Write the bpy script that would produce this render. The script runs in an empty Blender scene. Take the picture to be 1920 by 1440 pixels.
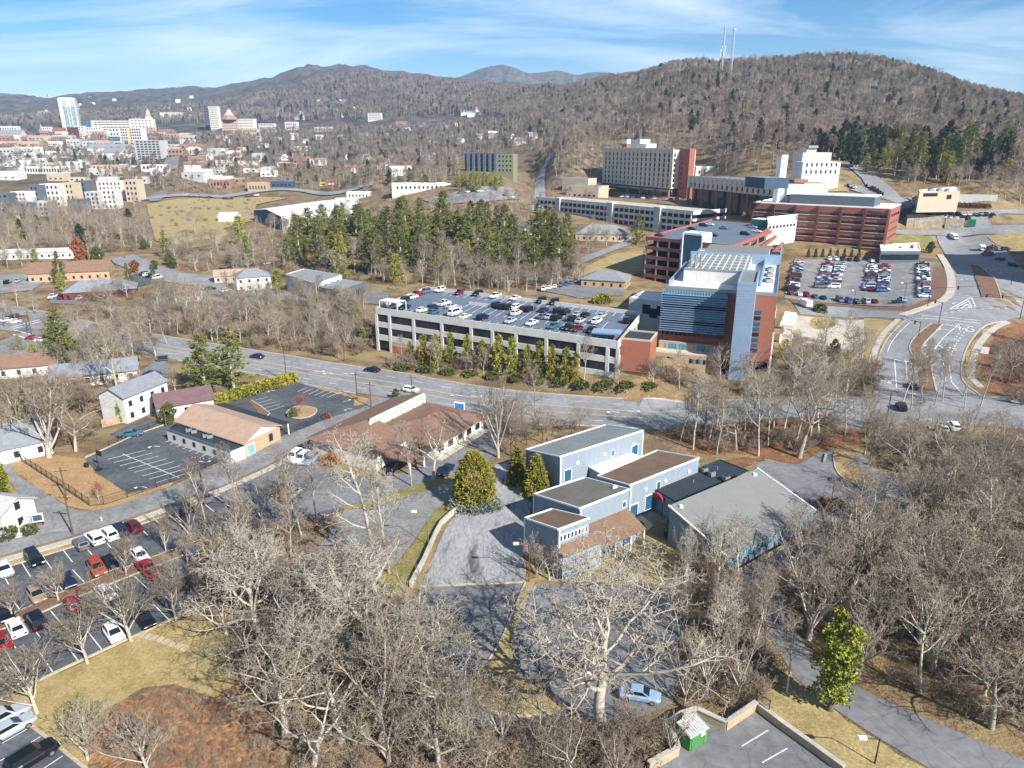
import bpy, math, random
import numpy as np
from mathutils import Vector, Matrix
from mathutils.geometry import delaunay_2d_cdt
R_ = math.radians
SC = bpy.context.scene
COL = SC.collection
rnd = random.Random(7)

# ------------------------------------------------------------------ camera
CAM_H, FPX, PITCH = 60.0, 1331.0, R_(18.7)
cd = bpy.data.cameras.new('camera'); cam = bpy.data.objects.new('camera', cd); COL.objects.link(cam)
cam.location = (0, 0, CAM_H); cam.rotation_euler = (R_(90) - PITCH, 0, 0)
cd.sensor_width = 36.0; cd.lens = 36.0 * FPX / 1920.0; cd.clip_start = 0.5; cd.clip_end = 30000
SC.camera = cam
# ------------------------------------------------------------------ sky, sun, exposure
SUN_EL, SUN_AZ = R_(35.5), R_(138)            # azimuth clockwise from +Y: behind and to the right
wd = bpy.data.worlds.new('World'); SC.world = wd; wd.use_nodes = True
nt = wd.node_tree; nt.nodes.clear()
def wn(t, **k):
    n = nt.nodes.new(t)
    for a, v in k.items(): setattr(n, a, v)
    return n
sky = wn('ShaderNodeTexSky', sky_type='NISHITA', sun_disc=False, sun_elevation=SUN_EL, sun_rotation=SUN_AZ,
         altitude=650.0, air_density=1.0, dust_density=0.15, ozone_density=3.2)
bg = wn('ShaderNodeBackground'); bg.inputs['Strength'].default_value = 0.06
tc = wn('ShaderNodeTexCoord'); sep = wn('ShaderNodeSeparateXYZ')
nt.links.new(tc.outputs['Generated'], sep.inputs[0])
# thin cirrus: noise on the plane of the cloud layer (direction divided by its height)
mx = wn('ShaderNodeMath', operation='MAXIMUM'); mx.inputs[1].default_value = 0.0
nt.links.new(sep.outputs['Z'], mx.inputs[0])
ad = wn('ShaderNodeMath', operation='ADD'); ad.inputs[1].default_value = 0.16
nt.links.new(mx.outputs[0], ad.inputs[0])
dx = wn('ShaderNodeMath', operation='DIVIDE'); dy = wn('ShaderNodeMath', operation='DIVIDE')
nt.links.new(sep.outputs['X'], dx.inputs[0]); nt.links.new(ad.outputs[0], dx.inputs[1])
nt.links.new(sep.outputs['Y'], dy.inputs[0]); nt.links.new(ad.outputs[0], dy.inputs[1])
cmb = wn('ShaderNodeCombineXYZ'); nt.links.new(dx.outputs[0], cmb.inputs[0]); nt.links.new(dy.outputs[0], cmb.inputs[1])
mp = wn('ShaderNodeMapping'); mp.inputs['Rotation'].default_value = (0, 0, R_(18)); mp.inputs['Scale'].default_value = (0.42, 0.95, 1)
nt.links.new(cmb.outputs[0], mp.inputs['Vector'])
n1 = wn('ShaderNodeTexNoise'); n1.inputs['Scale'].default_value = 1.1; n1.inputs['Detail'].default_value = 9
n1.inputs['Roughness'].default_value = 0.62; n1.inputs['Distortion'].default_value = 0.7
nt.links.new(mp.outputs[0], n1.inputs['Vector'])
cr = wn('ShaderNodeValToRGB'); cr.color_ramp.elements[0].position = 0.45; cr.color_ramp.elements[1].position = 0.74
nt.links.new(n1.outputs['Fac'], cr.inputs[0])
cf = wn('ShaderNodeMath', operation='MULTIPLY'); cf.inputs[1].default_value = 0.70
nt.links.new(cr.outputs[0], cf.inputs[0])
mixc = wn('ShaderNodeMixRGB'); mixc.inputs[2].default_value = (11.5, 12.6, 13.5, 1)
hsv = wn('ShaderNodeHueSaturation'); hsv.inputs['Saturation'].default_value = 1.45; hsv.inputs['Value'].default_value = 1.12; nt.links.new(sky.outputs[0], hsv.inputs['Color'])
nt.links.new(cf.outputs[0], mixc.inputs[0]); nt.links.new(hsv.outputs[0], mixc.inputs[1])
nt.links.new(mixc.outputs[0], bg.inputs['Color'])
wo = wn('ShaderNodeOutputWorld'); nt.links.new(bg.outputs[0], wo.inputs['Surface'])
sl = bpy.data.lights.new('sun', 'SUN'); sun = bpy.data.objects.new('sun', sl); COL.objects.link(sun)
sl.energy = 5.0; sl.angle = R_(0.5); sl.color = (1.0, 0.955, 0.88)
sdir = Vector((math.sin(SUN_AZ) * math.cos(SUN_EL), math.cos(SUN_AZ) * math.cos(SUN_EL), math.sin(SUN_EL)))
sun.rotation_euler = sdir.to_track_quat('Z', 'Y').to_euler(); sun.location = (300, -300, 400)
SC.view_settings.view_transform = 'Standard'; SC.view_settings.look = 'None'
SC.view_settings.exposure = 0.92; SC.view_settings.gamma = 1.0
SC.cycles.max_bounces = 5; SC.cycles.diffuse_bounces = 2; SC.cycles.glossy_bounces = 2
SC.cycles.transparent_max_bounces = 8; SC.cycles.transmission_bounces = 2; SC.cycles.volume_bounces = 0
SC.cycles.sample_clamp_indirect = 4.0

# ------------------------------------------------------------------ pixel <-> world helpers
CP, SP = math.cos(PITCH), math.sin(PITCH)
def ray(px, py):
    u = (px - 960) / FPX; v = (720 - py) / FPX
    return (u, CP + v * SP, -SP + v * CP)
def Wd(px, py, Z):                       # the point seen at a photo position, Z metres along the camera axis
    d = ray(px, py); return Vector((d[0] * Z, d[1] * Z, CAM_H + d[2] * Z))
def Rz(px, py, z):                       # the point seen at a photo position at height z
    d = ray(px, py); t = (z - CAM_H) / d[2]; return Vector((d[0] * t, d[1] * t, z))
def proj(x, y, z):
    z = z - CAM_H; dep = y * CP - z * SP; up = y * SP + z * CP
    return 960 + FPX * x / dep, 720 - FPX * up / dep, dep

# ------------------------------------------------------------------ terrain
cz = [(-300,500,3),(0,500,3),(130,520,2),(300,500,2),(500,520,1),(650,520,1),(900,545,1),(1150,500,4),(1080,530,2),(1350,520,1),
 (1480,575,2),(1700,575,3),(1500,485,6),(1740,485,6),(1900,560,4),(2100,560,5),(1900,480,8),(2100,480,9),(1800,450,9.5),(1660,478,6),(1430,470,6),
 (1256,378,20),(1130,372,20),(1400,378,22),(1290,425,11),(1010,405,13),(1100,425,10),(1200,440,8),(1150,470,6),(1010,345,24),
 (930,325,36),(900,352,28),(850,370,22),(800,390,16),(700,400,12),(700,355,22),(540,430,6),(480,420,7),(670,402,8),(400,412,8),
 (300,440,5),(350,400,10),(420,372,13),(600,362,16),(100,395,12),(0,400,12),(-300,400,12),(250,390,12),(100,352,19),(250,347,19),(330,342,20),(30,430,8),(200,425,7),(-300,430,8)]
cZ = [(1680,400,415),(1800,402,415),(1750,375,430),(1850,365,425),(1560,355,460),(1640,350,455),(1500,345,480),(1530,338,475),(1900,400,410),(2100,400,400),(1720,427,404),(1800,428,404),
 (150,300,950),(0,300,950),(-250,300,950),(330,312,800),(300,270,1300),(100,262,1350),(450,257,1350),(0,262,1350),(-250,262,1400),(550,262,1300),
 (330,330,700),(500,322,740),(650,300,900),(800,290,900),(700,332,660),(700,265,1300),(800,262,1250),(900,280,900),(1000,285,760),
 (0,236,2000),(-250,236,2000),(250,232,2000),(450,232,1900),(600,232,1700),(850,232,1500),
 (-300,188,3500),(0,181,3500),(60,184,3500),(88,188,3500),(140,182,3500),(200,184,3500),(280,172,3400),(340,175,3400),(400,173,3300),(445,174,3200),
 (520,160,2900),(600,143,2700),(655,142,2600),(720,151,2500),(800,157,2400),(850,165,2300),(700,200,2000),(600,200,2100),(800,205,1800),
 (930,185,1900),(1000,172,1750),(1060,165,1600),(1150,152,1400),(1000,205,1350),(900,215,1600),(1100,190,1200),(1030,250,900),
 (1210,147,1250),(1280,128,1120),(1350,129,1050),(1420,127,1030),(1500,121,1040),(1550,119,1050),(1620,121,1040),(1700,136,1000),(1760,156,960),
 (1820,178,920),(1900,197,880),(1970,215,850),(2150,250,800),
 (1200,258,710),(1100,262,740),(1050,280,680),(1400,292,560),(1600,292,545),(1800,305,505),(1900,322,480),(2100,330,470),
 (1300,205,800),(1500,205,760),(1700,222,700),(1850,245,640),(2050,265,600)]
pts = []
for a in cz: pts.append(Rz(*a))
for a in cZ: pts.append(Wd(*a))
for px, Z, z in [(1085,600,20),(1131,640,21),(1190,620,21),(1260,570,21),(1310,560,22),(1150,1900,190),(1280,1600,150),(1420,1500,150),(1550,1500,160),(1700,1450,130),(1900,1300,110),(2150,1200,100),
                 (0,4300,330),(280,4300,330),(600,3500,380),(800,3300,330),(1000,3000,260),(-300,4300,330),(445,4300,360)]:
    u = (px - 960) / FPX; pts.append(Vector((u * Z / 1.0, Z * 1.0, z)))
for px in range(-500, 2600, 350):
    for py in (585, 650, 760, 900, 1100, 1440, 2200):
        pts.append(Rz(px, py, 0))
def uv(x, y):
    return np.arctan2(x, y) * 2.2, np.log(np.maximum(np.hypot(x, y), 12.0))
PA = np.array([[p.x, p.y, p.z] for p in pts])
_u, _v = uv(PA[:, 0], PA[:, 1])
def _k(a, b): return np.sqrt((a[0][:, None] - b[0][None]) ** 2 + (a[1][:, None] - b[1][None]) ** 2 + 0.0016)
_A = _k((_u, _v), (_u, _v)); n_ = len(_u)
_M = np.zeros((n_ + 1, n_ + 1)); _M[:n_, :n_] = _A; _M[:n_, n_] = 1; _M[n_, :n_] = 1
_w = np.linalg.solve(_M, np.concatenate([PA[:, 2], [0]]))
def terr(x, y):
    x = np.atleast_1d(np.asarray(x, float)); y = np.atleast_1d(np.asarray(y, float))
    out = np.empty(len(x))
    for s in range(0, len(x), 20000):
        u, v = uv(x[s:s + 20000], y[s:s + 20000])
        out[s:s + 20000] = _k((u, v), (_u, _v)) @ _w[:n_] + _w[n_]
    d = np.hypot(x, y); t = np.clip((d - 215) / 80, 0, 1); t = t * t * (3 - 2 * t)
    t = np.where(y < 0, 0, t)
    # planted bank between the main road and the parking deck
    a = ((x + 41) * 0.8657 - (y - 209.3) * 0.5006) / 78; w = -(x + 41) * 0.5006 - (y - 209.3) * 0.8657
    ss = lambda q, lo, hi: (lambda k: k * k * (3 - 2 * k))(np.clip((q - lo) / (hi - lo), 0, 1))
    hb = 3.8 * ss(a, 0.1, 0.6) * (1 - ss(a, 1.02, 1.22)); D = np.maximum(11 - 6.5 * a, 3)
    return out * t + hb * (1 - ss(w / D, 0, 1)) * ss(w, -45, -36)
def tz(x, y): return float(terr(x, y)[0])
def Gs(pl):                               # photo positions -> points on the ground
    P = np.array(pl, float); u = (P[:, 0] - 960) / FPX; v = (720 - P[:, 1]) / FPX
    D = np.stack([u, CP + v * SP, -SP + v * CP], 1)
    T = np.geomspace(20, 6000, 390); n = len(P); Xs = (D[:, 0:1] * T).ravel(); Ys = (D[:, 1:2] * T).ravel()
    below = ((CAM_H + D[:, 2:3] * T).ravel() <= terr(Xs, Ys)).reshape(n, -1); found = below.any(1); k = np.maximum(below.argmax(1), 1); lo = T[k - 1]; hi = T[k]
    hi = np.where(found, hi, 5000); lo = np.where(found, lo, 5000)
    for i in range(18):
        m = (lo + hi) / 2
        below = CAM_H + D[:, 2] * m <= terr(D[:, 0] * m, D[:, 1] * m)
        hi = np.where(below, m, hi); lo = np.where(below, lo, m)
    X = D[:, 0] * hi; Y = D[:, 1] * hi
    return [Vector((a, b, c)) for a, b, c in zip(X, Y, terr(X, Y))]
def G(px, py): return Gs([(px, py)])[0]
def up_to(p, py):                         # height of the point above ground point p that is seen at photo row py
    lo, hi = 0.0, 200.0
    for i in range(40):
        m = (lo + hi) / 2
        if proj(p.x, p.y, p.z + m)[1] > py: lo = m
        else: hi = m
    return lo

# ------------------------------------------------------------------ materials
MATS = {}
def srgb(*c):
    return tuple(((v / 255) / 12.92 if v / 255 <= 0.04045 else ((v / 255 + 0.055) / 1.055) ** 2.4) for v in c) + (1,)
def mat(name, col, rough=0.85, var=0.12, scale=0.6, col2=None, detail=5, bump=0.0, bscale=8.0, metal=0.0, spec=0.3, stretch=None, objrand=0.0, lo=0.35, hi=0.65, cracks=0.0):
    """procedural material: base colour broken by two scales of noise in world metres"""
    if name in MATS: return MATS[name]
    m = bpy.data.materials.new(name); m.use_nodes = True; t = m.node_tree; N = t.nodes; L = t.links
    b = N['Principled BSDF']; b.inputs['Roughness'].default_value = rough; b.inputs['Metallic'].default_value = metal
    b.inputs['Specular IOR Level'].default_value = spec
    c = tuple(col[:3]) + (1,)
    g = N.new('ShaderNodeNewGeometry'); vec = g.outputs['Position']
    if stretch:
        mpn = N.new('ShaderNodeMapping'); mpn.inputs['Scale'].default_value = stretch[:3]
        if len(stretch) > 3: mpn.inputs['Rotation'].default_value = (0, 0, stretch[3])
        L.new(vec, mpn.inputs['Vector']); vec = mpn.outputs[0]
    n = N.new('ShaderNodeTexNoise'); n.inputs['Scale'].default_value = scale; n.inputs['Detail'].default_value = detail
    n.inputs['Roughness'].default_value = 0.65
    L.new(vec, n.inputs['Vector'])
    rp = N.new('ShaderNodeValToRGB'); rp.color_ramp.elements[0].position = lo; rp.color_ramp.elements[1].position = hi
    if col2 is None:
        c2 = tuple(min(1, x * (1 + var)) for x in c[:3]) + (1,); c1 = tuple(x * (1 - var) for x in c[:3]) + (1,)
    else: c1, c2 = c, tuple(col2[:3]) + (1,)
    rp.color_ramp.elements[0].color = c1; rp.color_ramp.elements[1].color = c2
    L.new(n.outputs['Fac'], rp.inputs[0])
    n2 = N.new('ShaderNodeTexNoise'); n2.inputs['Scale'].default_value = scale * 9; n2.inputs['Detail'].default_value = 3
    L.new(vec, n2.inputs['Vector'])
    mul = N.new('ShaderNodeMixRGB'); mul.blend_type = 'MULTIPLY'; mul.inputs[0].default_value = 1
    mr = N.new('ShaderNodeMapRange'); mr.inputs[1].default_value = 0.3; mr.inputs[2].default_value = 0.7
    mr.inputs[3].default_value = 1 - var * 1.2; mr.inputs[4].default_value = 1 + var * 0.8
    L.new(n2.outputs['Fac'], mr.inputs[0]); L.new(rp.outputs[0], mul.inputs[1]); L.new(mr.outputs[0], mul.inputs[2])
    out = mul.outputs[0]
    if cracks:
        nd = N.new('ShaderNodeTexNoise'); nd.inputs['Scale'].default_value = 0.5; L.new(vec, nd.inputs['Vector']); wv = N.new('ShaderNodeVectorMath'); wv.operation = 'ADD'; L.new(vec, wv.inputs[0]); L.new(nd.outputs['Color'], wv.inputs[1])
        vo = N.new('ShaderNodeTexVoronoi'); vo.feature = 'DISTANCE_TO_EDGE'; vo.inputs['Scale'].default_value = cracks; L.new(wv.outputs[0], vo.inputs['Vector'])
        cm = N.new('ShaderNodeMapRange'); cm.inputs[1].default_value = 0.006; cm.inputs[2].default_value = 0.02; cm.inputs[3].default_value = 0.8; cm.inputs[4].default_value = 1.0; L.new(vo.outputs['Distance'], cm.inputs[0])
        v2_ = N.new('ShaderNodeTexVoronoi'); v2_.inputs['Scale'].default_value = cracks * 0.6; L.new(vec, v2_.inputs['Vector']); c2m = N.new('ShaderNodeMapRange'); c2m.inputs[3].default_value = 0.93; c2m.inputs[4].default_value = 1.07; sp_ = N.new('ShaderNodeSeparateColor'); L.new(v2_.outputs['Color'], sp_.inputs[0]); L.new(sp_.outputs[0], c2m.inputs[0])
        mm = N.new('ShaderNodeMath'); mm.operation = 'MULTIPLY'; L.new(cm.outputs[0], mm.inputs[0]); L.new(c2m.outputs[0], mm.inputs[1])
        m3 = N.new('ShaderNodeMixRGB'); m3.blend_type = 'MULTIPLY'; m3.inputs[0].default_value = 1; L.new(out, m3.inputs[1]); L.new(mm.outputs[0], m3.inputs[2]); out = m3.outputs[0]
    if objrand:
        oi = N.new('ShaderNodeObjectInfo'); hs = N.new('ShaderNodeHueSaturation')
        r1 = N.new('ShaderNodeMapRange'); r1.inputs[3].default_value = 1 - objrand; r1.inputs[4].default_value = 1 + objrand
        r2 = N.new('ShaderNodeMapRange'); r2.inputs[3].default_value = 0.5 - objrand * 0.06; r2.inputs[4].default_value = 0.5 + objrand * 0.06
        w = N.new('ShaderNodeTexWhiteNoise'); w.noise_dimensions = '1D'; L.new(oi.outputs['Random'], w.inputs['W'])
        L.new(oi.outputs['Random'], r1.inputs[0]); L.new(w.outputs['Value'], r2.inputs[0])
        L.new(r1.outputs[0], hs.inputs['Value']); L.new(r2.outputs[0], hs.inputs['Hue']); L.new(out, hs.inputs['Color']); out = hs.outputs[0]
    L.new(out, b.inputs['Base Color'])
    if bump:
        bn = N.new('ShaderNodeTexNoise'); bn.inputs['Scale'].default_value = bscale; bn.inputs['Detail'].default_value = 4
        L.new(vec, bn.inputs['Vector']); bp = N.new('ShaderNodeBump'); bp.inputs['Strength'].default_value = bump; bp.inputs['Distance'].default_value = 0.15
        L.new(bn.outputs['Fac'], bp.inputs['Height']); L.new(bp.outputs[0], b.inputs['Normal'])
    MATS[name] = m; return m
def M(name): return MATS[name]

# ------------------------------------------------------------------ object helpers
def tag(o, label=None, cat=None, group=None, kind=None):
    if label: o['label'] = label
    if cat: o['category'] = cat
    if group: o['group'] = group
    if kind: o['kind'] = kind
    return o
def mesh(name, V, F, mats, mi=None, smooth=False):
    me = bpy.data.meshes.new(name); me.from_pydata([tuple(v) for v in V], [], F)
    for m in (mats if isinstance(mats, (list, tuple)) else [mats]): me.materials.append(m)
    if mi is not None: me.polygons.foreach_set('material_index', mi)
    if smooth: me.polygons.foreach_set('use_smooth', [True] * len(me.polygons))
    me.update(); return me
def link(name, me, parent=None, loc=None, rot=None, scale=None):
    o = bpy.data.objects.new(name, me); COL.objects.link(o)
    if parent is not None: o.parent = parent
    if loc is not None: o.location = loc
    if rot is not None: o.rotation_euler = rot
    if scale is not None: o.scale = scale
    return o
def empty(name, loc, rz=0, label=None, cat=None, group=None):
    o = bpy.data.objects.new(name, None); COL.objects.link(o); o.location = loc; o.rotation_euler = (0, 0, rz)
    o.empty_display_size = 0.5
    return tag(o, label, cat, group)
BOXF = [(0, 3, 2, 1), (4, 5, 6, 7), (0, 1, 5, 4), (1, 2, 6, 5), (2, 3, 7, 6), (3, 0, 4, 7)]
class MB:                                   # collects boxes, prisms and tubes into one mesh
    def __init__(s): s.V = []; s.F = []; s.I = []
    def quad(s, a, b, c, d, i=0):
        n = len(s.V); s.V += [a, b, c, d]; s.F.append((n, n + 1, n + 2, n + 3)); s.I.append(i)
    def tri(s, a, b, c, i=0):
        n = len(s.V); s.V += [a, b, c]; s.F.append((n, n + 1, n + 2)); s.I.append(i)
    def box(s, x0, x1, y0, y1, z0, z1, i=0):
        n = len(s.V); s.V += [(x0, y0, z0), (x1, y0, z0), (x1, y1, z0), (x0, y1, z0), (x0, y0, z1), (x1, y0, z1), (x1, y1, z1), (x0, y1, z1)]
        s.F += [tuple(n + k for k in f) for f in BOXF]; s.I += [i] * 6; return s
    def prism(s, poly, z0, z1, i=0, it=None):
        a = sum(poly[k - 1][0] * poly[k][1] - poly[k][0] * poly[k - 1][1] for k in range(len(poly)))
        if a < 0: poly = poly[::-1]
        n = len(s.V); k = len(poly)
        zb = z0 if isinstance(z0, (list, tuple)) else [z0] * k
        s.V += [(p[0], p[1], zb[j]) for j, p in enumerate(poly)] + [(p[0], p[1], z1) for p in poly]
        for j in range(k):
            s.F.append((n + j, n + (j + 1) % k, n + k + (j + 1) % k, n + k + j)); s.I.append(i)
        s.F.append(tuple(n + k + j for j in range(k))); s.I.append(i if it is None else it)
        s.F.append(tuple(n + j for j in reversed(range(k)))); s.I.append(i); return s
    def tube(s, p0, p1, r0, r1=None, sides=6, i=0, cap=True):
        r1 = r0 if r1 is None else r1
        p0 = Vector(p0); p1 = Vector(p1); d = (p1 - p0).normalized()
        a = d.orthogonal().normalized(); b = d.cross(a); n = len(s.V)
        for (p, r) in ((p0, r0), (p1, r1)):
            for k in range(sides):
                t = 2 * math.pi * k / sides; s.V.append(tuple(p + a * (r * math.cos(t)) + b * (r * math.sin(t))))
        for k in range(sides):
            s.F.append((n + k, n + (k + 1) % sides, n + sides + (k + 1) % sides, n + sides + k)); s.I.append(i)
        if cap:
            s.F.append(tuple(n + sides + k for k in range(sides))); s.I.append(i)
            s.F.append(tuple(n + k for k in reversed(range(sides)))); s.I.append(i)
        return s
    def mesh(s, name, mats, smooth=False): return mesh(name, s.V, s.F, mats, s.I, smooth)
    def build(s, name, mats, parent=None, smooth=False): return link(name, s.mesh(name, mats, smooth), parent)
def catmull(P, closed=False, n=6):
    out = []; k = len(P); rng = range(k) if closed else range(k - 1)
    for i in rng:
        p0 = P[(i - 1) % k] if closed or i > 0 else P[0]; p1 = P[i]; p2 = P[(i + 1) % k]; p3 = P[(i + 2) % k] if closed or i + 2 < k else P[-1]
        for j in range(n):
            t = j / n
            out.append(tuple(0.5 * (2 * b + (c - a) * t + (2 * a - 5 * b + 4 * c - d) * t * t + (3 * b - a - 3 * c + d) * t ** 3) for a, b, c, d in zip(p0, p1, p2, p3)))
    if not closed: out.append(tuple(P[-1]))
    return out
def lift(x, y, dz):
    return terr(x, y) + dz + 0.0009 * np.maximum(0, np.hypot(x, y) - 215)
def drape(name, poly, m, dz=0.05, step=None, parent=None, kind='structure'):
    """a sheet over the terrain with the outline poly (world xy)"""
    xy = [Vector((p[0], p[1])) for p in poly]; k = len(xy)
    xs = [p.x for p in xy]; ys = [p.y for p in xy]
    d = math.hypot(sum(xs) / k, sum(ys) / k)
    far = max(math.hypot(a, b) for a, b in zip(xs, ys))
    extra = []
    if far > 215:
        st = step or max(4.0, d * 0.02)
        for gx in np.arange(min(xs) + st / 2, max(xs), st):
            for gy in np.arange(min(ys) + st / 2, max(ys), st): extra.append(Vector((gx, gy)))
        # split long edges too
        e2 = []
        for i in range(k):
            a, b = xy[i], xy[(i + 1) % k]; nseg = max(1, int((b - a).length / st))
            e2 += [a.lerp(b, j / nseg) for j in range(nseg)]
        xy = e2; k = len(xy)
    res = delaunay_2d_cdt(xy + extra, [], [list(range(k))], 1 if not extra else 1, 1e-4)
    V, F = res[0], res[2]
    X = np.array([v.x for v in V]); Y = np.array([v.y for v in V]); Zz = lift(X, Y, dz)
    o = link(name, mesh(name, list(zip(X, Y, Zz)), [tuple(f) if (V[f[1]] - V[f[0]]).cross(V[f[2]] - V[f[0]]) > 0 else tuple(reversed(f)) for f in F], m), parent)
    if kind and parent is None: o['kind'] = kind
    return o
def sheet(name, pix, m, dz=0.05, smooth=False, parent=None, kind='structure', step=None):
    w = [(p.x, p.y) for p in Gs(pix)]
    if smooth: w = catmull(w, True, 5)
    if name in ('verge', 'lawn', 'bank', 'field'):          # growth never ends in a ruled line
        w = densify(w + w[:1], 1.1 if math.hypot(*w[0]) < 230 else 5)[:-1]; r = random.Random(len(w)); jt = 0.8 if name == 'bank' else 0.35; w = [(a + r.uniform(-1, 1) * jt, b + r.uniform(-1, 1) * jt) for a, b in w]
    return drape(name, w, m, dz, step, parent, kind)
def ribbon(name, pts, w, m, dz=0.05, h=0.0, parent=None, kind=None, off=0.0):
    """strip of width w along world points (a kerb when h > 0)"""
    P = [Vector((p[0], p[1])) for p in pts]; V = []; F = []
    for i, p in enumerate(P):
        a = P[max(0, i - 1)]; b = P[min(len(P) - 1, i + 1)]; t = (b - a).normalized(); nrm = Vector((-t.y, t.x))
        for s in (-0.5, 0.5): q = p + nrm * (w * s + off); V.append((q.x, q.y))
    X = np.array([v[0] for v in V]); Y = np.array([v[1] for v in V]); Zb = lift(X, Y, dz)
    VV = [(x, y, z + h) for x, y, z in zip(X, Y, Zb)]
    for i in range(len(P) - 1): F.append((2 * i, 2 * i + 1, 2 * i + 3, 2 * i + 2)[::-1])
    if h > 0:
        n = len(VV); VV += [(x, y, z - 0.08) for x, y, z in zip(X, Y, Zb)]
        for i in range(len(P) - 1):
            F.append((2 * i, 2 * i + 2, n + 2 * i + 2, n + 2 * i)); F.append((2 * i + 3, 2 * i + 1, n + 2 * i + 1, n + 2 * i + 3))
        F.append((0, n, n + 1, 1)); e = 2 * len(P) - 2; F.append((e, e + 1, n + e + 1, n + e))
    o = link(name, mesh(name, VV, F, m), parent)
    if kind: o['kind'] = kind
    return o
def densify(w, st=4.0):
    out = []
    for a, b in zip(w[:-1], w[1:]):
        n = max(1, int(math.hypot(b[0] - a[0], b[1] - a[1]) / st))
        out += [(a[0] + (b[0] - a[0]) * j / n, a[1] + (b[1] - a[1]) * j / n) for j in range(n)]
    return out + [tuple(w[-1][:2])]
def line(parent, a, b, m, w=0.12, dz=0.075, name='stall_line'):
    A, B = Gs([a, b]); pts_ = densify([(A.x, A.y), (B.x, B.y)], 6) if math.hypot(A.x, A.y) > 215 else [(A.x, A.y), (B.x, B.y)]
    return ribbon(name, pts_, w, m, dz, parent=parent)
def path(name, pix, w, m, dz, h=0.0, parent=None, kind=None, smooth=True, off=0.0):
    P = [(p.x, p.y) for p in Gs(pix)]
    P = catmull(P, False, 8) if smooth and len(P) > 2 else densify(P)
    return ribbon(name, P, w, m, dz, h, parent, kind, off)
# ------------------------------------------------------------------ surface materials
mat('asphalt', (0.145, 0.148, 0.155), 0.92, 0.16, 0.10, (0.205, 0.207, 0.212), cracks=0.22, bump=0.15, bscale=6)
mat('asphalt_new', (0.062, 0.068, 0.078), 0.9, 0.18, 0.12, (0.11, 0.118, 0.128), cracks=0.24, bump=0.15)
mat('asphalt_old', (0.17, 0.168, 0.165), 0.93, 0.18, 0.16, (0.27, 0.265, 0.26), cracks=0.2, bump=0.2)
mat('asphalt_worn', (0.10, 0.098, 0.095), 0.9, 0.2, 0.3, (0.31, 0.31, 0.315), stretch=(1.0, 0.3, 1, R_(-10)), lo=0.33, hi=0.46, cracks=0.25)
mat('road_grey', (0.20, 0.203, 0.21), 0.9, 0.12, 0.07, (0.275, 0.277, 0.28), cracks=0.12, bump=0.1)
mat('concrete', (0.37, 0.345, 0.30), 0.9, 0.14, 0.4, (0.48, 0.45, 0.39))
mat('kerb_tan', (0.36, 0.31, 0.225), 0.9, 0.18, 0.5, (0.48, 0.42, 0.31))
mat('paint_white', (0.74, 0.74, 0.73), 0.7, 0.10, 1.5)
mat('paint_yellow', (0.62, 0.46, 0.18), 0.7, 0.12, 1.5)
mat('dry_grass', (0.27, 0.20, 0.085), 0.95, 0.22, 0.3, (0.39, 0.305, 0.14), bump=0.4, bscale=5)
mat('lawn', (0.26, 0.205, 0.08), 0.95, 0.2, 0.35, (0.40, 0.30, 0.135), bump=0.4, bscale=5)
mat('lawn_green', (0.15, 0.155, 0.04), 0.95, 0.25, 0.2, (0.28, 0.22, 0.08), bump=0.4, bscale=5)
mat('leaf_litter', (0.155, 0.068, 0.03), 0.95, 0.4, 0.35, (0.285, 0.135, 0.06), bump=0.9, bscale=3)
mat('kudzu', (0.22, 0.108, 0.05), 0.95, 0.35, 0.18, (0.40, 0.20, 0.085), bump=1.0, bscale=2.2)
mat('mulch', (0.155, 0.092, 0.06), 0.95, 0.3, 0.5, (0.225, 0.13, 0.085), bump=0.6, bscale=6)
mat('straw', (0.33, 0.19, 0.09), 0.95, 0.25, 0.3, (0.40, 0.27, 0.13), bump=0.5)
mat('plaza', (0.42, 0.38, 0.31), 0.85, 0.12, 0.2, (0.52, 0.47, 0.39))
mat('gravel', (0.38, 0.34, 0.28), 0.95, 0.18, 0.3)

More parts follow.
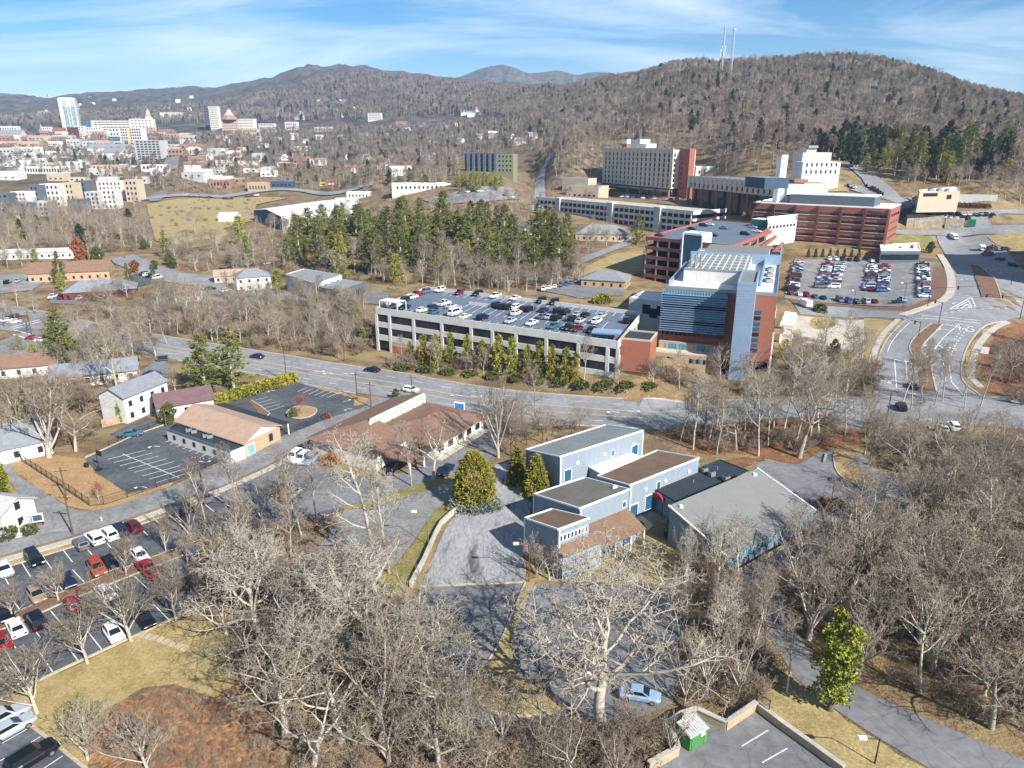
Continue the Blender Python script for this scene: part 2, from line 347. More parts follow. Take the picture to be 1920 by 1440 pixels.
def terrain_material():
    m = bpy.data.materials.new('woodland_ground'); m.use_nodes = True; t = m.node_tree; N = t.nodes; L = t.links
    b = N['Principled BSDF']; b.inputs['Roughness'].default_value = 0.95; b.inputs['Specular IOR Level'].default_value = 0.1
    g = N.new('ShaderNodeNewGeometry')
    def noise(s, d=6):
        n = N.new('ShaderNodeTexNoise'); n.inputs['Scale'].default_value = s; n.inputs['Detail'].default_value = d; n.inputs['Roughness'].default_value = 0.65
        L.new(g.outputs['Position'], n.inputs['Vector']); return n
    def ramp(src, stops):
        r = N.new('ShaderNodeValToRGB'); e = r.color_ramp.elements
        while len(e) < len(stops): e.new(0.5)
        for k, (p, c) in enumerate(stops): e[k].position = p; e[k].color = tuple(c) + (1,)
        L.new(src, r.inputs[0]); return r
    near = ramp(noise(0.11).outputs['Fac'], [(0.3, (0.11, 0.082, 0.054)), (0.45, (0.20, 0.145, 0.085)), (0.56, (0.29, 0.21, 0.11)), (0.7, (0.27, 0.225, 0.11))])
    red = ramp(noise(0.035).outputs['Fac'], [(0.50, (0, 0, 0)), (0.68, (0.8, 0.8, 0.8))])
    mx1 = N.new('ShaderNodeMixRGB'); mx1.inputs[2].default_value = (0.17, 0.085, 0.04, 1); L.new(red.outputs[0], mx1.inputs[0]); L.new(near.outputs[0], mx1.inputs[1])
    # far slopes: the mottling of woods too distant to tell apart
    far = ramp(noise(0.030, 9).outputs['Fac'], [(0.36, (0.022, 0.034, 0.026)), (0.47, (0.075, 0.066, 0.058)), (0.58, (0.120, 0.100, 0.085)), (0.72, (0.165, 0.135, 0.110))])
    ln = N.new('ShaderNodeVectorMath'); ln.operation = 'LENGTH'; L.new(g.outputs['Position'], ln.inputs[0])
    mr = N.new('ShaderNodeMapRange'); mr.inputs[1].default_value = 520; mr.inputs[2].default_value = 1100; L.new(ln.outputs['Value'], mr.inputs[0])
    mx2 = N.new('ShaderNodeMixRGB'); L.new(mr.outputs[0], mx2.inputs[0]); L.new(mx1.outputs[0], mx2.inputs[1]); L.new(far.outputs[0], mx2.inputs[2])
    L.new(mx2.outputs[0], b.inputs['Base Color'])
    bn = noise(1.2, 6); bp = N.new('ShaderNodeBump'); bp.inputs['Strength'].default_value = 0.9; bp.inputs['Distance'].default_value = 0.5
    L.new(bn.outputs['Fac'], bp.inputs['Height']); L.new(bp.outputs[0], b.inputs['Normal'])
    MATS['woodland_ground'] = m; return m
terrain_material()

# ------------------------------------------------------------------ ground sheet (polar grid: fine near, coarse far)
def hash2(ix, iy):
    return np.modf(np.abs(np.sin(ix * 127.1 + iy * 311.7) * 43758.5453))[0]
def vnoise(x, y):
    ix = np.floor(x); iy = np.floor(y); fx = x - ix; fy = y - iy; fx = fx * fx * (3 - 2 * fx); fy = fy * fy * (3 - 2 * fy)
    a = hash2(ix, iy); b = hash2(ix + 1, iy); c = hash2(ix, iy + 1); d = hash2(ix + 1, iy + 1)
    return (a + (b - a) * fx) * (1 - fy) + (c + (d - c) * fx) * fy
def build_ground():
    rings = [0.0] + list(np.geomspace(18, 4600, 470)); na = 300
    az = np.radians(np.linspace(-56, 56, na))
    X = []; Y = []
    for r in rings[1:]: X.append(r * np.sin(az)); Y.append(r * np.cos(az))
    X = np.concatenate(X); Y = np.concatenate(Y); Z = terr(X, Y)
    d = np.hypot(X, Y); f = np.clip((d - 1500) / 900, 0, 1)
    rough = (vnoise(X / 22, Y / 22) - 0.5) * 13 + (vnoise(X / 9, Y / 9) - 0.5) * 9 + (vnoise(X / 130, Y / 130) - 0.5) * 40
    Z = Z + f * rough
    nr = len(rings) - 1; i = np.arange(nr - 1)[:, None] * na + np.arange(na - 1)[None, :]
    F = np.stack([i, i + 1, i + na + 1, i + na], -1).reshape(-1, 4)[:, ::-1]
    me = bpy.data.meshes.new('ground'); me.vertices.add(len(X)); me.vertices.foreach_set('co', np.stack([X, Y, Z], 1).ravel())
    me.loops.add(F.size); me.loops.foreach_set('vertex_index', F.ravel().astype(np.int32))
    me.polygons.add(len(F)); me.polygons.foreach_set('loop_start', np.arange(0, F.size, 4, dtype=np.int32)); me.polygons.foreach_set('loop_total', np.full(len(F), 4, dtype=np.int32))
    me.materials.append(M('woodland_ground')); me.update(calc_edges=True); me.validate()
    o = link('ground', me); o['kind'] = 'structure'
    # the land beside and behind the viewpoint, level with the near ground
    mb = MB(); r = 4600; a0 = R_(56)
    prev = None; n = 40; inner = [(18 * math.sin(a0 + (2 * math.pi - 2 * a0) * k / n), 18 * math.cos(a0 + (2 * math.pi - 2 * a0) * k / n)) for k in range(n + 1)]
    for k in range(n):
        a = a0 + (2 * math.pi - 2 * a0) * k / n; b = a0 + (2 * math.pi - 2 * a0) * (k + 1) / n
        mb.quad((r * math.sin(a), r * math.cos(a), -2), (18 * math.sin(a), 18 * math.cos(a), 0), (18 * math.sin(b), 18 * math.cos(b), 0), (r * math.sin(b), r * math.cos(b), -2))
    ring = [(18 * math.sin(2 * math.pi * k / 60), 18 * math.cos(2 * math.pi * k / 60), 0) for k in range(60)]
    nn = len(mb.V); mb.V += ring; mb.F.append(tuple(reversed(range(nn, nn + 60)))); mb.I.append(0)
    mb.build('ground', M('woodland_ground'))['kind'] = 'structure'
build_ground()
# far blue ridges beyond the valley
def ridge(name, prof, Z, depth, amp, seed):
    P = catmull(prof, False, 10); V = []; rows = 26; n = len(P)
    for j in range(rows):
        f = j / (rows - 1)
        for i, (px, py) in enumerate(P):
            top = Wd(px, py, Z); base = 60.0
            k = 1 - abs(2 * f - 1) ** 1.4 if f < 0.5 else 1 - (2 * f - 1) ** 1.5
            y = top.y + (f - 0.5) * depth; x = top.x * (y / top.y)
            z = base + (top.z - base) * k
            V.append((x, y, z))
    A = np.array(V); dv = np.clip((A[:, 2] - 60) / 120, 0, 1)
    nz = (vnoise(A[:, 0] / 260 + seed, A[:, 1] / 260) - 0.5) * amp * 2.2 + (vnoise(A[:, 0] / 60 + seed, A[:, 1] / 60) - 0.5) * amp * 0.5 + (vnoise(A[:, 0] / 20, A[:, 1] / 20 + seed) - 0.5) * amp * 0.25
    peak = np.exp(-((np.arange(len(A)) // n - (rows - 1) / 2) / 1.4) ** 2)
    A[:, 2] += nz * dv * (1 - 0.75 * peak)
    F = [(j * n + i, j * n + i + 1, (j + 1) * n + i + 1, (j + 1) * n + i) for j in range(rows - 1) for i in range(n - 1)]
    o = link(name, mesh(name, A.tolist(), F, M('woodland_ground'))); o['kind'] = 'structure'; return o
ridge('hills', [(760,190),(800,168),(840,150),(870,138),(900,126),(930,123),(960,128),(990,137),(1010,133),(1040,128),(1060,132),(1085,138),(1110,134),(1140,133),(1165,137),(1190,130),(1215,136),(1240,133),(1280,134),(1330,140)], 4700, 1500, 40, 3)
ridge('hills', [(1840,182),(1855,170),(1875,166),(1895,170),(1920,174),(1960,180),(2020,190)], 5200, 1200, 30, 9)
ridge('hills', [(-400,196),(-200,182),(-60,178),(0,174),(30,176),(70,181),(100,186),(150,178),(215,184),(290,168)], 4900, 1200, 30, 5)

# ------------------------------------------------------------------ roads and lots
RD = sheet('main_road', [(-250,530),(0,571),(85,586),(250,621),(467,656),(550,669),(633,683),(740,698),(840,716),(940,731),(1040,740),(1140,747),(1240,750),(1400,750),(1560,745),(1640,742),
  (1840,742),(2100,752),(2100,800),(1920,786),(1700,772),(1560,776),(1400,790),(1240,806),(1150,800),(1090,796),(1000,795),(940,787),(860,771),(800,757),(720,744),(667,736),(572,719),(538,711),(430,692),(336,676),(240,657),(100,632),(0,618),(-250,585)], M('road_grey'), 0.05)
path('kerb', [(0,571),(85,586),(250,621),(467,656),(550,669),(633,683),(740,698),(840,716),(940,731),(1040,740),(1140,747),(1240,750),(1400,750)], 0.45, M('kerb_tan'), 0.05, 0.14, RD, off=0.25)
path('kerb', [(336,676),(430,692),(538,711)], 0.4, M('concrete'), 0.05, 0.14, RD, off=-0.25)
path('kerb', [(572,720),(620,729),(667,737)], 0.4, M('concrete'), 0.05, 0.14, RD, off=-0.25)
path('kerb', [(770,752),(800,758),(860,772),(940,788),(1000,796),(1090,797),(1205,803)], 0.4, M('concrete'), 0.05, 0.14, RD, off=-0.25)
for off in (-0.16, 0.16):
    for ln_ in ([(100,609),(250,637),(467,675),(633,702),(740,718),(840,738),(940,752),(1040,761),(1140,768),(1240,772),(1400,766)],
                [(100,617),(250,645),(467,683),(633,711),(740,728),(840,748),(940,763),(1040,772),(1140,780),(1240,786)]):
        if off > 0 or True: path('lane_line', ln_, 0.14, M('paint_yellow'), 0.07, parent=RD, off=off)
def dashes(pix, ln=3.0, gap=6.0, w=0.16, parent=RD, m=None, phase=0.0):
    P = catmull([(p.x, p.y) for p in Gs(pix)], False, 12); acc = phase; seg = []; on = True
    for a, b in zip(P[:-1], P[1:]):
        L_ = math.hypot(b[0] - a[0], b[1] - a[1]); s = 0
        while s < L_:
            rem = (ln if on else gap) - acc; stp = min(rem, L_ - s)
            p = (a[0] + (b[0] - a[0]) * s / L_, a[1] + (b[1] - a[1]) * s / L_); q = (a[0] + (b[0] - a[0]) * (s + stp) / L_, a[1] + (b[1] - a[1]) * (s + stp) / L_)
            if on: seg += [p, q] if not seg else [q]
            s += stp; acc += stp
            if acc >= (ln if on else gap) - 1e-6:
                if on and len(seg) > 1: ribbon('lane_dash', seg, w, m or M('paint_white'), 0.07, parent=parent)
                seg = []; on = not on; acc = 0
dashes([(100,602),(250,629),(467,666),(633,692),(740,708),(840,727),(940,741),(1040,750),(1140,757),(1240,761)])
dashes([(100,625),(250,651),(467,690),(633,721),(740,738),(840,758),(940,774),(1040,784),(1140,790),(1240,797)])
def arrow(parent, px, py, ang, s=1.0, bend=0, m=None, name='arrow_marking'):
    c = G(px, py); a = ang
    P = [(-1.4, -0.09), (0.3, -0.09), (0.3, -0.42), (1.4, 0), (0.3, 0.42), (0.3, 0.09), (-1.4, 0.09)]
    if bend: P = [(-1.2, -0.1), (0.1, -0.1), (0.5, bend * 0.55 - 0.1), (0.35, bend * 1.0), (1.0, bend * 0.95), (0.95, bend * 0.35), (0.7, bend * 0.42), (0.25, 0.1), (-1.2, 0.1)]
    w = [(c.x + s * (x * math.cos(a) - y * math.sin(a)), c.y + s * (x * math.sin(a) + y * math.cos(a))) for x, y in P]
    return drape(name, w, m or M('paint_white'), 0.075, parent=parent)
ra = R_(-28)
for px, py, d in [(598,697,1),(617,700,-1),(652,702,1),(857,741,-1),(893,744,1),(1150,772,-1),(1188,773,1)]:
    arrow(RD, px, py, ra if d > 0 else ra + math.pi, 1.25, 1)
# small street beside the clinic
ST = sheet('street', [(-150,1075),(-150,1055),(0,1009),(60,990),(88,978),(75,968),(40,935),(12,888),(-20,850),(0,840),(33,892),(93,930),(127,950),(148,957),(175,959),(217,950),(320,913),(385,883),(460,852),(532,817),(617,782),(660,765),(684,754),(694,743),
  (740,749),(755,752),(735,762),(700,775),(660,790),(600,816),(575,829),(557,841),(498,874),(417,910),(320,944),(213,982),(137,1005),(0,1043),(-150,1085)], M('asphalt_old'), 0.058)
path('sidewalk', [(-100,1079),(0,1048),(137,1009),(213,986),(320,948),(417,914),(498,878),(560,844)], 1.5, M('concrete'), 0.06, 0.10, kind='structure', off=-0.9)
sheet('verge', [(-100,1098),(0,1068),(137,1026),(213,1000),(320,962),(410,926),(470,896),(498,882),(417,918),(320,953),(213,990),(137,1013),(0,1053),(-100,1083)], M('dry_grass'), 0.04)
sheet('verge', [(-20,860),(10,870),(33,890),(93,928),(127,948),(148,956),(175,958),(217,949),(320,911),(320,905),(240,927),(180,887),(158,862),(120,855),(60,852),(15,845)], M('straw'), 0.045)
sheet('verge', [(-60,1020),(0,1006),(60,988),(88,977),(74,967),(38,934),(10,890),(-30,850)], M('dry_grass'), 0.045)
# fenced lot and the lot behind the tan-roofed building
LF = sheet('parking_lot', [(160,860),(197,843),(255,816),(325,792),(345,812),(442,852),(415,864),(320,905),(290,914),(240,925),(180,886)], M('asphalt_new'), 0.06)
for a, b in [((230,851.7),(337,896.7)),((201.7,861.7),(271.7,845)),((213,868),(285,850)),((225,874),(298,855.5)),((240,880),(311.7,861)),((253,886),(326,866)),((267,893),(337,874)),((280,899),(347,880)),((293,905.5),(357,886)),
  ((310,830),(337,817)),((319,834),(348,821.7)),((332,838),(360,825.8)),((343,842),(372.5,830)),((355,846.7),(383,834)),((366.7,851),(395,838)),((377.5,856.7),(408,842.5)),((391,861),(421.7,847.5))]:
    line(LF, a, b, M('paint_white'), 0.13)
for px, py, an in [(266,913,160),(290,837,170),(383,867,-20)]: arrow(LF, px, py, R_(an), 1.0, 1)
path('kerb', [(325,791),(255,815),(197,842),(160,858)], 0.35, M('kerb_tan'), 0.06, 0.13, LF, smooth=False)
LR = sheet('parking_lot', [(430,755),(463,743),(538,717),(549,714),(574,722),(640,738),(664,746),(662,762),(690,758),(675,766),(620,783),(540,816),(505,803),(440,770)], M('asphalt_new'), 0.062)
for a, b in [((557.5,735),(575,727.5)),((568,737),(586,729.5)),((579,740),(598,731)),((590,741.7),(610,733)),((601,744),(622.5,735)),((613,746),(646,733.3)),
  ((477.5,751),(501.7,745)),((485,756),(510,749)),((491,761),(516.7,754)),((496.7,766),(525,758)),((504,770.5),(532.5,761.7))]:
    line(LR, a, b, M('paint_white'), 0.12)
for px, py, an in [(652,752,20),(652,767,200),(508,733,200)]: arrow(LR, px, py, R_(an), 0.9, 1)
sheet('verge', [(572,723),(620,731),(664,741),(690,748),(684,756),(664,762),(664,747),(640,740),(575,724)], M('straw'), 0.07)
IS = sheet('planting_island', [(537,775),(545,766),(565,762),(588,765),(594,771),(585,780),(565,785),(545,783)], M('straw'), 0.16, True)
path('kerb', [(537,775),(545,766),(565,762),(588,765),(594,771),(585,780),(565,785),(545,783),(537,775)], 0.25, M('concrete'), 0.06, 0.14, IS)
sheet('planting_island', [(466,752),(474,748),(490,760),(506,776),(500,782),(488,780)], M('mulch'), 0.16)
path('kerb', [(472,752),(490,763),(506,776),(499,783)], 0.25, M('concrete'), 0.06, 0.16, smooth=False)['kind'] = 'structure'
# clinic lots and the drive in front of the slate-blue building
sheet('parking_lot', [(408,924),(470,892),(520,870),(557,853),(585,862),(640,885),(700,900),(760,885),(795,866),(870,827),(893,800),(905,795),(945,800),(930,850),(900,878),(852,890),(788,908),(690,940),(650,948),(600,960),(520,1000)], M('asphalt'), 0.05)
LW = sheet('parking_lot', [(-120,1105),(-40,1080),(0,1068),(127,1029),(213,1003),(320,964),(412,928),(520,1000),(600,960),(650,950),(560,1010),(480,1060),(400,1122),(327,1160),(238,1200),(140,1245),(0,1310),(-120,1360)], M('asphalt_new'), 0.055)
sheet('drive', [(650,952),(690,953),(788,922),(852,899),(845,937),(815,957),(775,1015),(740,1060),(650,1120),(560,1138),(500,1150),(520,1095),(590,1037)], M('asphalt_old'), 0.06)
sheet('verge', [(640,952),(688,941),(788,909),(852,891),(856,899),(790,922),(690,955),(655,957)], M('lawn_green'), 0.09)
sheet('verge', [(862,950),(838,975),(815,1003),(795,1050),(765,1100),(730,1110),(700,1085),(742,1062),(776,1016),(816,958),(846,938)], M('lawn_green'), 0.09)
CL = sheet('drive', [(864,958),(915,953),(922,905),(928,872),(950,868),(1002,925),(990,975),(988,1035),(980,1043),(986,1062),(986,1090),(790,1098),(830,1003),(836,988)], M('asphalt_worn'), 0.06)
sheet('drive', [(786,1102),(986,1095),(1100,1098),(1260,1110),(1300,1200),(1260,1320),(1130,1375),(1050,1410),(960,1420),(880,1380),(850,1310),(800,1220),(775,1150)], M('asphalt'), 0.052)
path('kerb', [(787,1100),(860,1097),(986,1092)], 0.3, M('kerb_tan'), 0.06, 0.1, CL)
IL = sheet('planting_island', [(985,1094),(1003,1092),(985,1130),(968,1180),(965,1240),(995,1282),(1048,1312),(1040,1340),(960,1344),(905,1326),(878,1292),(905,1255),(938,1205),(965,1140)], M('lawn'), 0.15, True)
path('kerb', [(985,1094),(965,1140),(938,1205),(905,1255),(878,1292),(905,1326),(960,1344),(1040,1340)], 0.25, M('kerb_tan'), 0.05, 0.17, IL)
sheet('lawn', [(990,1050),(1045,1045),(1130,1020),(1190,985),(1240,1010),(1300,1045),(1320,1075),(1260,1105),(1100,1095),(1003,1088)], M('dry_grass'), 0.05)
sheet('walkway', [(1105,1012),(1165,990),(1200,965),(1225,985),(1212,998),(1140,1022)], M('concrete'), 0.065)
sheet('courtyard', [(1190,962),(1250,935),(1290,960),(1252,985)], M('asphalt'), 0.06)
sheet('parking_lot', [(1415,880),(1420,868),(1442,863),(1495,872),(1520,858),(1535,848),(1560,846),(1563,857),(1568,885),(1590,906),(1640,921),(1720,935),(1720,960),(1640,1010),(1560,1060),(1400,1080),(1380,1060),(1400,1045),(1530,965),(1520,950)], M('asphalt'), 0.055)
IR = sheet('planting_island', [(1562,853),(1600,850),(1603,870),(1615,890),(1640,905),(1600,905),(1575,890)], M('straw'), 0.16, True)
path('kerb', [(1562,853),(1567,880),(1585,900),(1620,912)], 0.25, M('concrete'), 0.055, 0.15, IR)
sheet('drive', [(1600,850),(1612,848),(1640,880),(1700,910),(1760,930),(1720,950),(1660,930),(1620,900)], M('road_grey'), 0.06)
DR = sheet('drive', [(1385,1060),(1435,1060),(1460,1110),(1490,1180),(1530,1240),(1600,1285),(1720,1340),(1940,1435),(1960,1500),(1790,1470),(1640,1380),(1550,1320),(1490,1270),(1440,1190),(1400,1110)], M('asphalt'), 0.06)
sheet('verge', [(1420,1190),(1440,1195),(1490,1274),(1550,1325),(1640,1386),(1780,1470),(1620,1470),(1530,1410),(1420,1328),(1400,1260)], M('dry_grass'), 0.045)
sheet('drive', [(1560,772),(1700,770),(1880,775),(2000,790),(2000,812),(1860,800),(1760,792),(1640,812),(1560,800)], M('asphalt_old'), 0.07)
LBR = sheet('parking_lot', [(1205,1450),(1270,1418),(1258,1378),(1275,1354),(1305,1345),(1360,1371),(1417,1334),(1527,1412),(1580,1450)], M('asphalt'), 0.06)
for a, b in [((1391,1400),(1440,1370)),((1429,1431),(1476,1404))]: line(LBR, a, b, M('paint_white'), 0.12)
LBL = sheet('parking_lot', [(-90,1305),(20,1336),(92,1388),(165,1446),(165,1500),(-90,1500)], M('asphalt_new'), 0.06)
path('kerb', [(20,1334),(92,1387),(165,1446)], 0.35, M('kerb_tan'), 0.06, 0.14, LBL, smooth=False)
for a, b in [((0,1397),(54,1366)),((0,1428),(76,1382)),((82,1442),(118,1418))]: line(LBL, a, b, M('paint_white'), 0.1)
sheet('lawn', [(-60,1340),(0,1312),(140,1248),(238,1203),(327,1163),(400,1160),(430,1200),(445,1285),(400,1310),(330,1285),(270,1290),(200,1330),(170,1400),(165,1446),(92,1386),(20,1333)], M('lawn'), 0.045)
sheet('bank', [(200,1330),(270,1290),(330,1285),(400,1308),(450,1285),(500,1290),(520,1350),(540,1460),(180,1470),(170,1400)], M('kudzu'), 0.05)
sheet('bank', [(500,1150),(560,1140),(600,1125),(590,1040),(540,1075),(470,1120)], M('leaf_litter'), 0.045)
sheet('bank', [(1340,862),(1420,858),(1490,850),(1535,845),(1520,855),(1495,870),(1440,861),(1380,880)], M('leaf_litter'), 0.045)
sheet('bank', [(1240,808),(1400,792),(1560,778),(1640,815),(1560,840),(1440,856),(1300,850)], M('leaf_litter'), 0.04)
# left lot: medians, kerbs and stalls
def world(pl): return [(p.x, p.y) for p in Gs(pl)]
MD = path('planting_median', [(-60,1195),(0,1172),(60,1147),(123,1119),(170,1101),(230,1077),(300,1050),(350,1031),(400,1013)], 2.6, M('mulch'), 0.06, 0.12, kind='structure')
for o_ in (-1.4, 1.4): path('kerb', [(-60,1195),(0,1172),(60,1147),(123,1119),(170,1101),(230,1077),(300,1050),(350,1031),(400,1013)], 0.22, M('kerb_tan'), 0.06, 0.15, MD, off=o_)
path('kerb', [(-60,1086),(0,1068),(127,1029),(213,1003),(320,964),(412,928)], 0.3, M('kerb_tan'), 0.06, 0.14, LW, smooth=False)
path('kerb', [(-60,1337),(0,1310),(140,1245),(238,1200),(327,1160),(400,1122)], 0.3, M('kerb_tan'), 0.06, 0.14, LW, smooth=False)
def stalls(parent, pix, side, length=5.2, pitch=2.72, off=0.3, skip=0):
    A, B = [Vector((p.x, p.y)) for p in Gs(pix)]; d = (B - A); n = int(d.length / pitch); d.normalize(); nr = Vector((-d.y, d.x)) * side
    for k in range(skip, n + 1):
        p = A + d * (k * pitch) + nr * off; q = p + nr * length
        ribbon('stall_line', [(p.x, p.y), (q.x, q.y)] if math.hypot(p.x, p.y) < 215 else densify([(p.x, p.y), (q.x, q.y)], 3), 0.12, M('paint_white'), 0.078, parent=parent)
stalls(LW, [(0,1068),(412,928)], -1)
stalls(LW, [(0,1172),(300,1050)], 1, off=1.7); stalls(LW, [(0,1172),(300,1050)], -1, off=1.7)
stalls(LW, [(0,1310),(327,1160)], 1)
# hospital drive, junction, medians and markings on the right
RH = sheet('hospital_road', [(1638,741),(1641,700),(1655,650),(1675,622),(1697,601),(1690,596),(1722,583),(1760,572),(1785,555),(1792,530),(1785,500),(1768,470),(1755,440),(1870,440),(1895,480),(1930,520),(2000,560),(2060,585),(1920,594),(1880,603),(1845,613),(1820,640),(1806,672),(1803,705),(1812,722),(1838,741)], M('road_grey'), 0.06)
path('kerb', [(1638,740),(1641,700),(1655,650),(1675,622),(1697,601)], 0.4, M('kerb_tan'), 0.06, 0.14, RH)
path('kerb', [(1880,603),(1845,613),(1820,640),(1806,672),(1803,705),(1812,722),(1836,740)], 0.4, M('concrete'), 0.06, 0.14, RH)
path('sidewalk', [(1628,738),(1632,690),(1645,645),(1662,620),(1684,599)], 1.7, M('concrete'), 0.09, 0.08, kind='structure')
path('sidewalk', [(1890,604),(1862,618),(1836,645),(1823,680),(1820,705),(1838,726)], 1.9, M('concrete'), 0.09, 0.08, kind='structure')
path('sidewalk', [(1690,592),(1735,577),(1775,558),(1784,535),(1778,505),(1762,478)], 3.0, M('plaza'), 0.09, 0.08, kind='structure')
md = sheet('planting_median', [(1747,607),(1768,608),(1737,640),(1728,655),(1732,664),(1745,678),(1748,700),(1756,735),(1738,733),(1724,728),(1723,690),(1707,660),(1708,643),(1723,625)], M('mulch'), 0.14)
path('kerb', [(1747,607),(1723,625),(1708,643),(1707,660),(1722,680)], 0.4, M('kerb_tan'), 0.06, 0.16, md); path('kerb', [(1768,608),(1737,640),(1728,655),(1732,664),(1745,678),(1748,700),(1756,735)], 0.4, M('concrete'), 0.06, 0.16, md)
md = sheet('planting_median', [(1820,497),(1836,500),(1865,524),(1877,560),(1840,557)], M('mulch'), 0.3)
path('kerb', [(1820,497),(1836,500),(1865,524),(1877,562),(1840,559)], 0.4, M('kerb_tan'), 0.2, 0.2, md, smooth=False)
sheet('verge', [(1640,660),(1655,632),(1680,603),(1697,600),(1672,620),(1652,648),(1640,690)], M('dry_grass'), 0.05)
sheet('verge', [(1850,615),(1890,604),(1860,622),(1834,655),(1824,700),(1840,730),(1816,718),(1808,690),(1812,660)], M('lawn'), 0.05)
sheet('bank', [(1835,660),(1870,622),(1960,600),(2000,700),(1960,760),(1870,745),(1838,725),(1828,695)], M('leaf_litter'), 0.03)
for a, b in [((1700,592),(1870,607)),((1710,597),(1866,611)),((1640,734),(1756,742)),((1641,727),(1720,730)),((1771,608),(1791,613)),((1800,608),(1847,619)),((1792,612),(1800,608)),
  ((1792,553),(1838,558)),((1792,557),(1840,562)),((1876,561),(1912,566)),((1677,674),(1681,728)),((1698,676),(1701,712)),((1769,680),(1773,715)),((1779,680),(1784,716)),((1784,716),(1806,741)),((1697,592),(1722,579)),((1691,595),(1710,582))]:
    line(RH, a, b, M('paint_white'), 0.3 if a[1] < 640 else 0.22, 0.085, 'road_line')
path('road_line', [(1797,610),(1775,628),(1760,645),(1752,656)], 0.2, M('paint_white'), 0.085, parent=RH)
path('road_line', [(1706,605),(1688,622),(1672,642),(1664,660)], 0.2, M('paint_white'), 0.085, parent=RH)
for a, b in [((1781,580),(1821,558)),((1821,558),(1829,577)),((1829,577),(1781,580)),((1793,577),(1816,565)),((1816,565),(1822,577)),((1803,578),(1814,571)),((1814,571),(1818,577))]:
    line(RH, a, b, M('paint_white'), 0.35, 0.085, 'hatch_line')
for pl in ([(1806,616),(1795,630),(1783,645),(1776,660)], [(1816,614),(1800,634),(1789,652),(1784,668)], [(1770,588),(1790,585),(1815,581),(1850,580),(1900,580)]): dashes(pl, 1.2, 2.2, 0.28, RH)
for px, py, an, bd in [(1771,618,120,1),(1799,616,60,0),(1811,620,100,-1),(1826,621,30,1),(1743,648,130,1),(1765,651,80,0),(1780,655,100,-1),(1793,657,40,1),(1688,677,-60,1),(1707,680,-60,-1),(1667,715,200,1),(1790,568,180,1),(1800,525,-70,0),(1815,525,-80,1),(1845,505,100,1),(1875,512,80,0)]:
    arrow(RH, px, py, R_(an), 1.5, bd)
# hospital surface lot
LH = sheet('parking_lot', [(1470,560),(1484,492),(1540,486),(1690,489),(1752,492),(1748,520),(1745,560),(1700,575),(1600,572)], M('asphalt_old'), 0.1)
sheet('drive', [(1485,566),(1600,578),(1690,585),(1722,582),(1695,598),(1620,596),(1500,590)], M('road_grey'), 0.12)
sheet('verge', [(1480,562),(1600,573),(1700,577),(1745,562),(1748,500),(1775,505),(1782,535),(1772,556),(1735,573),(1690,585),(1600,578),(1485,567)], M('mulch'), 0.13)
sheet('plaza', [(1485,592),(1620,600),(1620,640),(1600,660),(1540,660),(1470,665),(1460,640)], M('plaza'), 0.06)
sheet('lawn', [(1522,598),(1560,596),(1562,614),(1525,616)], M('dry_grass'), 0.1, True)
sheet('lawn', [(1620,596),(1675,602),(1655,640),(1640,690),(1560,700),(1480,690),(1530,660),(1600,660),(1625,640)], M('dry_grass'), 0.05)
# upper right terraces
RU = sheet('hospital_road', [(1840,440),(1870,440),(1905,440),(2000,445),(2000,418),(1900,424),(1860,424),(1850,410),(1880,402),(1960,400),(1960,392),(1850,396),(1780,399),(1720,385),(1690,372),(1670,352),(1640,330),(1600,310),(1585,310),(1615,335),(1625,352),(1590,345),(1580,352),(1610,362),(1660,375),(1710,392),(1760,405),(1820,410),(1815,424),(1700,432),(1660,432),(1660,440),(1755,442)], M('road_grey'), 0.25)
sheet('lawn', [(1505,345),(1560,340),(1595,352),(1590,360),(1510,362)], M('dry_grass'), 0.25)
sheet('lawn', [(1665,445),(1720,438),(1750,450),(1740,470),(1665,470)], M('lawn_green'), 0.2)
sheet('lawn', [(1850,445),(1930,430),(2000,430),(2000,480),(1900,475)], M('lawn'), 0.2)
sheet('drive', [(1700,372),(1760,372),(1850,368),(1865,376),(1780,380),(1715,380)], M('road_grey'), 0.3)
# middle-left lots and streets
sheet('parking_lot', [(0,515),(60,515),(85,530),(60,545),(-60,560),(-60,520)], M('asphalt_old'), 0.2)
sheet('parking_lot', [(95,556),(130,552),(165,560),(150,572),(95,570)], M('asphalt'), 0.2)
sheet('parking_lot', [(233,522),(268,510),(292,515),(300,528),(262,538),(240,535)], M('asphalt_new'), 0.22)
sheet('street', [(200,488),(250,478),(300,500),(340,512),(420,520),(420,540),(350,535),(300,528),(250,510)], M('road_grey'), 0.2)
sheet('parking_lot', [(330,540),(420,530),(520,545),(640,560),(640,575),(500,570),(400,575),(330,560)], M('asphalt_old'), 0.2)
sheet('parking_lot', [(640,545),(705,545),(730,555),(715,572),(640,566)], M('asphalt'), 0.2)
sheet('parking_lot', [(0,640),(60,616),(110,628),(140,650),(90,680),(40,700),(-80,690)], M('asphalt_old'), 0.06)
sheet('parking_lot', [(170,735),(235,722),(300,668),(320,690),(295,720),(250,735),(180,755)], M('asphalt'), 0.06)
sheet('parking_lot', [(205,815),(275,783),(300,790),(290,800),(235,828)], M('asphalt_new'), 0.07)
for a, b in [((22,614),(75,600)),((25,617),(78,603)),((25,628),(55,636)),((28,620),(60,628))]: line(RD, a, b, M('paint_white'), 0.5, 0.08, 'crosswalk_line')
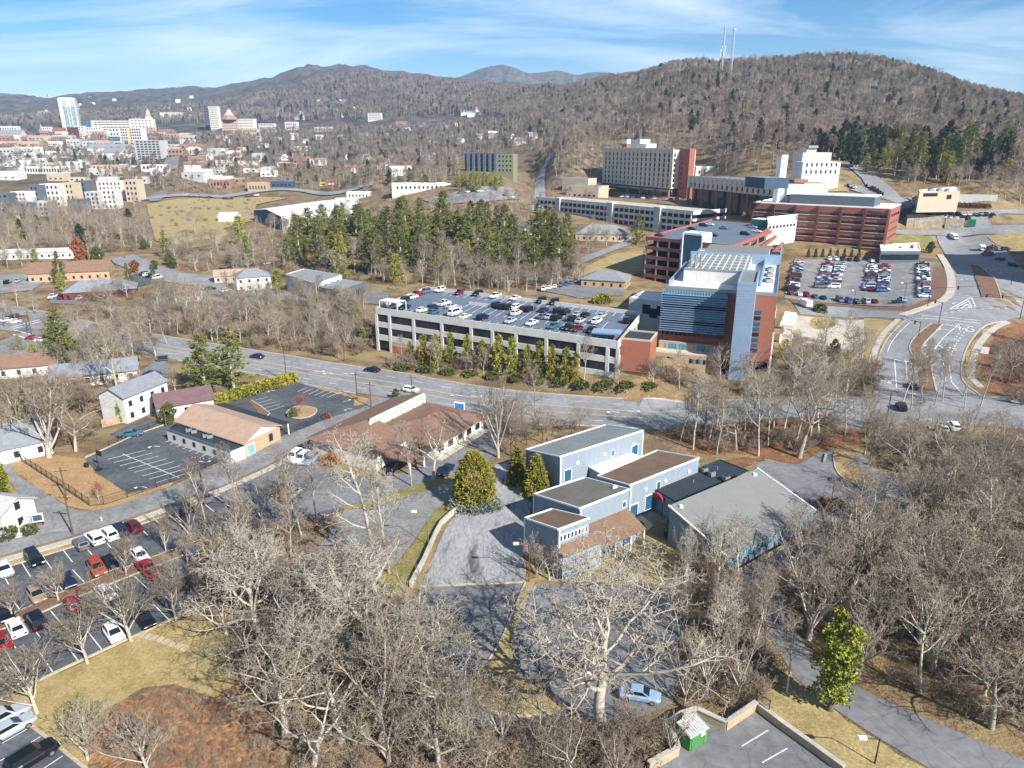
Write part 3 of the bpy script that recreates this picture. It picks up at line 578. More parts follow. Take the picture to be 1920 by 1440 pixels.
# slope above: road past the garage, field by the warehouse, far roads
path('street', [(1000,535),(1040,512),(1090,490),(1140,470),(1172,458),(1185,445)], 6.5, M('road_grey'), 0.25, kind='structure')
sheet('lawn', [(1100,500),(1150,478),(1205,470),(1207,510),(1150,530),(1085,520)], M('dry_grass'), 0.2)
sheet('parking_lot', [(1010,545),(1060,525),(1110,515),(1170,525),(1170,555),(1090,560)], M('asphalt'), 0.2)
sheet('field', [(275,385),(330,375),(430,372),(540,372),(575,365),(480,385),(475,415),(420,430),(440,455),(330,470),(290,450)], M('dry_grass'), 0.3, step=6)
path('street', [(1000,400),(1012,375),(1012,345),(1018,320),(1030,300),(1032,290)], 9, M('road_grey'), 0.6, kind='structure')
path('street', [(250,378),(330,368),(450,366),(560,358),(640,362),(700,345)], 10, M('road_grey'), 0.6, kind='structure')
path('street', [(318,322),(322,305),(328,290),(334,280)], 16, M('asphalt'), 1.2, kind='structure')
sheet('parking_lot', [(790,376),(870,358),(960,355),(975,375),(900,383),(820,385)], M('asphalt_old'), 0.5)
sheet('parking_lot', [(275,372),(305,358),(318,362),(300,378),(282,380)], M('asphalt'), 0.5)
# ------------------------------------------------------------------ buildings
def pm(name, rgb, rough=0.8, var=0.07, sc=0.5, **k): return mat(name, srgb(*rgb)[:3], rough, var, sc, **k)
pm('wall_white', (203,201,196)); pm('wall_cream', (212,206,194)); pm('wall_tan', (186,170,148)); pm('wall_grey', (176,176,174)); pm('wall_dark', (92,100,108)); pm('wall_blue', (60,80,102))
pm('slate_blue', (134,146,156), 0.75, 0.07, 0.8, stretch=(4, 4, 0.3)); pm('trim_white', (236,236,232)); pm('precast', (196,194,188), 0.85, 0.08, 0.5); pm('precast_tan', (204,192,174), 0.85, 0.06, 0.3)
pm('brick_red', (152,94,81), 0.9, 0.10, 1.2, stretch=(1, 1, 3)); pm('brick_orange', (154,97,78), 0.9, 0.10, 1.2, stretch=(1, 1, 3)); pm('brick_tan', (174,150,122), 0.9, 0.09, 1.2, stretch=(1, 1, 3)); pm('brick_dark', (100,60,52), 0.9, 0.1, 1.0)
pm('roof_white', (210,210,206), 0.7, 0.07, 0.15); pm('roof_grey', (132,136,136), 0.9, 0.10, 0.3, bump=0.1); pm('roof_olive', (114,110,98), 0.95, 0.14, 0.35, bump=0.2); pm('roof_brown', (118,96,78), 0.95, 0.14, 0.4, bump=0.2); pm('roof_black', (48,56,64), 0.8, 0.12, 0.25)
pm('roof_pale', (120,122,120), 0.92, 0.05, 0.35, bump=0.15); pm('shingle_brown', (130,102,86), 0.95, 0.13, 0.9, bump=0.4, bscale=5); pm('shingle_tan', (168,142,122), 0.95, 0.10, 0.9, bump=0.3, bscale=5); pm('shingle_grey', (128,132,138), 0.95, 0.12, 0.8, bump=0.3, bscale=5); pm('shingle_plum', (110,86,88), 0.95, 0.12, 0.8, bump=0.3, bscale=5)
pm('deck_roof', (98,108,122), 0.85, 0.09, 0.12); pm('metal_blue', (150,172,196), 0.45, 0.05, 0.4, metal=0.3); pm('metal_grey', (150,154,158), 0.5, 0.08, 0.6, metal=0.4); pm('metal_dark', (40,42,46), 0.6, 0.1); pm('rust_steel', (150,60,44), 0.7, 0.1); pm('awning_red', (150,52,58), 0.7, 0.1, 1.0)
pm('green_paint', (70,130,70), 0.6, 0.12, 1.0); pm('wood_grey', (172,152,124), 0.9, 0.16, 2.0); pm('wood_pole', (104,80,60), 0.9, 0.15, 1.5); pm('stone', (150,142,128), 0.95, 0.3, 0.6, bump=0.8, bscale=2); pm('pink_stone', (214,170,148), 0.8, 0.08); pm('copper', (120,160,140), 0.7, 0.1)
pm('teal_green', (20,110,88), 0.5, 0.05)
def glass(name, rgb, rough=0.12): 
    m = mat(name, srgb(*rgb)[:3], rough, 0.15, 0.3, spec=0.6); return m
glass('glass_dark', (34,42,52)); glass('glass_blue', (48,92,120)); glass('glass_teal', (70,140,158)); glass('glass_sky', (120,160,180)); mat('void', (0.012, 0.014, 0.018), 0.9)  # void: near-black standing in for shade inside open decks, also for window bands
UB = {}
def unit(m, bevel=False):
    k = m.name
    if k not in UB: mb = MB(); mb.box(0, 1, -0.5, 0.5, 0, 1); UB[k] = mb.mesh('panel', m)
    return UB[k]
def v2(p): return Vector((p[0], p[1]))
class Bd:
    """a building: an Empty at its base; every part is a child mesh given in world xy and height above the base"""
    def __init__(s, name, label, cat, O, z0, group=None):
        s.O = v2(O); s.z0 = z0; s.root = empty(name, (O[0], O[1], z0), 0, label, cat, group)
    def loc(s, p, z=0): return (p[0] - s.O.x, p[1] - s.O.y, z)
    def prism(s, name, poly, z0, z1, m, mt=None, parent=None):
        mb = MB(); mb.prism([(p[0] - s.O.x, p[1] - s.O.y) for p in poly], z0, z1, 0, 1 if mt else 0)
        return mb.build(name, [m, mt] if mt else m, parent or s.root)
    def edge(s, name, a, b, w, z0, z1, m, off=0.0, ext=0.0, parent=None):
        """a bar w thick along a-b, standing off to the left of a-b by off"""
        a = v2(a); b = v2(b); d = (b - a); L_ = d.length; d.normalize(); n = Vector((-d.y, d.x)); a = a - d * ext; L_ += 2 * ext
        o = link(name, unit(m), parent or s.root, s.loc(a + n * off, z0), (0, 0, math.atan2(d.y, d.x)), (L_, w, z1 - z0)); return o
    def win(s, a, b, t, w, z, h, m, name='window', th=0.12, off=0.03, frame=None, parent=None):
        """a pane w wide centred at fraction t of wall a-b (outside lies to the right of a-b)"""
        a = v2(a); b = v2(b); d = (b - a); L_ = d.length; d.normalize(); n = Vector((d.y, -d.x)); p = a + d * (L_ * t - w / 2) + n * off
        if frame:
            f = link('window', unit(frame), parent or s.root, s.loc(p - d * 0.12, z - 0.12), (0, 0, math.atan2(d.y, d.x)), (w + 0.24, th, h + 0.24))
            o = link('pane', unit(m), f); o.location = (0.12 / (w + 0.24), -0.3, 0.12 / (h + 0.24)); o.scale = (w / (w + 0.24), 1, h / (h + 0.24)); return f
        return link(name, unit(m), parent or s.root, s.loc(p, z), (0, 0, math.atan2(d.y, d.x)), (w, th, h))
    def grid(s, a, b, cols, rows, z0, dz, w, h, m, t0=0.05, t1=0.95, **k):
        for r in range(rows):
            for c in range(cols): s.win(a, b, t0 + (t1 - t0) * (c + 0.5) / cols, w, z0 + r * dz, h, m, **k)
    def trim(s, poly, z, m, h=0.3, w=0.3, name='roof_edge'):
        k = len(poly); ar = sum(poly[i - 1][0] * poly[i][1] - poly[i][0] * poly[i - 1][1] for i in range(k)); sg = 1 if ar > 0 else -1
        for i in range(k): s.edge(name, poly[i], poly[(i + 1) % k], w, z - h * 0.5, z + h * 0.5, m, off=sg * (w / 2 - 0.06), ext=0.05 - 0.002 * i)
    def gable(s, name, P, z0, rise, m, over=0.4, wallm=None):
        """ridge along P0-P1 direction; P = 4 corners, P0-P1 and P3-P2 are the eaves"""
        P = [v2(p) for p in P]; e = (P[1] - P[0]).normalized() * over; f = (P[3] - P[0]).normalized() * over
        q = [P[0] - e - f, P[1] + e - f, P[2] + e + f, P[3] - e + f]; r0 = (q[0] + q[3]) / 2; r1 = (q[1] + q[2]) / 2
        V = [s.loc(x, z0) for x in q] + [s.loc(r0, z0 + rise), s.loc(r1, z0 + rise)] + [s.loc(x, z0 - 0.2) for x in q] + [s.loc(r0, z0 + rise - 0.2), s.loc(r1, z0 + rise - 0.2)]
        F = [(0, 1, 5, 4), (2, 3, 4, 5), (7, 6, 10, 11), (9, 8, 11, 10), (0, 6, 7, 1), (2, 8, 9, 3), (0, 4, 10, 6), (4, 3, 9, 10), (1, 7, 11, 5), (5, 11, 8, 2)]
        o = link(name, mesh(name, V, F, m), s.root)
        if wallm:
            i0 = (P[0] + P[3]) / 2; i1 = (P[1] + P[2]) / 2; hz = rise * 0.96 - 0.1
            for nm, tri in (('gable_end', (P[0], P[3], i0)), ('gable_end', (P[1], P[2], i1))):
                link(nm, mesh(nm, [s.loc(tri[0], z0 - 0.05), s.loc(tri[1], z0 - 0.05), s.loc(tri[2], z0 + hz)], [(0, 1, 2)], wallm), s.root)
        return o
    def hip(s, name, P, z0, rise, m, over=0.6, inset=None):
        P = [v2(p) for p in P]; e = (P[1] - P[0]).normalized(); f = (P[3] - P[0]).normalized(); D = (P[3] - P[0]).length; L_ = (P[1] - P[0]).length
        q = [P[0] - e * over - f * over, P[1] + e * over - f * over, P[2] + e * over + f * over, P[3] - e * over + f * over]; ins = min(D / 2 if inset is None else inset, L_ * 0.45)
        r0 = (q[0] + q[3]) / 2 + e * ins; r1 = (q[1] + q[2]) / 2 - e * ins
        V = [s.loc(x, z0) for x in q] + [s.loc(r0, z0 + rise), s.loc(r1, z0 + rise)] + [s.loc(x, z0 - 0.25) for x in q]
        F = [(0, 1, 5, 4), (1, 2, 5), (2, 3, 4, 5), (3, 0, 4), (0, 6, 7, 1), (1, 7, 8, 2), (2, 8, 9, 3), (3, 9, 6, 0), (9, 8, 7, 6)]
        return link(name, mesh(name, V, F, m), s.root)
    def hvac(s, p, z, w=1.6, d=1.4, h=1.1, rz=0.3, name='air_unit'):
        mb = MB(); mb.box(-w / 2, w / 2, -d / 2, d / 2, 0, h * 0.86); mb.tube((0, 0, h * 0.86), (0, 0, h), min(w, d) * 0.36, sides=10, i=1); mb.box(-w / 2 - .05, w / 2 + .05, -d / 2 - .05, d / 2 + .05, -0.06, 0.12, 1)
        return link(name, mb.mesh(name, [M('metal_grey'), M('metal_dark')]), s.root, s.loc(p, z), (0, 0, rz))
def rect(A, B, depth):
    A = v2(A); B = v2(B); d = (B - A).normalized(); n = Vector((-d.y, d.x)); return [A, B, B + n * depth, A + n * depth]
def at_px(A, B, px, z):
    """fraction along A-B (at height z) seen at photo column px"""
    lo, hi = -0.5, 1.5
    for i in range(40):
        m = (lo + hi) / 2; p = v2(A).lerp(v2(B), m)
        if proj(p.x, p.y, z)[0] < px: lo = m
        else: hi = m
    return lo
# --- slate-blue complex in the centre
def slate():
    g = 'blocks of the slate-blue complex'; W = M('slate_blue'); TW = M('trim_white')
    def blk(name, label, pix, z, roof, slope=True):
        # mono-pitch blocks: low along pix0-pix3, high along pix1-pix2; the walls run square to each other
        zh = z
        if slope:
            lo_, hi_ = z - 1.0, z + 6.0
            for _ in range(40):
                zh = (lo_ + hi_) / 2; v = v2(Rz(*pix[1], zh)) - v2(Rz(*pix[0], z))
                if v.x * 0.84 + v.y * 0.54 > 0: lo_ = zh
                else: hi_ = zh
        zs = [z, zh, zh, z]; P = [v2(Rz(a, b, q)) for (a, b), q in zip(pix, zs)]; b_ = Bd(name, label, 'building', P[0], 0, g); b_.zs = zs; c = sum(P, Vector((0, 0))) / 4
        V = [b_.loc(p, 0) for p in P] + [b_.loc(p, q) for p, q in zip(P, zs)]; link('wall', mesh('wall', V, [(0, 1, 5, 4), (1, 2, 6, 5), (2, 3, 7, 6), (3, 0, 4, 7)], W), b_.root)
        q = [p.lerp(c, 0.01) for p in P]; V = [b_.loc(p, k + 0.03) for p, k in zip(q, zs)]; link('roof', mesh('roof', V, [(0, 1, 2, 3)], M(roof)), b_.root)
        for i in range(4):
            j = (i + 1) % 4; mb = MB(); mb.tube(Vector(b_.loc(P[i], zs[i] + 0.06)), Vector(b_.loc(P[j], zs[j] + 0.06)), 0.17, sides=4); mb.build('roof_edge', TW if roof != 'roof_black' else M('roof_black'), b_.root)
        b_.at = lambda px, py: (lambda k: (Rz(px, py, k), k))(z + (zh - z) * 0.5)
        return b_, P
    b, P = blk('slate_building', 'long slate-blue block with plain grey roof, farthest of the complex', [(986,843.5),(1050,857),(1206,807.5),(1135,797)], 5.6, 'roof_grey')
    for t, w, z, h in [(0.09, 1.5, 1.9, 2.2), (0.9, 1.5, 2.4, 2.2), (0.62, 0.6, 3.9, 1.1)]: b.win(P[1], P[2], t, w, z + 1.2, h, M('glass_blue'), frame=TW)
    for t in (0.2, 0.52, 0.88): 
        p = P[1].lerp(P[2], t); d = (P[2] - P[1]).normalized(); mb = MB(); mb.tube((0, -0.1, 0), (0, 0.02, 0), 0.36, sides=12); link('wall_lamp', mb.mesh('wall_lamp', TW), b.root, b.loc(p + Vector((d.y, -d.x)) * 0.05, 6.0), (0, 0, math.atan2(d.y, d.x)))
    for q in (0, 1, 2): b.edge('corner_board', P[q], P[q] + (P[(q + 1) % 4] - P[q]).normalized() * 0.25, 0.3, 0, b.zs[q] - 0.1, TW, off=-0.02)
    for px, py in [(985,822),(1085,838),(1160,812)]:
        mb = MB(); mb.tube((0, 0, 0), (0, 0, 0.5), 0.14, sides=8); link('vent_pipe', mb.mesh('vent_pipe', M('metal_dark')), b.root, b.loc(b.at(px + 40, py + 5)[0], b.at(px, py)[1]))
    b, P = blk('slate_building', 'low slate-blue link with white membrane roof and two air units', [(1091,868),(1127,889),(1203,858),(1152,838)], 4.4, 'roof_white', False)
    b.hvac(Rz(1150,847,4.4), 4.45, 1.5, 1.5, 1.5, 0.5); b.hvac(Rz(1166,848,4.4), 4.45, 2.2, 1.2, 1.4, 0.5)
    b, P = blk('slate_building', 'slate-blue block with weathered brown roof beside the black roof', [(1120,893),(1181,910.5),(1311,859),(1232,845)], 4.8, 'roof_brown')
    for t, w, z, h in [(0.07, 1.8, 0.4, 2.2), (0.27, 1.5, 0.6, 2.6), (0.40, 0.8, 3.6, 1.5)]: b.win(P[1], P[2], t, w, z, h, M('glass_blue'), frame=TW)
    for t in (0.22, 0.5, 0.85):
        p = P[1].lerp(P[2], t); d = (P[2] - P[1]).normalized(); mb = MB(); mb.tube((0, -0.1, 0), (0, 0.02, 0), 0.32, sides=12); link('wall_lamp', mb.mesh('wall_lamp', TW), b.root, b.loc(p + Vector((d.y, -d.x)) * 0.05, 4.7), (0, 0, math.atan2(d.y, d.x)))
    b.edge('corner_board', P[1], P[1] + (P[2] - P[1]).normalized() * 0.25, 0.3, 0, b.zs[1] - .1, TW, off=-0.02)
    b, P = blk('slate_building', 'slate-blue block with grey green roof carrying a satellite dish', [(1001,927),(1087,954),(1180,918),(1096,896)], 5.0, 'roof_olive')
    PD = P; b.win(P[1], P[2], 0.9, 0.7, 5.2, 0.9, M('glass_blue'), frame=TW); b.edge('corner_board', P[1], P[1] + (P[2] - P[1]).normalized() * 0.25, 0.3, 0, b.zs[1] - .1, TW, off=-0.02); b.edge('corner_board', P[0], P[0] + (P[1] - P[0]).normalized() * 0.2, 0.3, 0, b.zs[0] - .1, TW, off=-0.02)
    mb = MB(); mb.tube((0, 0, 0), (0, 0, 0.7), 0.05); mb.tube((0, 0, 0.7), (0.12, -0.2, 0.85), 0.42, 0.5, 12); link('satellite_dish', mb.mesh('satellite_dish', TW), b.root, b.loc(Rz(1152,922,6.6), 6.5))
    d = (P[1] - P[0]).normalized(); p = P[0].lerp(P[1], 0.62); mb = MB(); mb.tube((0, -0.1, 0), (0, 0.02, 0), 0.34, sides=12); link('wall_lamp', mb.mesh('wall_lamp', TW), b.root, b.loc(p + Vector((d.y, -d.x)) * 0.05, 4.9), (0, 0, math.atan2(d.y, d.x)))
    b, P = blk('slate_building', 'small slate-blue wing with brown roof and a row of windows, nearest of the complex', [(984,972),(1047,993.5),(1105,972),(1035,955)], 5.9, 'roof_brown')
    for k in range(8): b.win(P[1], P[2], 0.08 + 0.118 * k, 0.36 if k < 6 else 0.24, 6.2, 0.8, M('glass_dark'), frame=TW)
    b.edge('corner_board', P[1], P[1] + (P[2] - P[1]).normalized() * 0.25, 0.3, 0, b.zs[1] - .1, TW, off=-0.02); b.edge('corner_board', P[0], P[0] + (P[1] - P[0]).normalized() * 0.2, 0.3, 0, b.zs[0] - .1, TW, off=-0.02)
    d = (P[2] - P[1]).normalized(); n = Vector((d.y, -d.x)); ext = P[2] + d * 1.5
    V = [b.loc(P[1], 5.5), b.loc(ext, 5.5), b.loc(ext + n * 1.3, 4.3), b.loc(P[1] + n * 1.3, 4.3), b.loc(P[1], 5.3), b.loc(ext, 5.3), b.loc(ext + n * 1.3, 4.15), b.loc(P[1] + n * 1.3, 4.15)]
    link('lean_to_roof', mesh('lean_to_roof', V, [(3, 2, 1, 0), (4, 5, 6, 7), (0, 4, 7, 3), (2, 6, 5, 1), (3, 7, 6, 2)], M('roof_brown')), b.root)
    Q = [P[1] + n * 0.06, P[1] + n * 1.1, ext + n * 1.1, ext + n * 0.06]; b.prism('lean_to_wall', [Q[0], Q[1], Q[2], Q[3]], 0, 4.3, W)
    # shingled lean-to roof along the lit side of the grey green roofed block
    P = PD; d = (P[2] - P[1]).normalized(); n = Vector((d.y, -d.x)); L_ = (P[2] - P[1]).length; b = Bd('lean_to', 'shingled lean-to roof over the entrance side of the slate-blue complex', 'building', P[1], 0, g)
    h0, h1 = P[1] + d * 0.3 + n * 0.05, P[2] - d * 0.2 + n * 0.05; l0, l1 = h0 + n * 4.2, h1 + n * 4.2
    V = [b.loc(h0, 4.7), b.loc(h1, 4.7), b.loc(l1, 2.9), b.loc(l0, 2.9), b.loc(h0, 4.5), b.loc(h1, 4.5), b.loc(l1, 2.75), b.loc(l0, 2.75)]
    link('roof', mesh('roof', V, [(3, 2, 1, 0), (4, 5, 6, 7), (3, 7, 6, 2), (0, 4, 7, 3), (1, 2, 6, 5)], M('roof_brown')), b.root)
    for t in (0.03, 0.35, 0.68, 0.97): q = l0.lerp(l1, t) - n * 0.3; b.edge('post', q, q + d * 0.25, 0.25, 0, 2.75, TW)
    q0, q1 = h0 + n * 2.4, h1 + n * 2.4; b.edge('wall', q0, q1, 0.2, 0, 3.4, W); b.win(q0, q1, 0.3, 2.0, 0.3, 2.1, M('glass_blue'), frame=TW, off=0.12); b.win(q0, q1, 0.75, 2.0, 0.3, 2.1, M('glass_blue'), frame=TW, off=0.12)
    b, P = blk('flat_roofed_hall', 'low black flat roofed hall with three roof vents', [(1222,914),(1276,946),(1402,883),(1350,863)], 3.7, 'roof_black', False)
    for px, py in [(1320,886),(1334,893),(1361,902)]: b.hvac(Rz(px, py, 3.7), 3.73, 1.0, 1.0, 1.1, 0.4, 'roof_vent')
    for px, py in ((1300, 905), (1345, 880)):
        mb = MB(); mb.tube((0, 0, 0), (0, 0, 0.5), 0.1, sides=8); link('vent_pipe', mb.mesh('vent_pipe', M('metal_grey')), b.root, b.loc(Rz(px, py, 3.7), 3.7))
    # arched red awning over the court
    o = empty('awning', Rz(1240,932,2.6), 0.65, 'arched red fabric awning at the courtyard door', 'awning'); o.location.z = 2.6
    V = []; n = 9
    for k in range(n):
        t = math.pi * k / (n - 1); V += [(-1.3, -1.4 * math.cos(t), 1.1 * math.sin(t)), (1.3, -1.4 * math.cos(t), 1.1 * math.sin(t))]
    F = [(2 * k, 2 * k + 1, 2 * k + 3, 2 * k + 2) for k in range(n - 1)] + [tuple(2 * k for k in range(n)), tuple(2 * k + 1 for k in reversed(range(n)))]
    link('canopy', mesh('canopy', V, F, M('awning_red'), None, False), o)
    for x in (-1.2, 1.2):
        for y in (-1.35, 1.35): mb = MB(); mb.tube((x, y, -2.6), (x, y, 0), 0.06, sides=6); mb.build('post', M('metal_dark'), o)
    # big shed roofed building
    HL, HR, LL, LR = Rz(1257,948,6.6), Rz(1419,880,6.6), Rz(1366,1044,3.0), Rz(1526,958,3.0)
    b = Bd('slate_building', 'large slate-blue shed with sloping pale grey roof, right of the complex', 'building', HL, 0, g)
    P = [v2(HL), v2(LL), v2(LR), v2(HR)]; zt = [6.4, 2.8, 2.8, 6.4]
    V = [b.loc(p, 0) for p in P] + [b.loc(p, z) for p, z in zip(P, zt)]
    link('wall', mesh('wall', V, [(0, 1, 5, 4), (1, 2, 6, 5), (2, 3, 7, 6), (3, 0, 4, 7)], W), b.root)
    c = sum(P, Vector((0, 0))) / 4; q = [p + (p - c).normalized() * 0.35 for p in P]
    V = [b.loc(p, z + 0.2) for p, z in zip(q, zt)] + [b.loc(p, z - 0.02) for p, z in zip(q, zt)]
    link('roof', mesh('roof', V, [(0, 1, 2, 3), (7, 6, 5, 4), (0, 4, 5, 1), (1, 5, 6, 2), (2, 6, 7, 3), (3, 7, 4, 0)], M('roof_pale')), b.root)
    for i, j in ((0, 1), (2, 3)):
        a, e = q[i], q[j]; mb = MB(); A = Vector(b.loc(a, zt[i] + 0.28)); E_ = Vector(b.loc(e, zt[j] + 0.28)); mb.tube(A, E_, 0.16, sides=4); mb.build('roof_edge', TW, b.root)
    for px, py in [(1277,951),(1415,891)]:
        mb = MB(); mb.tube((0, 0, 0), (0, 0, 0.35), 0.4, 0.3, 12); link('skylight', mb.mesh('skylight', TW), b.root, b.loc(Rz(px, py, 6.3), 6.3))
    L_ = (P[2] - P[1]).length
    for k in range(22): b.win(P[1], P[2], (k + 0.5) / 22, L_ / 22 * 0.55, 1.4, 1.25, M('glass_sky' if k % 2 else 'glass_teal'), name='window')
    b.edge('walkway_rail', P[1] + Vector((0.9, -1.0)), P[2] + Vector((0.9, -1.0)), 0.1, 0.5, 1.2, M('wood_grey'))
    mb = MB(); mb.tube((0, -0.1, 0), (0, 0.02, 0), 0.3, sides=12); d = (P[1] - P[0]).normalized(); p = P[0].lerp(P[1], 0.45); link('wall_lamp', mb.mesh('wall_lamp', TW), b.root, b.loc(p + Vector((d.y, -d.x)) * 0.05, 3.8), (0, 0, math.atan2(d.y, d.x)))
slate()
# --- tan roofed office in the fenced lot
def tan_office():
    z = 3.2; e0, e1 = Rz(331,789,z), Rz(457,831,z); P3 = Rz(524,798,z); TW = M('trim_white')
    A = v2(e0); B = v2(e1); C = v2(P3); D = A + (C - B); P = [A, B, C, D]
    b = Bd('office_building', 'single storey brick office with tan shingle gable roof by the fenced lot', 'building', A, 0)
    b.prism('wall', P, 0, z, M('brick_tan')); b.gable('roof', P, z + 0.02, 2.1, M('shingle_tan'), 0.5, TW)
    d = (B - A).normalized(); n = Vector((d.y, -d.x)); b.prism('annex', [A + d * 1.5, B + d * 0.2, B + d * 0.2 + n * 3.4, A + d * 1.5 + n * 3.4], 0, 2.7, M('wall_white'), M('roof_black'))
    b.edge('roof_edge', A + d * 1.5 + n * 3.35, B + d * 0.2 + n * 3.35, 0.25, 2.5, 2.95, M('wall_dark'))
    for t, u in ((0.3, 1.6), (0.37, 1.4), (0.55, 1.5), (0.6, 1.3)): b.hvac(A.lerp(B, t) + n * u, 2.72, 1.1, 1.1, 0.9)
    m = (D - A).normalized(); k = -m
    b.prism('porch_roof', [D + m * 0.2, C + m * 0.2, C + m * 3.0, D + m * 3.0], 2.7, 2.95, M('roof_black'))
    for t in (0.02, 0.35, 0.68, 0.98): p = D.lerp(C, t) + m * 2.8; b.edge('post', p, p + d * 0.2, 0.2, 0, 2.7, TW)
    b.win(B, C, 0.16, 1.8, 0.2, 2.1, M('glass_sky'), name='door', frame=TW); b.win(B, C, 0.72, 0.9, 0.9, 1.5, M('glass_dark'), frame=M('wall_dark'))
    for t in (0.12, 0.28, 0.44, 0.6, 0.76, 0.9): b.win(A + d * 1.5 + n * 3.4, B + d * 0.2 + n * 3.4, t, 0.8, 0.9, 1.0, M('glass_dark'))
    for px, py in ((385,772),(388,777),(437,793),(404,780)): mb = MB(); mb.tube((0, 0, 0), (0, 0, 0.6), 0.14, sides=8); link('vent_pipe', mb.mesh('vent_pipe', M('metal_dark')), b.root, b.loc(Rz(px, py, 4.4), 4.1))
tan_office()
# --- brown roofed clinic
def clinic():
    z = 3.2; TW = M('wall_cream'); c = dict(a=(577,822), b=(740,746), e=(885,790), f=(775,850), g=(640,845))
    A, Bk, E_, F_ = [v2(Rz(*c[k], z)) for k in 'abef']
    b = Bd('clinic_building', 'sprawling single storey clinic with brown hip roofs and white clerestory', 'building', A, 0)
    d = (Bk - A).normalized(); n = Vector((d.y, -d.x)); L_ = (Bk - A).length
    def quad(t0, t1, u0, u1): return [A + d * (L_ * t0) + n * u0, A + d * (L_ * t1) + n * u0, A + d * (L_ * t1) + n * u1, A + d * (L_ * t0) + n * u1]
    # left wing: higher shed with clerestory face towards the right
    w = (E_ - Bk).dot(n); Q = quad(0.0, 1.0, 0, w * 0.42); b.prism('wall', quad(0.02, 0.99, 0.8, w * 0.42), 0, z, M('wall_cream'))
    hi = 6.0; K = lambda t, u, zz: b.loc(A + d * (L_ * t) + n * u, zz)
    V = [K(-0.01, -0.6, z), K(1.01, -0.6, z), K(1.01, w * .36, hi), K(0.31, w * .36, hi), K(-0.02, w * .76, z - .05), K(0.42, w * .76, z - .05), K(0.42, w * .37, z + 1.6), K(0.31, w * .37, z + 1.6)]
    link('roof', mesh('roof', V, [(3, 2, 1, 0), (0, 4, 3), (4, 5, 6, 7), (4, 7, 3)], M('shingle_brown')), b.root)
    k0, k1 = quad(0.33, 1.0, w * 0.36 + 0.02, w * 0.36)[:2]; b.edge('clerestory_band', k0, k1, 0.2, 5.35, 5.95, M('trim_white')); b.edge('clerestory_wall', k0 - n * 0.3, k1 - n * 0.3, 0.1, 3.2, 5.4, M('wall_grey'))
    for t in (0.0, 0.2, 0.4, 0.6, 0.8, 1.0): p = k0.lerp(k1, t); b.edge('clerestory_post', p - d * 0.25, p + d * 0.25, 0.35, 3.6, 5.4, M('trim_white'))
    # right wing: low hipped roof
    Q2 = quad(0.36, 1.02, w * 0.37, w + 0.3); b.prism('wall', [Q2[3], Q2[2], Q2[1], Q2[0]], 0, z - 0.1, M('wall_cream'))
    b.hip('roof', [Q2[3], Q2[2], Q2[1], Q2[0]], z, 1.9, M('shingle_brown'), 0.9)
    Q3 = quad(-0.01, 0.40, w * 0.30, w * 0.75); b.prism('wall', [Q3[3], Q3[2], Q3[1], Q3[0]], 0, z - 0.2, M('wall_cream'))
    Q4 = quad(0.06, 0.22, w * 0.7, w * 1.02); b.hip('porch_roof', [Q4[3], Q4[2], Q4[1], Q4[0]], z - 0.1, 1.2, M('shingle_brown'), 0.4)
    for q in (Q4[2], Q4[3]): b.edge('post', q, q + d * 0.3, 0.3, 0, z - 0.3, M('trim_white'))
    fr = [Q2[3], Q2[2]]
    for t in (0.12, 0.3, 0.5, 0.68, 0.86): b.win(fr[0], fr[1], t, 1.8, 0.9, 1.4, M('glass_dark'), frame=M('trim_white'))
    fl = [Q2[0], Q2[3]]
    for t in (0.2, 0.5, 0.8): b.win(fl[0], fl[1], t, 1.6, 0.8, 1.5, M('glass_dark'), frame=M('trim_white'))
    b.edge('skirt_walk', fr[0] + n * 0.9, fr[1] + n * 0.9, 1.4, 0.0, 0.16, M('concrete'))
clinic()
def house(px, py, w, d, h, yaw, wall, roof, label, group=None, rise=None, hip=False, storeys=1, cat='house', name='house', wins=True):
    p = G(px, py); c, s_ = math.cos(yaw), math.sin(yaw); f = lambda x, y: Vector((p.x + x * c - y * s_, p.y + x * s_ + y * c))
    P = [f(-w / 2, 0), f(w / 2, 0), f(w / 2, d), f(-w / 2, d)]; b = Bd(name, label, cat, p, p.z, group)
    b.prism('wall', P, -2.5, h, M(wall)); rise = rise or d * 0.28
    (b.hip if hip else b.gable)('roof', P, h, rise, M(roof), 0.4, *([] if hip else [M(wall)]))
    if wins:
        for r in range(storeys):
            for e in ((P[0], P[1]), (P[1], P[2])):
                L_ = (e[1] - e[0]).length; n = max(1, int(L_ / 3.2))
                for k in range(n): b.win(e[0], e[1], (k + 0.5) / n, 0.9, 0.9 + r * 2.8, 1.3, M('glass_dark'))
    return b
b = house(281,776,13,7,6.2,R_(72),'wall_white','shingle_grey','two storey white house with blue grey gable roof above the fenced lot', storeys=2)
house(352,780,12,8,3.2,R_(32),'wall_white','shingle_plum','single storey white house with plum shingle roof')
house(180,722,20,9,3.0,R_(24),'wall_cream','shingle_grey','long cream house with dark grey shingle roof behind the bare trees')
house(38,708,18,9,3.0,R_(20),'wall_white','shingle_brown','white house with brown roof at the left edge')
house(12,870,16,12,3.2,R_(38),'wall_white','shingle_grey','pale grey roofed house behind the wide bare tree')
house(-16,1005,6,6,4.2,R_(-15),'wall_white','wall_grey','white house corner with outside stairs at the left edge', storeys=2)
b = Bd('porch_stairs', 'grey outside stairs with white side walls at the left edge', 'stairs', G(33,1000), 0)
for k in range(7): b.edge('step', G(30,1008) + Vector((0.0, 0.45 * k, 0)), G(42,1006) + Vector((0.0, 0.45 * k, 0)), 0.5, 0, 0.3 * (k + 1), M('wall_grey'))
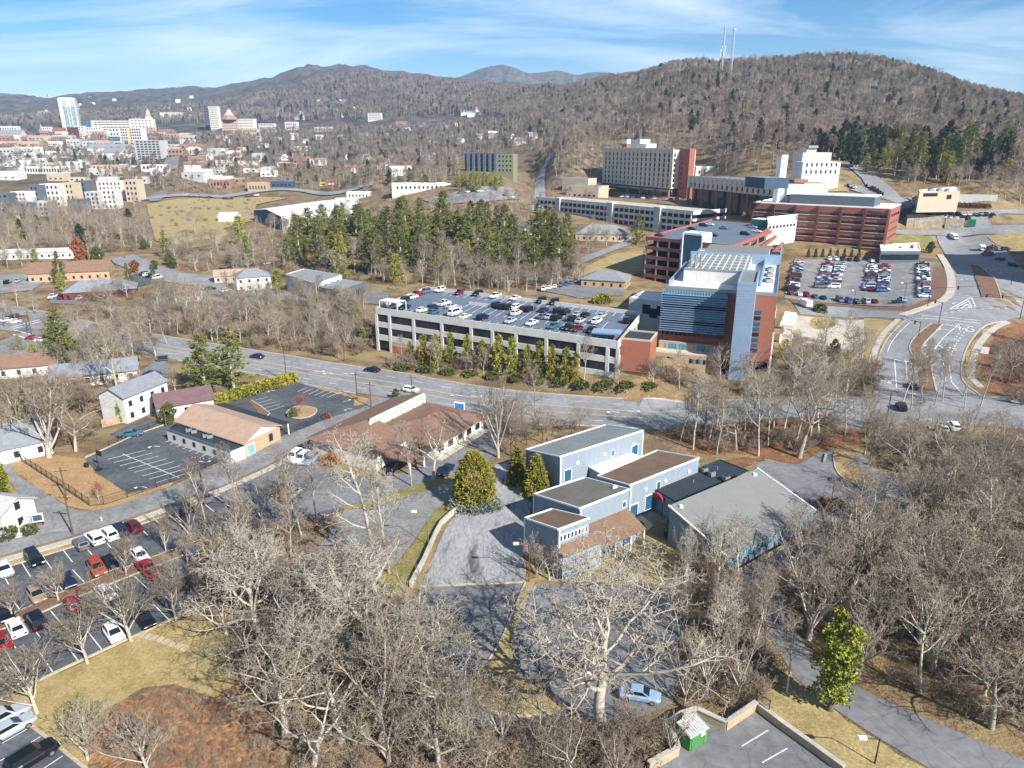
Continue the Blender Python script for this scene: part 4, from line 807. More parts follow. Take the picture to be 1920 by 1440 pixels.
b = house(132,527,32,14,4.0,R_(18),'brick_tan','shingle_brown','brown roofed brick hall with white porch in the left distance', rise=4.0, cat='building', name='hall_building')
house(190,560,26,12,3.4,R_(24),'brick_dark','shingle_grey','low grey roofed brick building above the main road', hip=True, cat='building', name='low_building')
house(60,486,46,12,3.5,R_(12),'wall_white','roof_white','long white roofed shed in the trees at left', rise=1.2, cat='building', name='shed_building')
house(432,530,13,8,3.2,R_(20),'wall_tan','shingle_tan','small cottage with orange tan roof beside the white house', cat='house')
house(478,545,14,10,6.0,R_(25),'wall_white','shingle_grey','two storey white house with grey hip roof below the pine wood', hip=True, storeys=2)
house(1003,440,14,10,5,R_(25),'wall_white','shingle_grey','white house with grey hip roof right of the pine wood', hip=True, storeys=2)
house(1128,452,30,16,4,R_(-10),'wall_tan','roof_grey','low grey roofed clinic with white ridge below the hospital', hip=True, cat='building', name='low_building')
house(1130,540,19,13,3.4,R_(-20),'brick_tan','shingle_grey','grey hip roofed bank behind the white parking deck', hip=True, rise=3.0, cat='building', name='low_building')
house(335,568,16,8,3,R_(15),'wall_cream','shingle_brown','small brown roofed house in the brush above the road')
# flat roofed shop beside the deck
def flat(name, label, pix, z0, h, wall, roof, cat='building', trim=None, group=None):
    P = [v2(Rz(a, c, z0 + h)) for a, c in pix]; b = Bd(name, label, cat, P[0], z0, group); b.prism('wall', P, -6, h - 0.02, M(wall)); c_ = sum(P, Vector((0, 0))) / len(P)
    b.prism('roof', [p.lerp(c_, 0.015) for p in P], h - 0.02, h + 0.03, M(roof)); b.trim(P, h + 0.1, M(trim or wall), 0.5, 0.3); return b, P
b, P = flat('shop_building', 'low grey roofed shop with dark green fascia left of the parking deck', [(585,538),(638,546),(687,529),(640,522)], 1.5, 4.5, 'wall_dark', 'roof_grey')
for k in range(5): b.win(P[1], P[2], 0.12 + 0.17 * k, 2.4, 0.3, 2.6, M('glass_dark'))
b, P = flat('shop_building', 'higher white fronted flat roofed shop behind the grey roofed one', [(535,515),(592,533),(641,517),(570,505)], 1.5, 6.0, 'wall_white', 'roof_grey')
for k in range(4): b.win(P[1], P[2], 0.15 + 0.22 * k, 1.6, 3.6, 1.2, M('glass_dark'))
# --- white parking deck
DECK_Z = 12.3
def deck():
    A, B = v2(Rz(704,576,13.4)), v2(Rz(1160,640,13.4)); BL = v2(Rz(800,537,13.4)); P = [A, B, B + (BL - A), BL]; d = (B - A).normalized(); n = Vector((d.y, -d.x)); PC = M('precast'); L_ = (B - A).length
    b = Bd('parking_deck', 'long white precast parking deck with cars on its roof', 'parking deck', A, 0)
    b.prism('shade_fill', [p.lerp(sum(P, Vector((0, 0))) / 4, 0.03) for p in P], 0, 11.2, M('void'))  # near-black solid: the shade between the floors put into colour
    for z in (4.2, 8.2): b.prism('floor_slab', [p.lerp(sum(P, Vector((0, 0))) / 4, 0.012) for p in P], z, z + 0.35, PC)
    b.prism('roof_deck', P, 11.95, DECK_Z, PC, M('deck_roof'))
    for i in range(4):
        a, e = P[i], P[(i + 1) % 4]; x = 0.003 * i
        b.edge('parapet', a, e, 0.35, 11.4 - x, 13.4 + x, PC, off=0.17 - x, ext=0.0)
        b.edge('spandrel', a, e, 0.35, 7.45, 9.05 + x, PC, off=0.17 - x); b.edge('spandrel', a, e, 0.35, 3.4, 5.1 + x, PC, off=0.17 - x)
    cols = [705.5, 730, 775, 828, 883, 923, 967, 1024, 1084, 1139, 1158]; ts = [at_px(A, B, c, 10) for c in cols]
    for t in ts: p = A + d * (L_ * t); b.edge('column', p - d * 0.45, p + d * 0.45, 0.5, 0, 11.39, PC, off=0.14)
    for t in (0.25, 0.5, 0.75):
        for e in ((P[3], P[0]), (P[1], P[2]), (P[2], P[3])): p = e[0].lerp(e[1], t); q = (e[1] - e[0]).normalized(); b.edge('column', p - q * 0.4, p + q * 0.4, 0.5, 0, 11.39, PC, off=0.14)
    for i in range(len(ts) - 1):
        w = L_ * (ts[i + 1] - ts[i]) - 0.9; m = max(1, int(round(w / 1.9)))
        for z, h in ((9.06, 2.33), (5.12, 2.32)) + (((1.0, 2.4),) if i in (0,) or i > 2 else ()):
            for k in range(m): b.win(A, B, ts[i] + (0.45 + w * (k + 0.5) / m) / L_, w / m - 0.08, z, h, M('glass_dark'), name='screen_panel', off=-0.3, th=0.06)
    a0 = A + d * (L_ * ts[1]); a1 = A + d * (L_ * ts[3]); b.edge('tan_band', a0, a1, 0.3, 2.2, 3.42, M('brick_tan'), off=0.1); b.edge('brick_panel', a0, a1, 0.3, 0, 2.2, M('brick_orange'), off=0.12)
    # stair canopy at the left corner, roof ramp walls, stall lines
    q = [A + d * 0.8 - n * 0.8, A + d * 7.5 - n * 0.8, A + d * 7.5 - n * 5, A + d * 0.8 - n * 5]; b.prism('stair_canopy', q, 15.2, 15.45, M('roof_white'))
    for k in q: b.edge('canopy_post', k, k + d * 0.25, 0.25, 13.0 if k in q[:2] else DECK_Z, 15.2, PC)
    ed = (BL - A).normalized(); R0 = lambda t, u: A + d * (L_ * t) + ed * u
    b.edge('ramp_wall', R0(0.30, 22), R0(0.48, 22), 0.3, DECK_Z, DECK_Z + 0.9, PC); b.edge('ramp_wall', R0(0.16, 16), R0(0.30, 16), 0.3, DECK_Z, DECK_Z + 0.7, PC)
    for u, t0, t1 in ((1.0, 0.10, 0.95), (12.0, 0.30, 0.93), (17.6, 0.30, 0.93), (29.6, 0.12, 0.96)):
        k = t0
        while k < t1: b.edge('stall_line', R0(k, u), R0(k, u + 5.0), 0.12, DECK_Z, DECK_Z + 0.02, M('paint_white')); k += 2.75 / L_
    for t, u in ((0.27, 9), (0.62, 16), (0.40, 34.5), (0.80, 18)):
        mb = MB(); mb.tube((0, 0, 0), (0, 0, 7), 0.08, 0.06, 6); mb.box(-0.9, 0.9, -0.12, 0.12, 6.95, 7.1); link('lamp_post', mb.mesh('lamp_post', M('metal_grey')), b.root, b.loc(R0(t, u), DECK_Z))
    return A, B, d, n, L_, R0
DK = deck()
# --- brick link building and cancer centre
def centre():
    f = lambda px, py, z: v2(Rz(px, py, z)); TW = M('trim_white')
    b = Bd('brick_pavilion', 'plain red brick box at the right end of the white parking deck', 'building', f(1163,634.5,12), 0)
    P = rect(f(1163,634.5,13.3), f(1220,640,13.3), 9); b.prism('plinth', rect(P[0] + Vector((-1, 0.9)), P[1] + Vector((0.3, 0.8)), 8), 0, 4.9, M('brick_tan')); b.prism('wall', P, 4.9, 13.2, M('brick_orange'), M('roof_black')); b.trim(P, 13.3, M('wall_tan'), 0.5, 0.4)
    Q = rect(P[0] + Vector((-6, 5)), P[0] + Vector((0.2, 3)), 10); b.prism('stair_block', Q, 0, 11.0, M('glass_dark')); b.prism('stair_roof', rect(Q[0] + Vector((-1, -2)), Q[1] + Vector((0, -2)), 4), 14.0, 14.3, M('metal_blue'))
    b2 = Bd('link_building', 'blue grey entrance link between parking deck and blue tower building', 'building', f(1185,560,13), 0)
    P = [f(1180,558,14), f(1247,566,14), f(1258,548,14), f(1205,545,14)]; b2.prism('wall', P, 0, 14, M('wall_white'), M('roof_white'))
    for k in range(3): b2.win(P[0], P[1], 0.5 + 0.2 * k, 2.6, 9.5 - (k % 2), 3.0, M('glass_dark'))
    # main building
    H = 22.0; A = f(1249,541,H); B = f(1457.5,555,H); d = (B - A).normalized(); L_ = (B - A).length; n = Vector((d.y, -d.x)); P = rect(A, B, 80)
    b = Bd('cancer_centre', 'tall brick and glass medical building with grey blue tower', 'building', A, 0)
    x = lambda px, z: A + d * (L_ * at_px(A, B, px, z)); S = lambda p, u: p - n * u
    xg = x(1358, 12); xt0 = x(1377, 12); xt1 = x(1410, 12)
    b.prism('wall', [S(A, 0.4), S(B, 0.0), S(B, 80), S(A, 80)], 0, H - 0.05, M('brick_orange')); b.prism('roof', [S(A, 0.7) + d * 0.3, S(B, 0.3) - d * 0.3, S(B, 79.7) - d * 0.3, S(A, 79.7) + d * 0.3], H - 0.05, H + 0.02, M('roof_white')); b.trim([S(A, 0.4), B, S(B, 80), S(A, 80)], H + 0.3, M('metal_grey'), 0.9, 0.35)
    # curtain wall with sunshade louvres
    b.prism('curtain_wall', [A - d * 0.6 + n * 1.2, xg + n * 1.2, S(xg, 0.3), S(A, 0.3) - d * 0.6], 10.5, 21.6, M('glass_teal'))
    a0, a1 = A - d * 0.6 + n * 1.2, xg + n * 1.2
    for k in range(17):
        z = 10.6 + k * 0.64; dark = k in (3, 4, 10, 11)
        if dark: b.edge('window_band', a0, a1, 0.08, z + 0.1, z + 0.6, M('void'), off=-0.05)
        b.edge('louvre', a0, a1, 0.7, z, z + 0.09, M('metal_blue'), off=-0.4, ext=0.3)
    for k in range(24): p = a0.lerp(a1, k / 23); b.edge('mullion', p - d * 0.05, p + d * 0.05, 0.12, 20.3, 21.9, M('metal_blue'), off=-0.06)
    for k in range(14): b.win(a0, a1, (k + 0.5) / 14, 0.75, 9.1, 1.3, M('glass_dark'), off=-1.0, th=0.3)
    b.edge('tan_base', A - d * 0.8, xg + d * 0.3, 1.0, 0, 7.3, M('brick_tan'), off=-0.6); F0, F1 = S(A, -4.2) - d * 4, xg + n * 4.2; b.prism('podium', [F0, F1, xg + n * 1.0, S(A, -1.0) - d * 4], 0, 4.9, M('brick_tan'), M('plaza')); b.trim([F0, F1, xg + n * 1.0, S(A, -1.0) - d * 4], 5.0, M('precast_tan'), 0.5, 0.4)
    for t in (0.24, 0.72):
        for k in range(6): b.win(A + n * 1.1, xg + n * 1.1, t - 0.15 + 0.06 * k, 0.78, 5.2, 1.7, M('glass_teal' if k % 3 else 'glass_sky'), off=0.05)
        for k in range(6): b.win(F0, F1, t - 0.10 + 0.045 * k, 0.66, 2.6, 1.2, M('glass_teal' if k % 2 else 'glass_dark'), off=0.05)
    # stair tower clad in blue grey metal
    T = [xt0 + n * 7.5, xt1 + n * 7.5, S(xt1, 12), S(xt0, 12)]; b.prism('tower', T, 0, 26.0, M('metal_blue'), M('roof_pale')); b.trim(T, 26.1, M('metal_blue'), 0.8, 0.35)
    for k in range(34): b.edge('cladding_joint', T[0], T[1], 0.05, 0.7 * k + 1.0, 0.7 * k + 1.03, M('metal_grey'), off=-0.012)
    for k in range(8): b.win(xt1, B, 0.16, 1.9, 6.2 + k * 1.5, 0.95, M('glass_blue' if k % 3 else 'glass_dark'))
    for k in range(2): b.win(xt1, B, 0.5, 4.5, 1.2, 2.4, M('glass_dark'))
    for k in range(9):
        for r in range(4): b.win(B, P[2], 0.08 + 0.1 * k, 3.2, 3.5 + 4.4 * r, 2.0, M('glass_blue'))
    b.edge('side_band', B, S(B, 80), 0.5, 0, 3.4, M('wall_cream'), off=-0.25)
    # rooftop: penthouse, screens, roof grids
    Q = [S(A, 12) + d * 3, S(xt0, 12) + d * 1.0, S(xt0, 46) + d * 1.0, S(A, 46) + d * 3]; b.prism('penthouse', Q, H, 25.6, M('wall_white'), M('roof_pale'))
    b.edge('screen', Q[0], Q[1], 0.3, 25.6, 26.1, M('metal_grey'))
    for t in (0.25, 0.45): b.win(Q[0], Q[1], t, 0.9, H + 0.1, 2.0, TW, name='door')
    for i in range(9): b.edge('roof_seam', Q[0].lerp(Q[1], (i + 0.5) / 9), Q[3].lerp(Q[2], (i + 0.5) / 9), 0.35, 25.6, 25.66, M('roof_white'))
    for i in range(6): b.edge('roof_seam', Q[0].lerp(Q[3], (i + 0.5) / 6), Q[1].lerp(Q[2], (i + 0.5) / 6), 0.35, 25.6, 25.65, M('roof_white'))
    for i in range(5): mb = MB(); mb.tube((0, 0, 0), (0, 0, 3.6), 0.3, sides=8); link('exhaust_stack', mb.mesh('exhaust_stack', M('metal_grey')), b.root, b.loc(Q[0] + d * (1.2 + 1.3 * (i % 3)) - n * (5 + 2.2 * (i // 2)), 25.6))
    b.edge('screen_wall', S(A, 52), S(B, 52), 0.4, H, 25.4, M('metal_blue')); b.edge('screen_wall', S(B, 52), S(B, 80), 0.4, H, 25.4, M('metal_blue'), off=0.25)
    Q = [S(A, 54) + d * 4, S(B, 54) - d * 4, S(B, 76) - d * 4, S(A, 76) + d * 4]; b.prism('penthouse', Q, H, 25.0, M('wall_white'), M('roof_pale'))
    b.edge('parapet_blade', S(xt1, 12) + d * 0.6, S(xt1, 52) + d * 0.6, 0.5, H, 24.0, M('metal_blue')); b.edge('glass_rail', S(A, 4), S(A, 40), 0.2, H, H + 1.6, M('glass_sky'), off=-0.1)
    for u in (20, 30, 40): b.hvac(S(B, u) - d * 3, H, 2.0, 2.0, 1.2, 0.2)
    c = Bd('entrance_canopy', 'flat white entrance canopy right of the brick medical building', 'canopy', f(1470,612,6), 0)
    q = [f(1462,610,6), f(1488,613,6), f(1494,588,6), f(1472,585,6)]; c.prism('roof', q, 5.7, 6.3, M('roof_white'))
    for p in q: c.edge('column', p.lerp(sum(q, Vector((0, 0))) / 4, 0.15), p.lerp(sum(q, Vector((0, 0))) / 4, 0.15) + d * 0.7, 0.7, 0, 5.7, M('wall_cream'))
centre()
# --- red parking deck behind
RED_Z = 20.2
def red_deck():
    A, B = v2(Rz(1211,443,21)), v2(Rz(1300,452,21)); z0 = 2.0; d = (B - A).normalized(); n = Vector((d.y, -d.x)); BK = v2(Rz(1335,410,21)); dep = (BK - A).length; P = [A, A + d * 42, A + d * 42 + (BK - A), BK]
    b = Bd('red_parking_deck', 'open parking deck with red brick bands behind the medical building', 'parking deck', A, 0); c = sum(P, Vector((0, 0))) / 4
    b.prism('shade_fill', [p.lerp(c, 0.10) for p in P], 0, 19, M('void')); b.prism('roof_deck', P, 19.9, RED_Z, M('brick_red'), M('deck_roof'))  # solid painted near black as the shade behind the open bands
    for k in range(4): b.prism('floor_slab', [p.lerp(c, 0.01) for p in P], 3.6 + 4.1 * k, 3.9 + 4.1 * k, M('wall_grey'))
    for k in range(5):
        for i in range(4): b.edge('brick_band', P[i], P[(i + 1) % 4], 0.3, 3.0 + 4.1 * k + 0.1, 4.6 + 4.1 * k + 0.003 * i, M('brick_red'), off=0.13)
    for i in (0, 3, 1):
        for t in (0.0, 0.14, 0.28, 0.42, 0.56, 0.7, 0.84, 0.99): p = P[i].lerp(P[(i + 1) % 4], t); q = (P[(i + 1) % 4] - P[i]).normalized(); b.edge('column', p, p + q * 0.6, 0.5, 0, 19.9, M('wall_grey'), off=0.3)
    e = v2(Rz(1287,440,23)); T = rect(e - n * 0 + d * 0, e + d * 9, 8); T = [p + n * 3 for p in T]; b.prism('stair_tower', T, 0, 23.5, M('glass_blue'), M('roof_white')); b.edge('tower_fin', T[0], T[0] + d * 0.5, 0.8, 0, 24, M('trim_white')); b.edge('tower_wall', T[1], T[2], 0.5, 0, 23.9, M('trim_white'), off=-0.2); b.trim(T, 23.9, M('trim_white'), 0.9, 0.6)
    for k in range(3):
        a = v2(Rz(1395 + 35 * k, 460, 18)); 
        mb = MB(); p0 = Vector(b.loc(v2(Rz(1395 + 27 * k, 452, 20)), 17.0 - k * 1.5)); p1 = Vector(b.loc(v2(Rz(1441 + 15 * k, 428, 22)), 21.5 - 3.3 * k)); dd = (p1 - p0)
        for w in (0, 1): pass
        mb.tube(p0, p1, 0.85, sides=4); mb.build('ramp_band', M('brick_red'), b.root)
    b.prism('elevator_house', rect(v2(Rz(1408,418,22)), v2(Rz(1436,420,22)), 9), 18, 24, M('teal_green'), M('roof_white')); return A, d, n, BK
RDK = red_deck()
b, P = flat('sky_bridge', 'white enclosed bridge joining the red deck to the brick office', [(1438,408),(1496,402),(1494,414),(1440,420)], 19.5, 4.5, 'wall_white', 'roof_white')
for k in range(8): b.win(P[3], P[2], 0.08 + 0.12 * k, 1.7, 2.2, 1.2, M('glass_dark'))
# --- red brick office with six window bands
def office():
    z0 = 6.0; Ht = 23.0; B = v2(Rz(1655,478,z0)); lf = v2(Rz(1413,380,z0 + Ht)); Bt = v2(Rz(1666,393,z0 + Ht)); dr = (B - v2(Rz(1489,465,z0))).normalized(); A0 = B - dr * 120; A = A0.lerp(B, at_px(A0, B, 1413, z0 + Ht)); d = (B - A).normalized(); n = Vector((d.y, -d.x)); P = rect(A, B, 34)
    b = Bd('brick_office', 'six storey red brick office block with dark window bands', 'building', A, z0); L_ = (B - A).length
    b.prism('wall', P, -4, Ht, M('brick_red'), M('roof_white')); b.trim(P, Ht + 0.1, M('trim_white'), 0.5, 0.4); nb = 6
    for i in range(nb + 1): p = A.lerp(B, i / nb); b.edge('pilaster', p - d * 0.6, p + d * 0.6, 1.2, -1, Ht - 0.3, M('brick_dark' if i < nb else 'brick_orange'), off=-0.4)
    for i in range(nb):
        for f in range(6):
            z = Ht - 4.6 - 3.75 * f; w = L_ / nb - 1.6
            for k in range(3): b.win(A, B, (i + 0.5) / nb + (k - 1) * w / 3 / L_, w / 3 - 0.1, z, 1.35, M('glass_dark'), th=0.2)
            b.edge('sill', A.lerp(B, i / nb) + d * 0.8, A.lerp(B, (i + 1) / nb) - d * 0.8, 0.3, z - 0.35, z - 0.05, M('precast_tan'), off=-0.15)
    for e in ((P[1], P[2]),):
        for f in range(6):
            for k in range(5): b.win(e[0], e[1], 0.14 + 0.18 * k, 4.4, Ht - 4.6 - 3.75 * f, 1.35, M('glass_dark'))
    Q = [A + d * 17 - n * 8, B - d * 9 - n * 8, B - d * 9 - n * 26, A + d * 17 - n * 26]; b.prism('penthouse', Q, Ht, Ht + 5.0, M('wall_dark'), M('roof_white')); b.trim(Q, Ht + 5, M('trim_white'), 0.4, 0.5)
    for k in range(2): b.hvac(A + d * (11.5 + 3.5 * k) - n * 12, Ht, 3.2, 3.2, 4.2, 0, 'cooling_tower')
    # roof sign lettering like the photograph's: a slanted swoosh and dark letters
    mb = MB(); p0 = B - d * 9.5; 
    c = bpy.data.curves.new('sign_letters', 'FONT'); c.body = 'Mission'; c.size = 2.0; c.extrude = 0.05; c.align_x = 'LEFT'; c.materials.append(M('metal_dark')); tmp = bpy.data.objects.new('tmp', c); COL.objects.link(tmp); bpy.context.view_layer.update(); me_ = bpy.data.meshes.new_from_object(tmp.evaluated_get(bpy.context.evaluated_depsgraph_get())); bpy.data.objects.remove(tmp); o = link('sign_letters', me_, b.root); q = p0 + n * 0.15; o.location = b.loc(q, Ht - 2.6); o.rotation_euler = (R_(90), 0, math.atan2(d.y, d.x))
    m2 = MB(); m2.tri((0, 0, 0), (1.9, 0, 1.5), (0.6, 0, 0.2)); m2.tri((0.3, 0, -0.4), (2.4, 0, 1.9), (0.9, 0, 0.1)); s_ = m2.build('sign_mark', M('metal_dark'), b.root); s_.location = b.loc(q - d * 1.6, Ht - 2.4); s_.rotation_euler = (0, 0, math.atan2(d.y, d.x))
    b2, P2 = flat('annex_building', 'low white roofed annex at the foot of the brick office', [(1650,460),(1652,470),(1726,470),(1722,456)], 6.0, 5.0, 'wall_dark', 'roof_white', trim='trim_white')
    for k in range(9): b2.win(P2[1], P2[2], 0.07 + 0.107 * k, 2.2, 0.6, 2.6, M('glass_dark'))
office()
# --- hospital tower and wing
def hospital():
    zb = 27.0; A, B = v2(Rz(1131.7,342.7,zb)), v2(Rz(1256,354,zb)); z0 = 18.0; d = (B - A).normalized(); n = Vector((d.y, -d.x)); L_ = (B - A).length; C = M('precast_tan'); H = 30.0; dep = 22
    b = Bd('hospital_tower', 'nine storey hospital tower of tan precast bays with slot windows', 'hospital', A, z0); P = rect(A, B, dep); zf = zb - z0
    b.prism('wall', P, zf, zf + H - 1.5, C, M('roof_white')); b.prism('base', [A - n * 4 + d * 2, B - n * 4 - d * 1, B - n * dep, A - n * dep + d * 2], -3, zf, M('glass_dark')); nb = 16
    for i in range(nb + 1):
        p = A.lerp(B, i / nb); w = L_ / nb
        b.edge('pier', p - d * w * 0.30, p + d * w * 0.30, 0.5, zf + 0.3, zf + H, C, off=-0.2); 
        if i < nb:
            for f in range(7): b.win(A, B, (i + 0.5) / nb, w * 0.40, zf + 1.0 + 3.72 * f, 2.7, M('glass_dark'), th=0.2)
            b.edge('arch_cap', p + d * w * 0.30, p + d * w * 0.70, 0.45, zf + H - 2.0, zf + H - 0.2, M('precast'), off=-0.2)
    for f in range(7): b.edge('floor_joint', A, B, 0.56, zf + 3.72 * (f + 1) - 0.1, zf + 3.72 * (f + 1) + 0.0, M('wall_grey'), off=-0.2)
    for t in (0.02, 0.2, 0.4, 0.6, 0.8, 0.99): p = A.lerp(B, t); b.edge('column', p - d * 0.7, p + d * 0.7, 1.4, -3, zf + 0.2, M('brick_red'), off=-0.3)
    b.edge('canopy_band', A + d * 4, B, 0.6, zf - 2.5, zf - 1.2, M('metal_blue'), off=2.0)
    for f in range(7): b.win(P[1], P[2], 0.12, 1.4, zf + 1.2 + 3.72 * f, 2.4, M('glass_dark'))
    E_ = P[2]; Q = [P[1] - n * 7, P[1] - n * 7 + d * 12, P[1] - n * 12 + d * 12, P[1] - n * 12]
    b.prism('stair_block', [q + d * 0.05 for q in Q], -4, zf + H - 0.5, M('brick_red'), M('roof_white'))
    for f in range(9): b.win(Q[0] + d * .05, Q[1] + d * .05, 0.3, 1.6, 1.0 + 3.72 * f, 1.6, M('glass_dark'))
    q = [A + d * 31 - n * 6, A + d * 45 - n * 6, A + d * 45 - n * 16, A + d * 31 - n * 16]; b.prism('penthouse', q, zf + H - 1.5, zf + H + 6.5, M('wall_white'), M('roof_white')); b.prism('penthouse', [p + d * 14 for p in q[:1]] + [q[1] + d * 9] + [q[2] + d * 9] + [q[3] + d * 14.2], zf + H - 1.5, zf + H + 3, M('wall_white'), M('roof_white'))
    q = [A + d * 8 - n * 12, A + d * 16 - n * 12, A + d * 16 - n * 19, A + d * 8 - n * 19]; b.prism('penthouse', q, zf + H - 1.5, zf + H + 3, M('brick_red')); b.prism('penthouse', q, zf + H + 3, zf + H + 6.5, M('wall_white'), M('roof_white'))
    c = Bd('drop_off_canopy', 'long arched drop-off canopy before the hospital tower', 'canopy', A + n * 16, z0 + 1); a0 = A + n * 14 + d * 2; a1 = A + n * 18 + d * 34
    c.prism('roof', rect(a0, a1, 9), 4.6, 5.5, M('wall_tan'), M('roof_olive'))
    for t in (0.03, 0.25, 0.5, 0.75, 0.97): p = a0.lerp(a1, t); c.edge('column', p, p + d * 1.0, 1.0, -3, 4.6, M('wall_tan'), off=0.8)
    # wing
    zb = 30.0; A2, B2 = v2(Rz(1292,352,zb)), v2(Rz(1472,371,zb)); zw = 19.0; d = (B2 - A2).normalized(); n = Vector((d.y, -d.x)); L2 = (B2 - A2).length; dep = 30
    w = Bd('hospital_wing', 'two storey hospital wing with row of tan precast piers', 'hospital', A2, zw); P = rect(A2, B2, dep); zf = zb - zw; w.prism('wall', P, zf, zf + 7.5, C, M('roof_pale')); w.prism('base', [A2 - n * 3, B2 - n * 3, B2 - n * dep, A2 - n * dep], -6, zf, M('glass_dark')); nb = 19
    for i in range(nb + 1):
        p = A2.lerp(B2, i / nb); s = L2 / nb; w.edge('pier', p - d * s * 0.30, p + d * s * 0.30, 0.5, zf + 0.3, zf + 8.6, C, off=-0.2)
        if i < nb: w.win(A2, B2, (i + 0.5) / nb, s * 0.36, zf + 1.0, 2.6, M('glass_dark'), th=0.2); w.edge('arch_cap', p + d * s * 0.30, p + d * s * 0.70, 0.45, zf + 6.6, zf + 8.4, M('precast'), off=-0.2)
    for t in (0, 0.17, 0.34, 0.5, 0.67, 0.84, 0.99): p = A2.lerp(B2, t); w.edge('column', p - d * 0.7, p + d * 0.7, 1.4, -6, zf + 0.2, M('brick_red'), off=-0.2)
    e = v2(Rz(1472,366,30)); w.prism('stair_block', rect(e, e + d * 7, 10), -6, zf + 9.5, M('brick_orange'), M('roof_pale')); w.prism('end_block', rect(e + d * 7, e + d * 16, 16), -6, zf + 8, M('wall_tan'), M('roof_pale'))
    q = rect(v2(Rz(1390,352,37)) - n * 2, v2(Rz(1390,352,37)) + d * 20, 14); w.prism('penthouse', q, zf + 7.5, zf + 13, M('wall_blue'), M('roof_pale'))
    q = rect(v2(Rz(1405,352,37)) - n * 16, v2(Rz(1405,352,37)) - n * 16 + d * 4, 4); mb = MB(); 
    s = Bd('chimney', 'square white chimney above the hospital wing', 'chimney', q[0], zw); s.prism('stack', q, 0, 35, M('trim_white')); s.trim(q, 35, M('wall_grey'), 0.6, 0.3)
    for i, (px0, px1, yb, yt, Z, wl, lb) in enumerate([(1304,1346,328,313,585,'wall_cream','cream rooftop block behind the hospital wing'), (1350,1395,330,319,590,'wall_white','low white block behind the hospital wing')]):
        A3 = Wd(px0, yb, Z); B3 = Wd(px1, yb, Z); k = Bd('hospital_block', lb, 'building', A3, A3.z); k.prism('wall', rect(A3, B3, 14), -8, (yb - yt) * Z / FPX, M(wl), M('roof_white')); k.grid(A3, B3, 4, 1, 1.5, 3, 1.2, 1.8, M('glass_dark'))
    # lower block left of the tower
    A3, B3 = v2(Rz(1062,350,27)), v2(Rz(1122,352,27)); k = Bd('hospital_block', 'low tan block left of the hospital tower', 'building', A3, 16); k.prism('wall', rect(A3, B3, 20), -4, 12, M('wall_tan'), M('roof_grey')); k.prism('wing', rect(A3 + Vector((-2, 22)), B3 + Vector((-6, 22)), 14), -4, 17, M('wall_tan'), M('roof_grey')); k.grid(A3, B3, 6, 1, 4, 3, 2.0, 1.4, M('glass_dark'))
    # white annex on the slope
    A4, B4 = Wd(1502,335,455), Wd(1548,338,455); h0 = 455 / FPX; k = Bd('hospital_annex', 'white stepped hospital annex on the slope', 'building', A4, A4.z)
    d = (v2(B4) - v2(A4)).normalized(); n = Vector((d.y, -d.x)); P = rect(A4 + Vector((0, 0, 0)), B4 + Vector((10, 4, 0)), 12); k.prism('wall', P, -8, 30 * h0, M('wall_white'), M('roof_white')); k.grid(P[0], P[1], 7, 2, 3.0, 4.4, 1.1, 2.2, M('glass_dark')); k.grid(P[1], P[2], 3, 2, 3.0, 4.4, 1.1, 2.2, M('glass_dark'))
    P = rect(A4 + Vector((4, 12, 0)), B4 + Vector((8, 15, 0)), 12); k.prism('upper_wall', P, -8, 46 * h0, M('wall_white'), M('roof_white')); P = rect(A4 + Vector((7, 14, 0)), B4 + Vector((-2, 16, 0)), 8); k.prism('penthouse', P, 14, 54 * h0, M('wall_cream'), M('roof_white'))
    for t in (0.2, 0.5, 0.8): k.hvac(P[0].lerp(P[1], t), 54 * h0, 3, 3, 2.0)
    # low front garage of the hospital
    A5, B5 = v2(Rz(1005,372,22)), v2(Rz(1300,400,22)); k = Bd('hospital_garage', 'long low blue white hospital garage with open bays', 'parking deck', A5, 10); d = (B5 - A5).normalized(); n = Vector((d.y, -d.x)); L5 = (B5 - A5).length; P = rect(A5, B5, 30)
    c = sum(P, Vector((0, 0))) / 4; k.prism('shade_fill', [p.lerp(c, 0.02) for p in P], -8, 11, M('void')); k.prism('roof_deck', P, 11.4, 12, M('precast'), M('plaza'))  # solid painted near black as the shade within the open bays
    for z in (-0.5, 3.4, 7.3, 11.0): k.edge('spandrel', P[0], P[1], 0.4, z, z + 1.5 + (0.8 if z > 10 else 0), M('precast'), off=0.15); k.edge('spandrel', P[1], P[2], 0.4, z, z + 1.5 + (0.8 if z > 10 else 0), M('precast'), off=0.15)
    for i in range(33): p = A5 + d * (L5 * i / 32.4); k.edge('column', p, p + d * 0.7, 0.6, -6, 12.2, M('precast'), off=-0.06)
    for t in (0.16, 0.52, 0.8): p = A5.lerp(B5, t); k.prism('stair_tower', rect(p + n * 1.5, p + d * 5 + n * 1.5, 5), -6, 14.0, M('wall_grey'), M('roof_white'))
    return A5, d, n
HG = hospital()
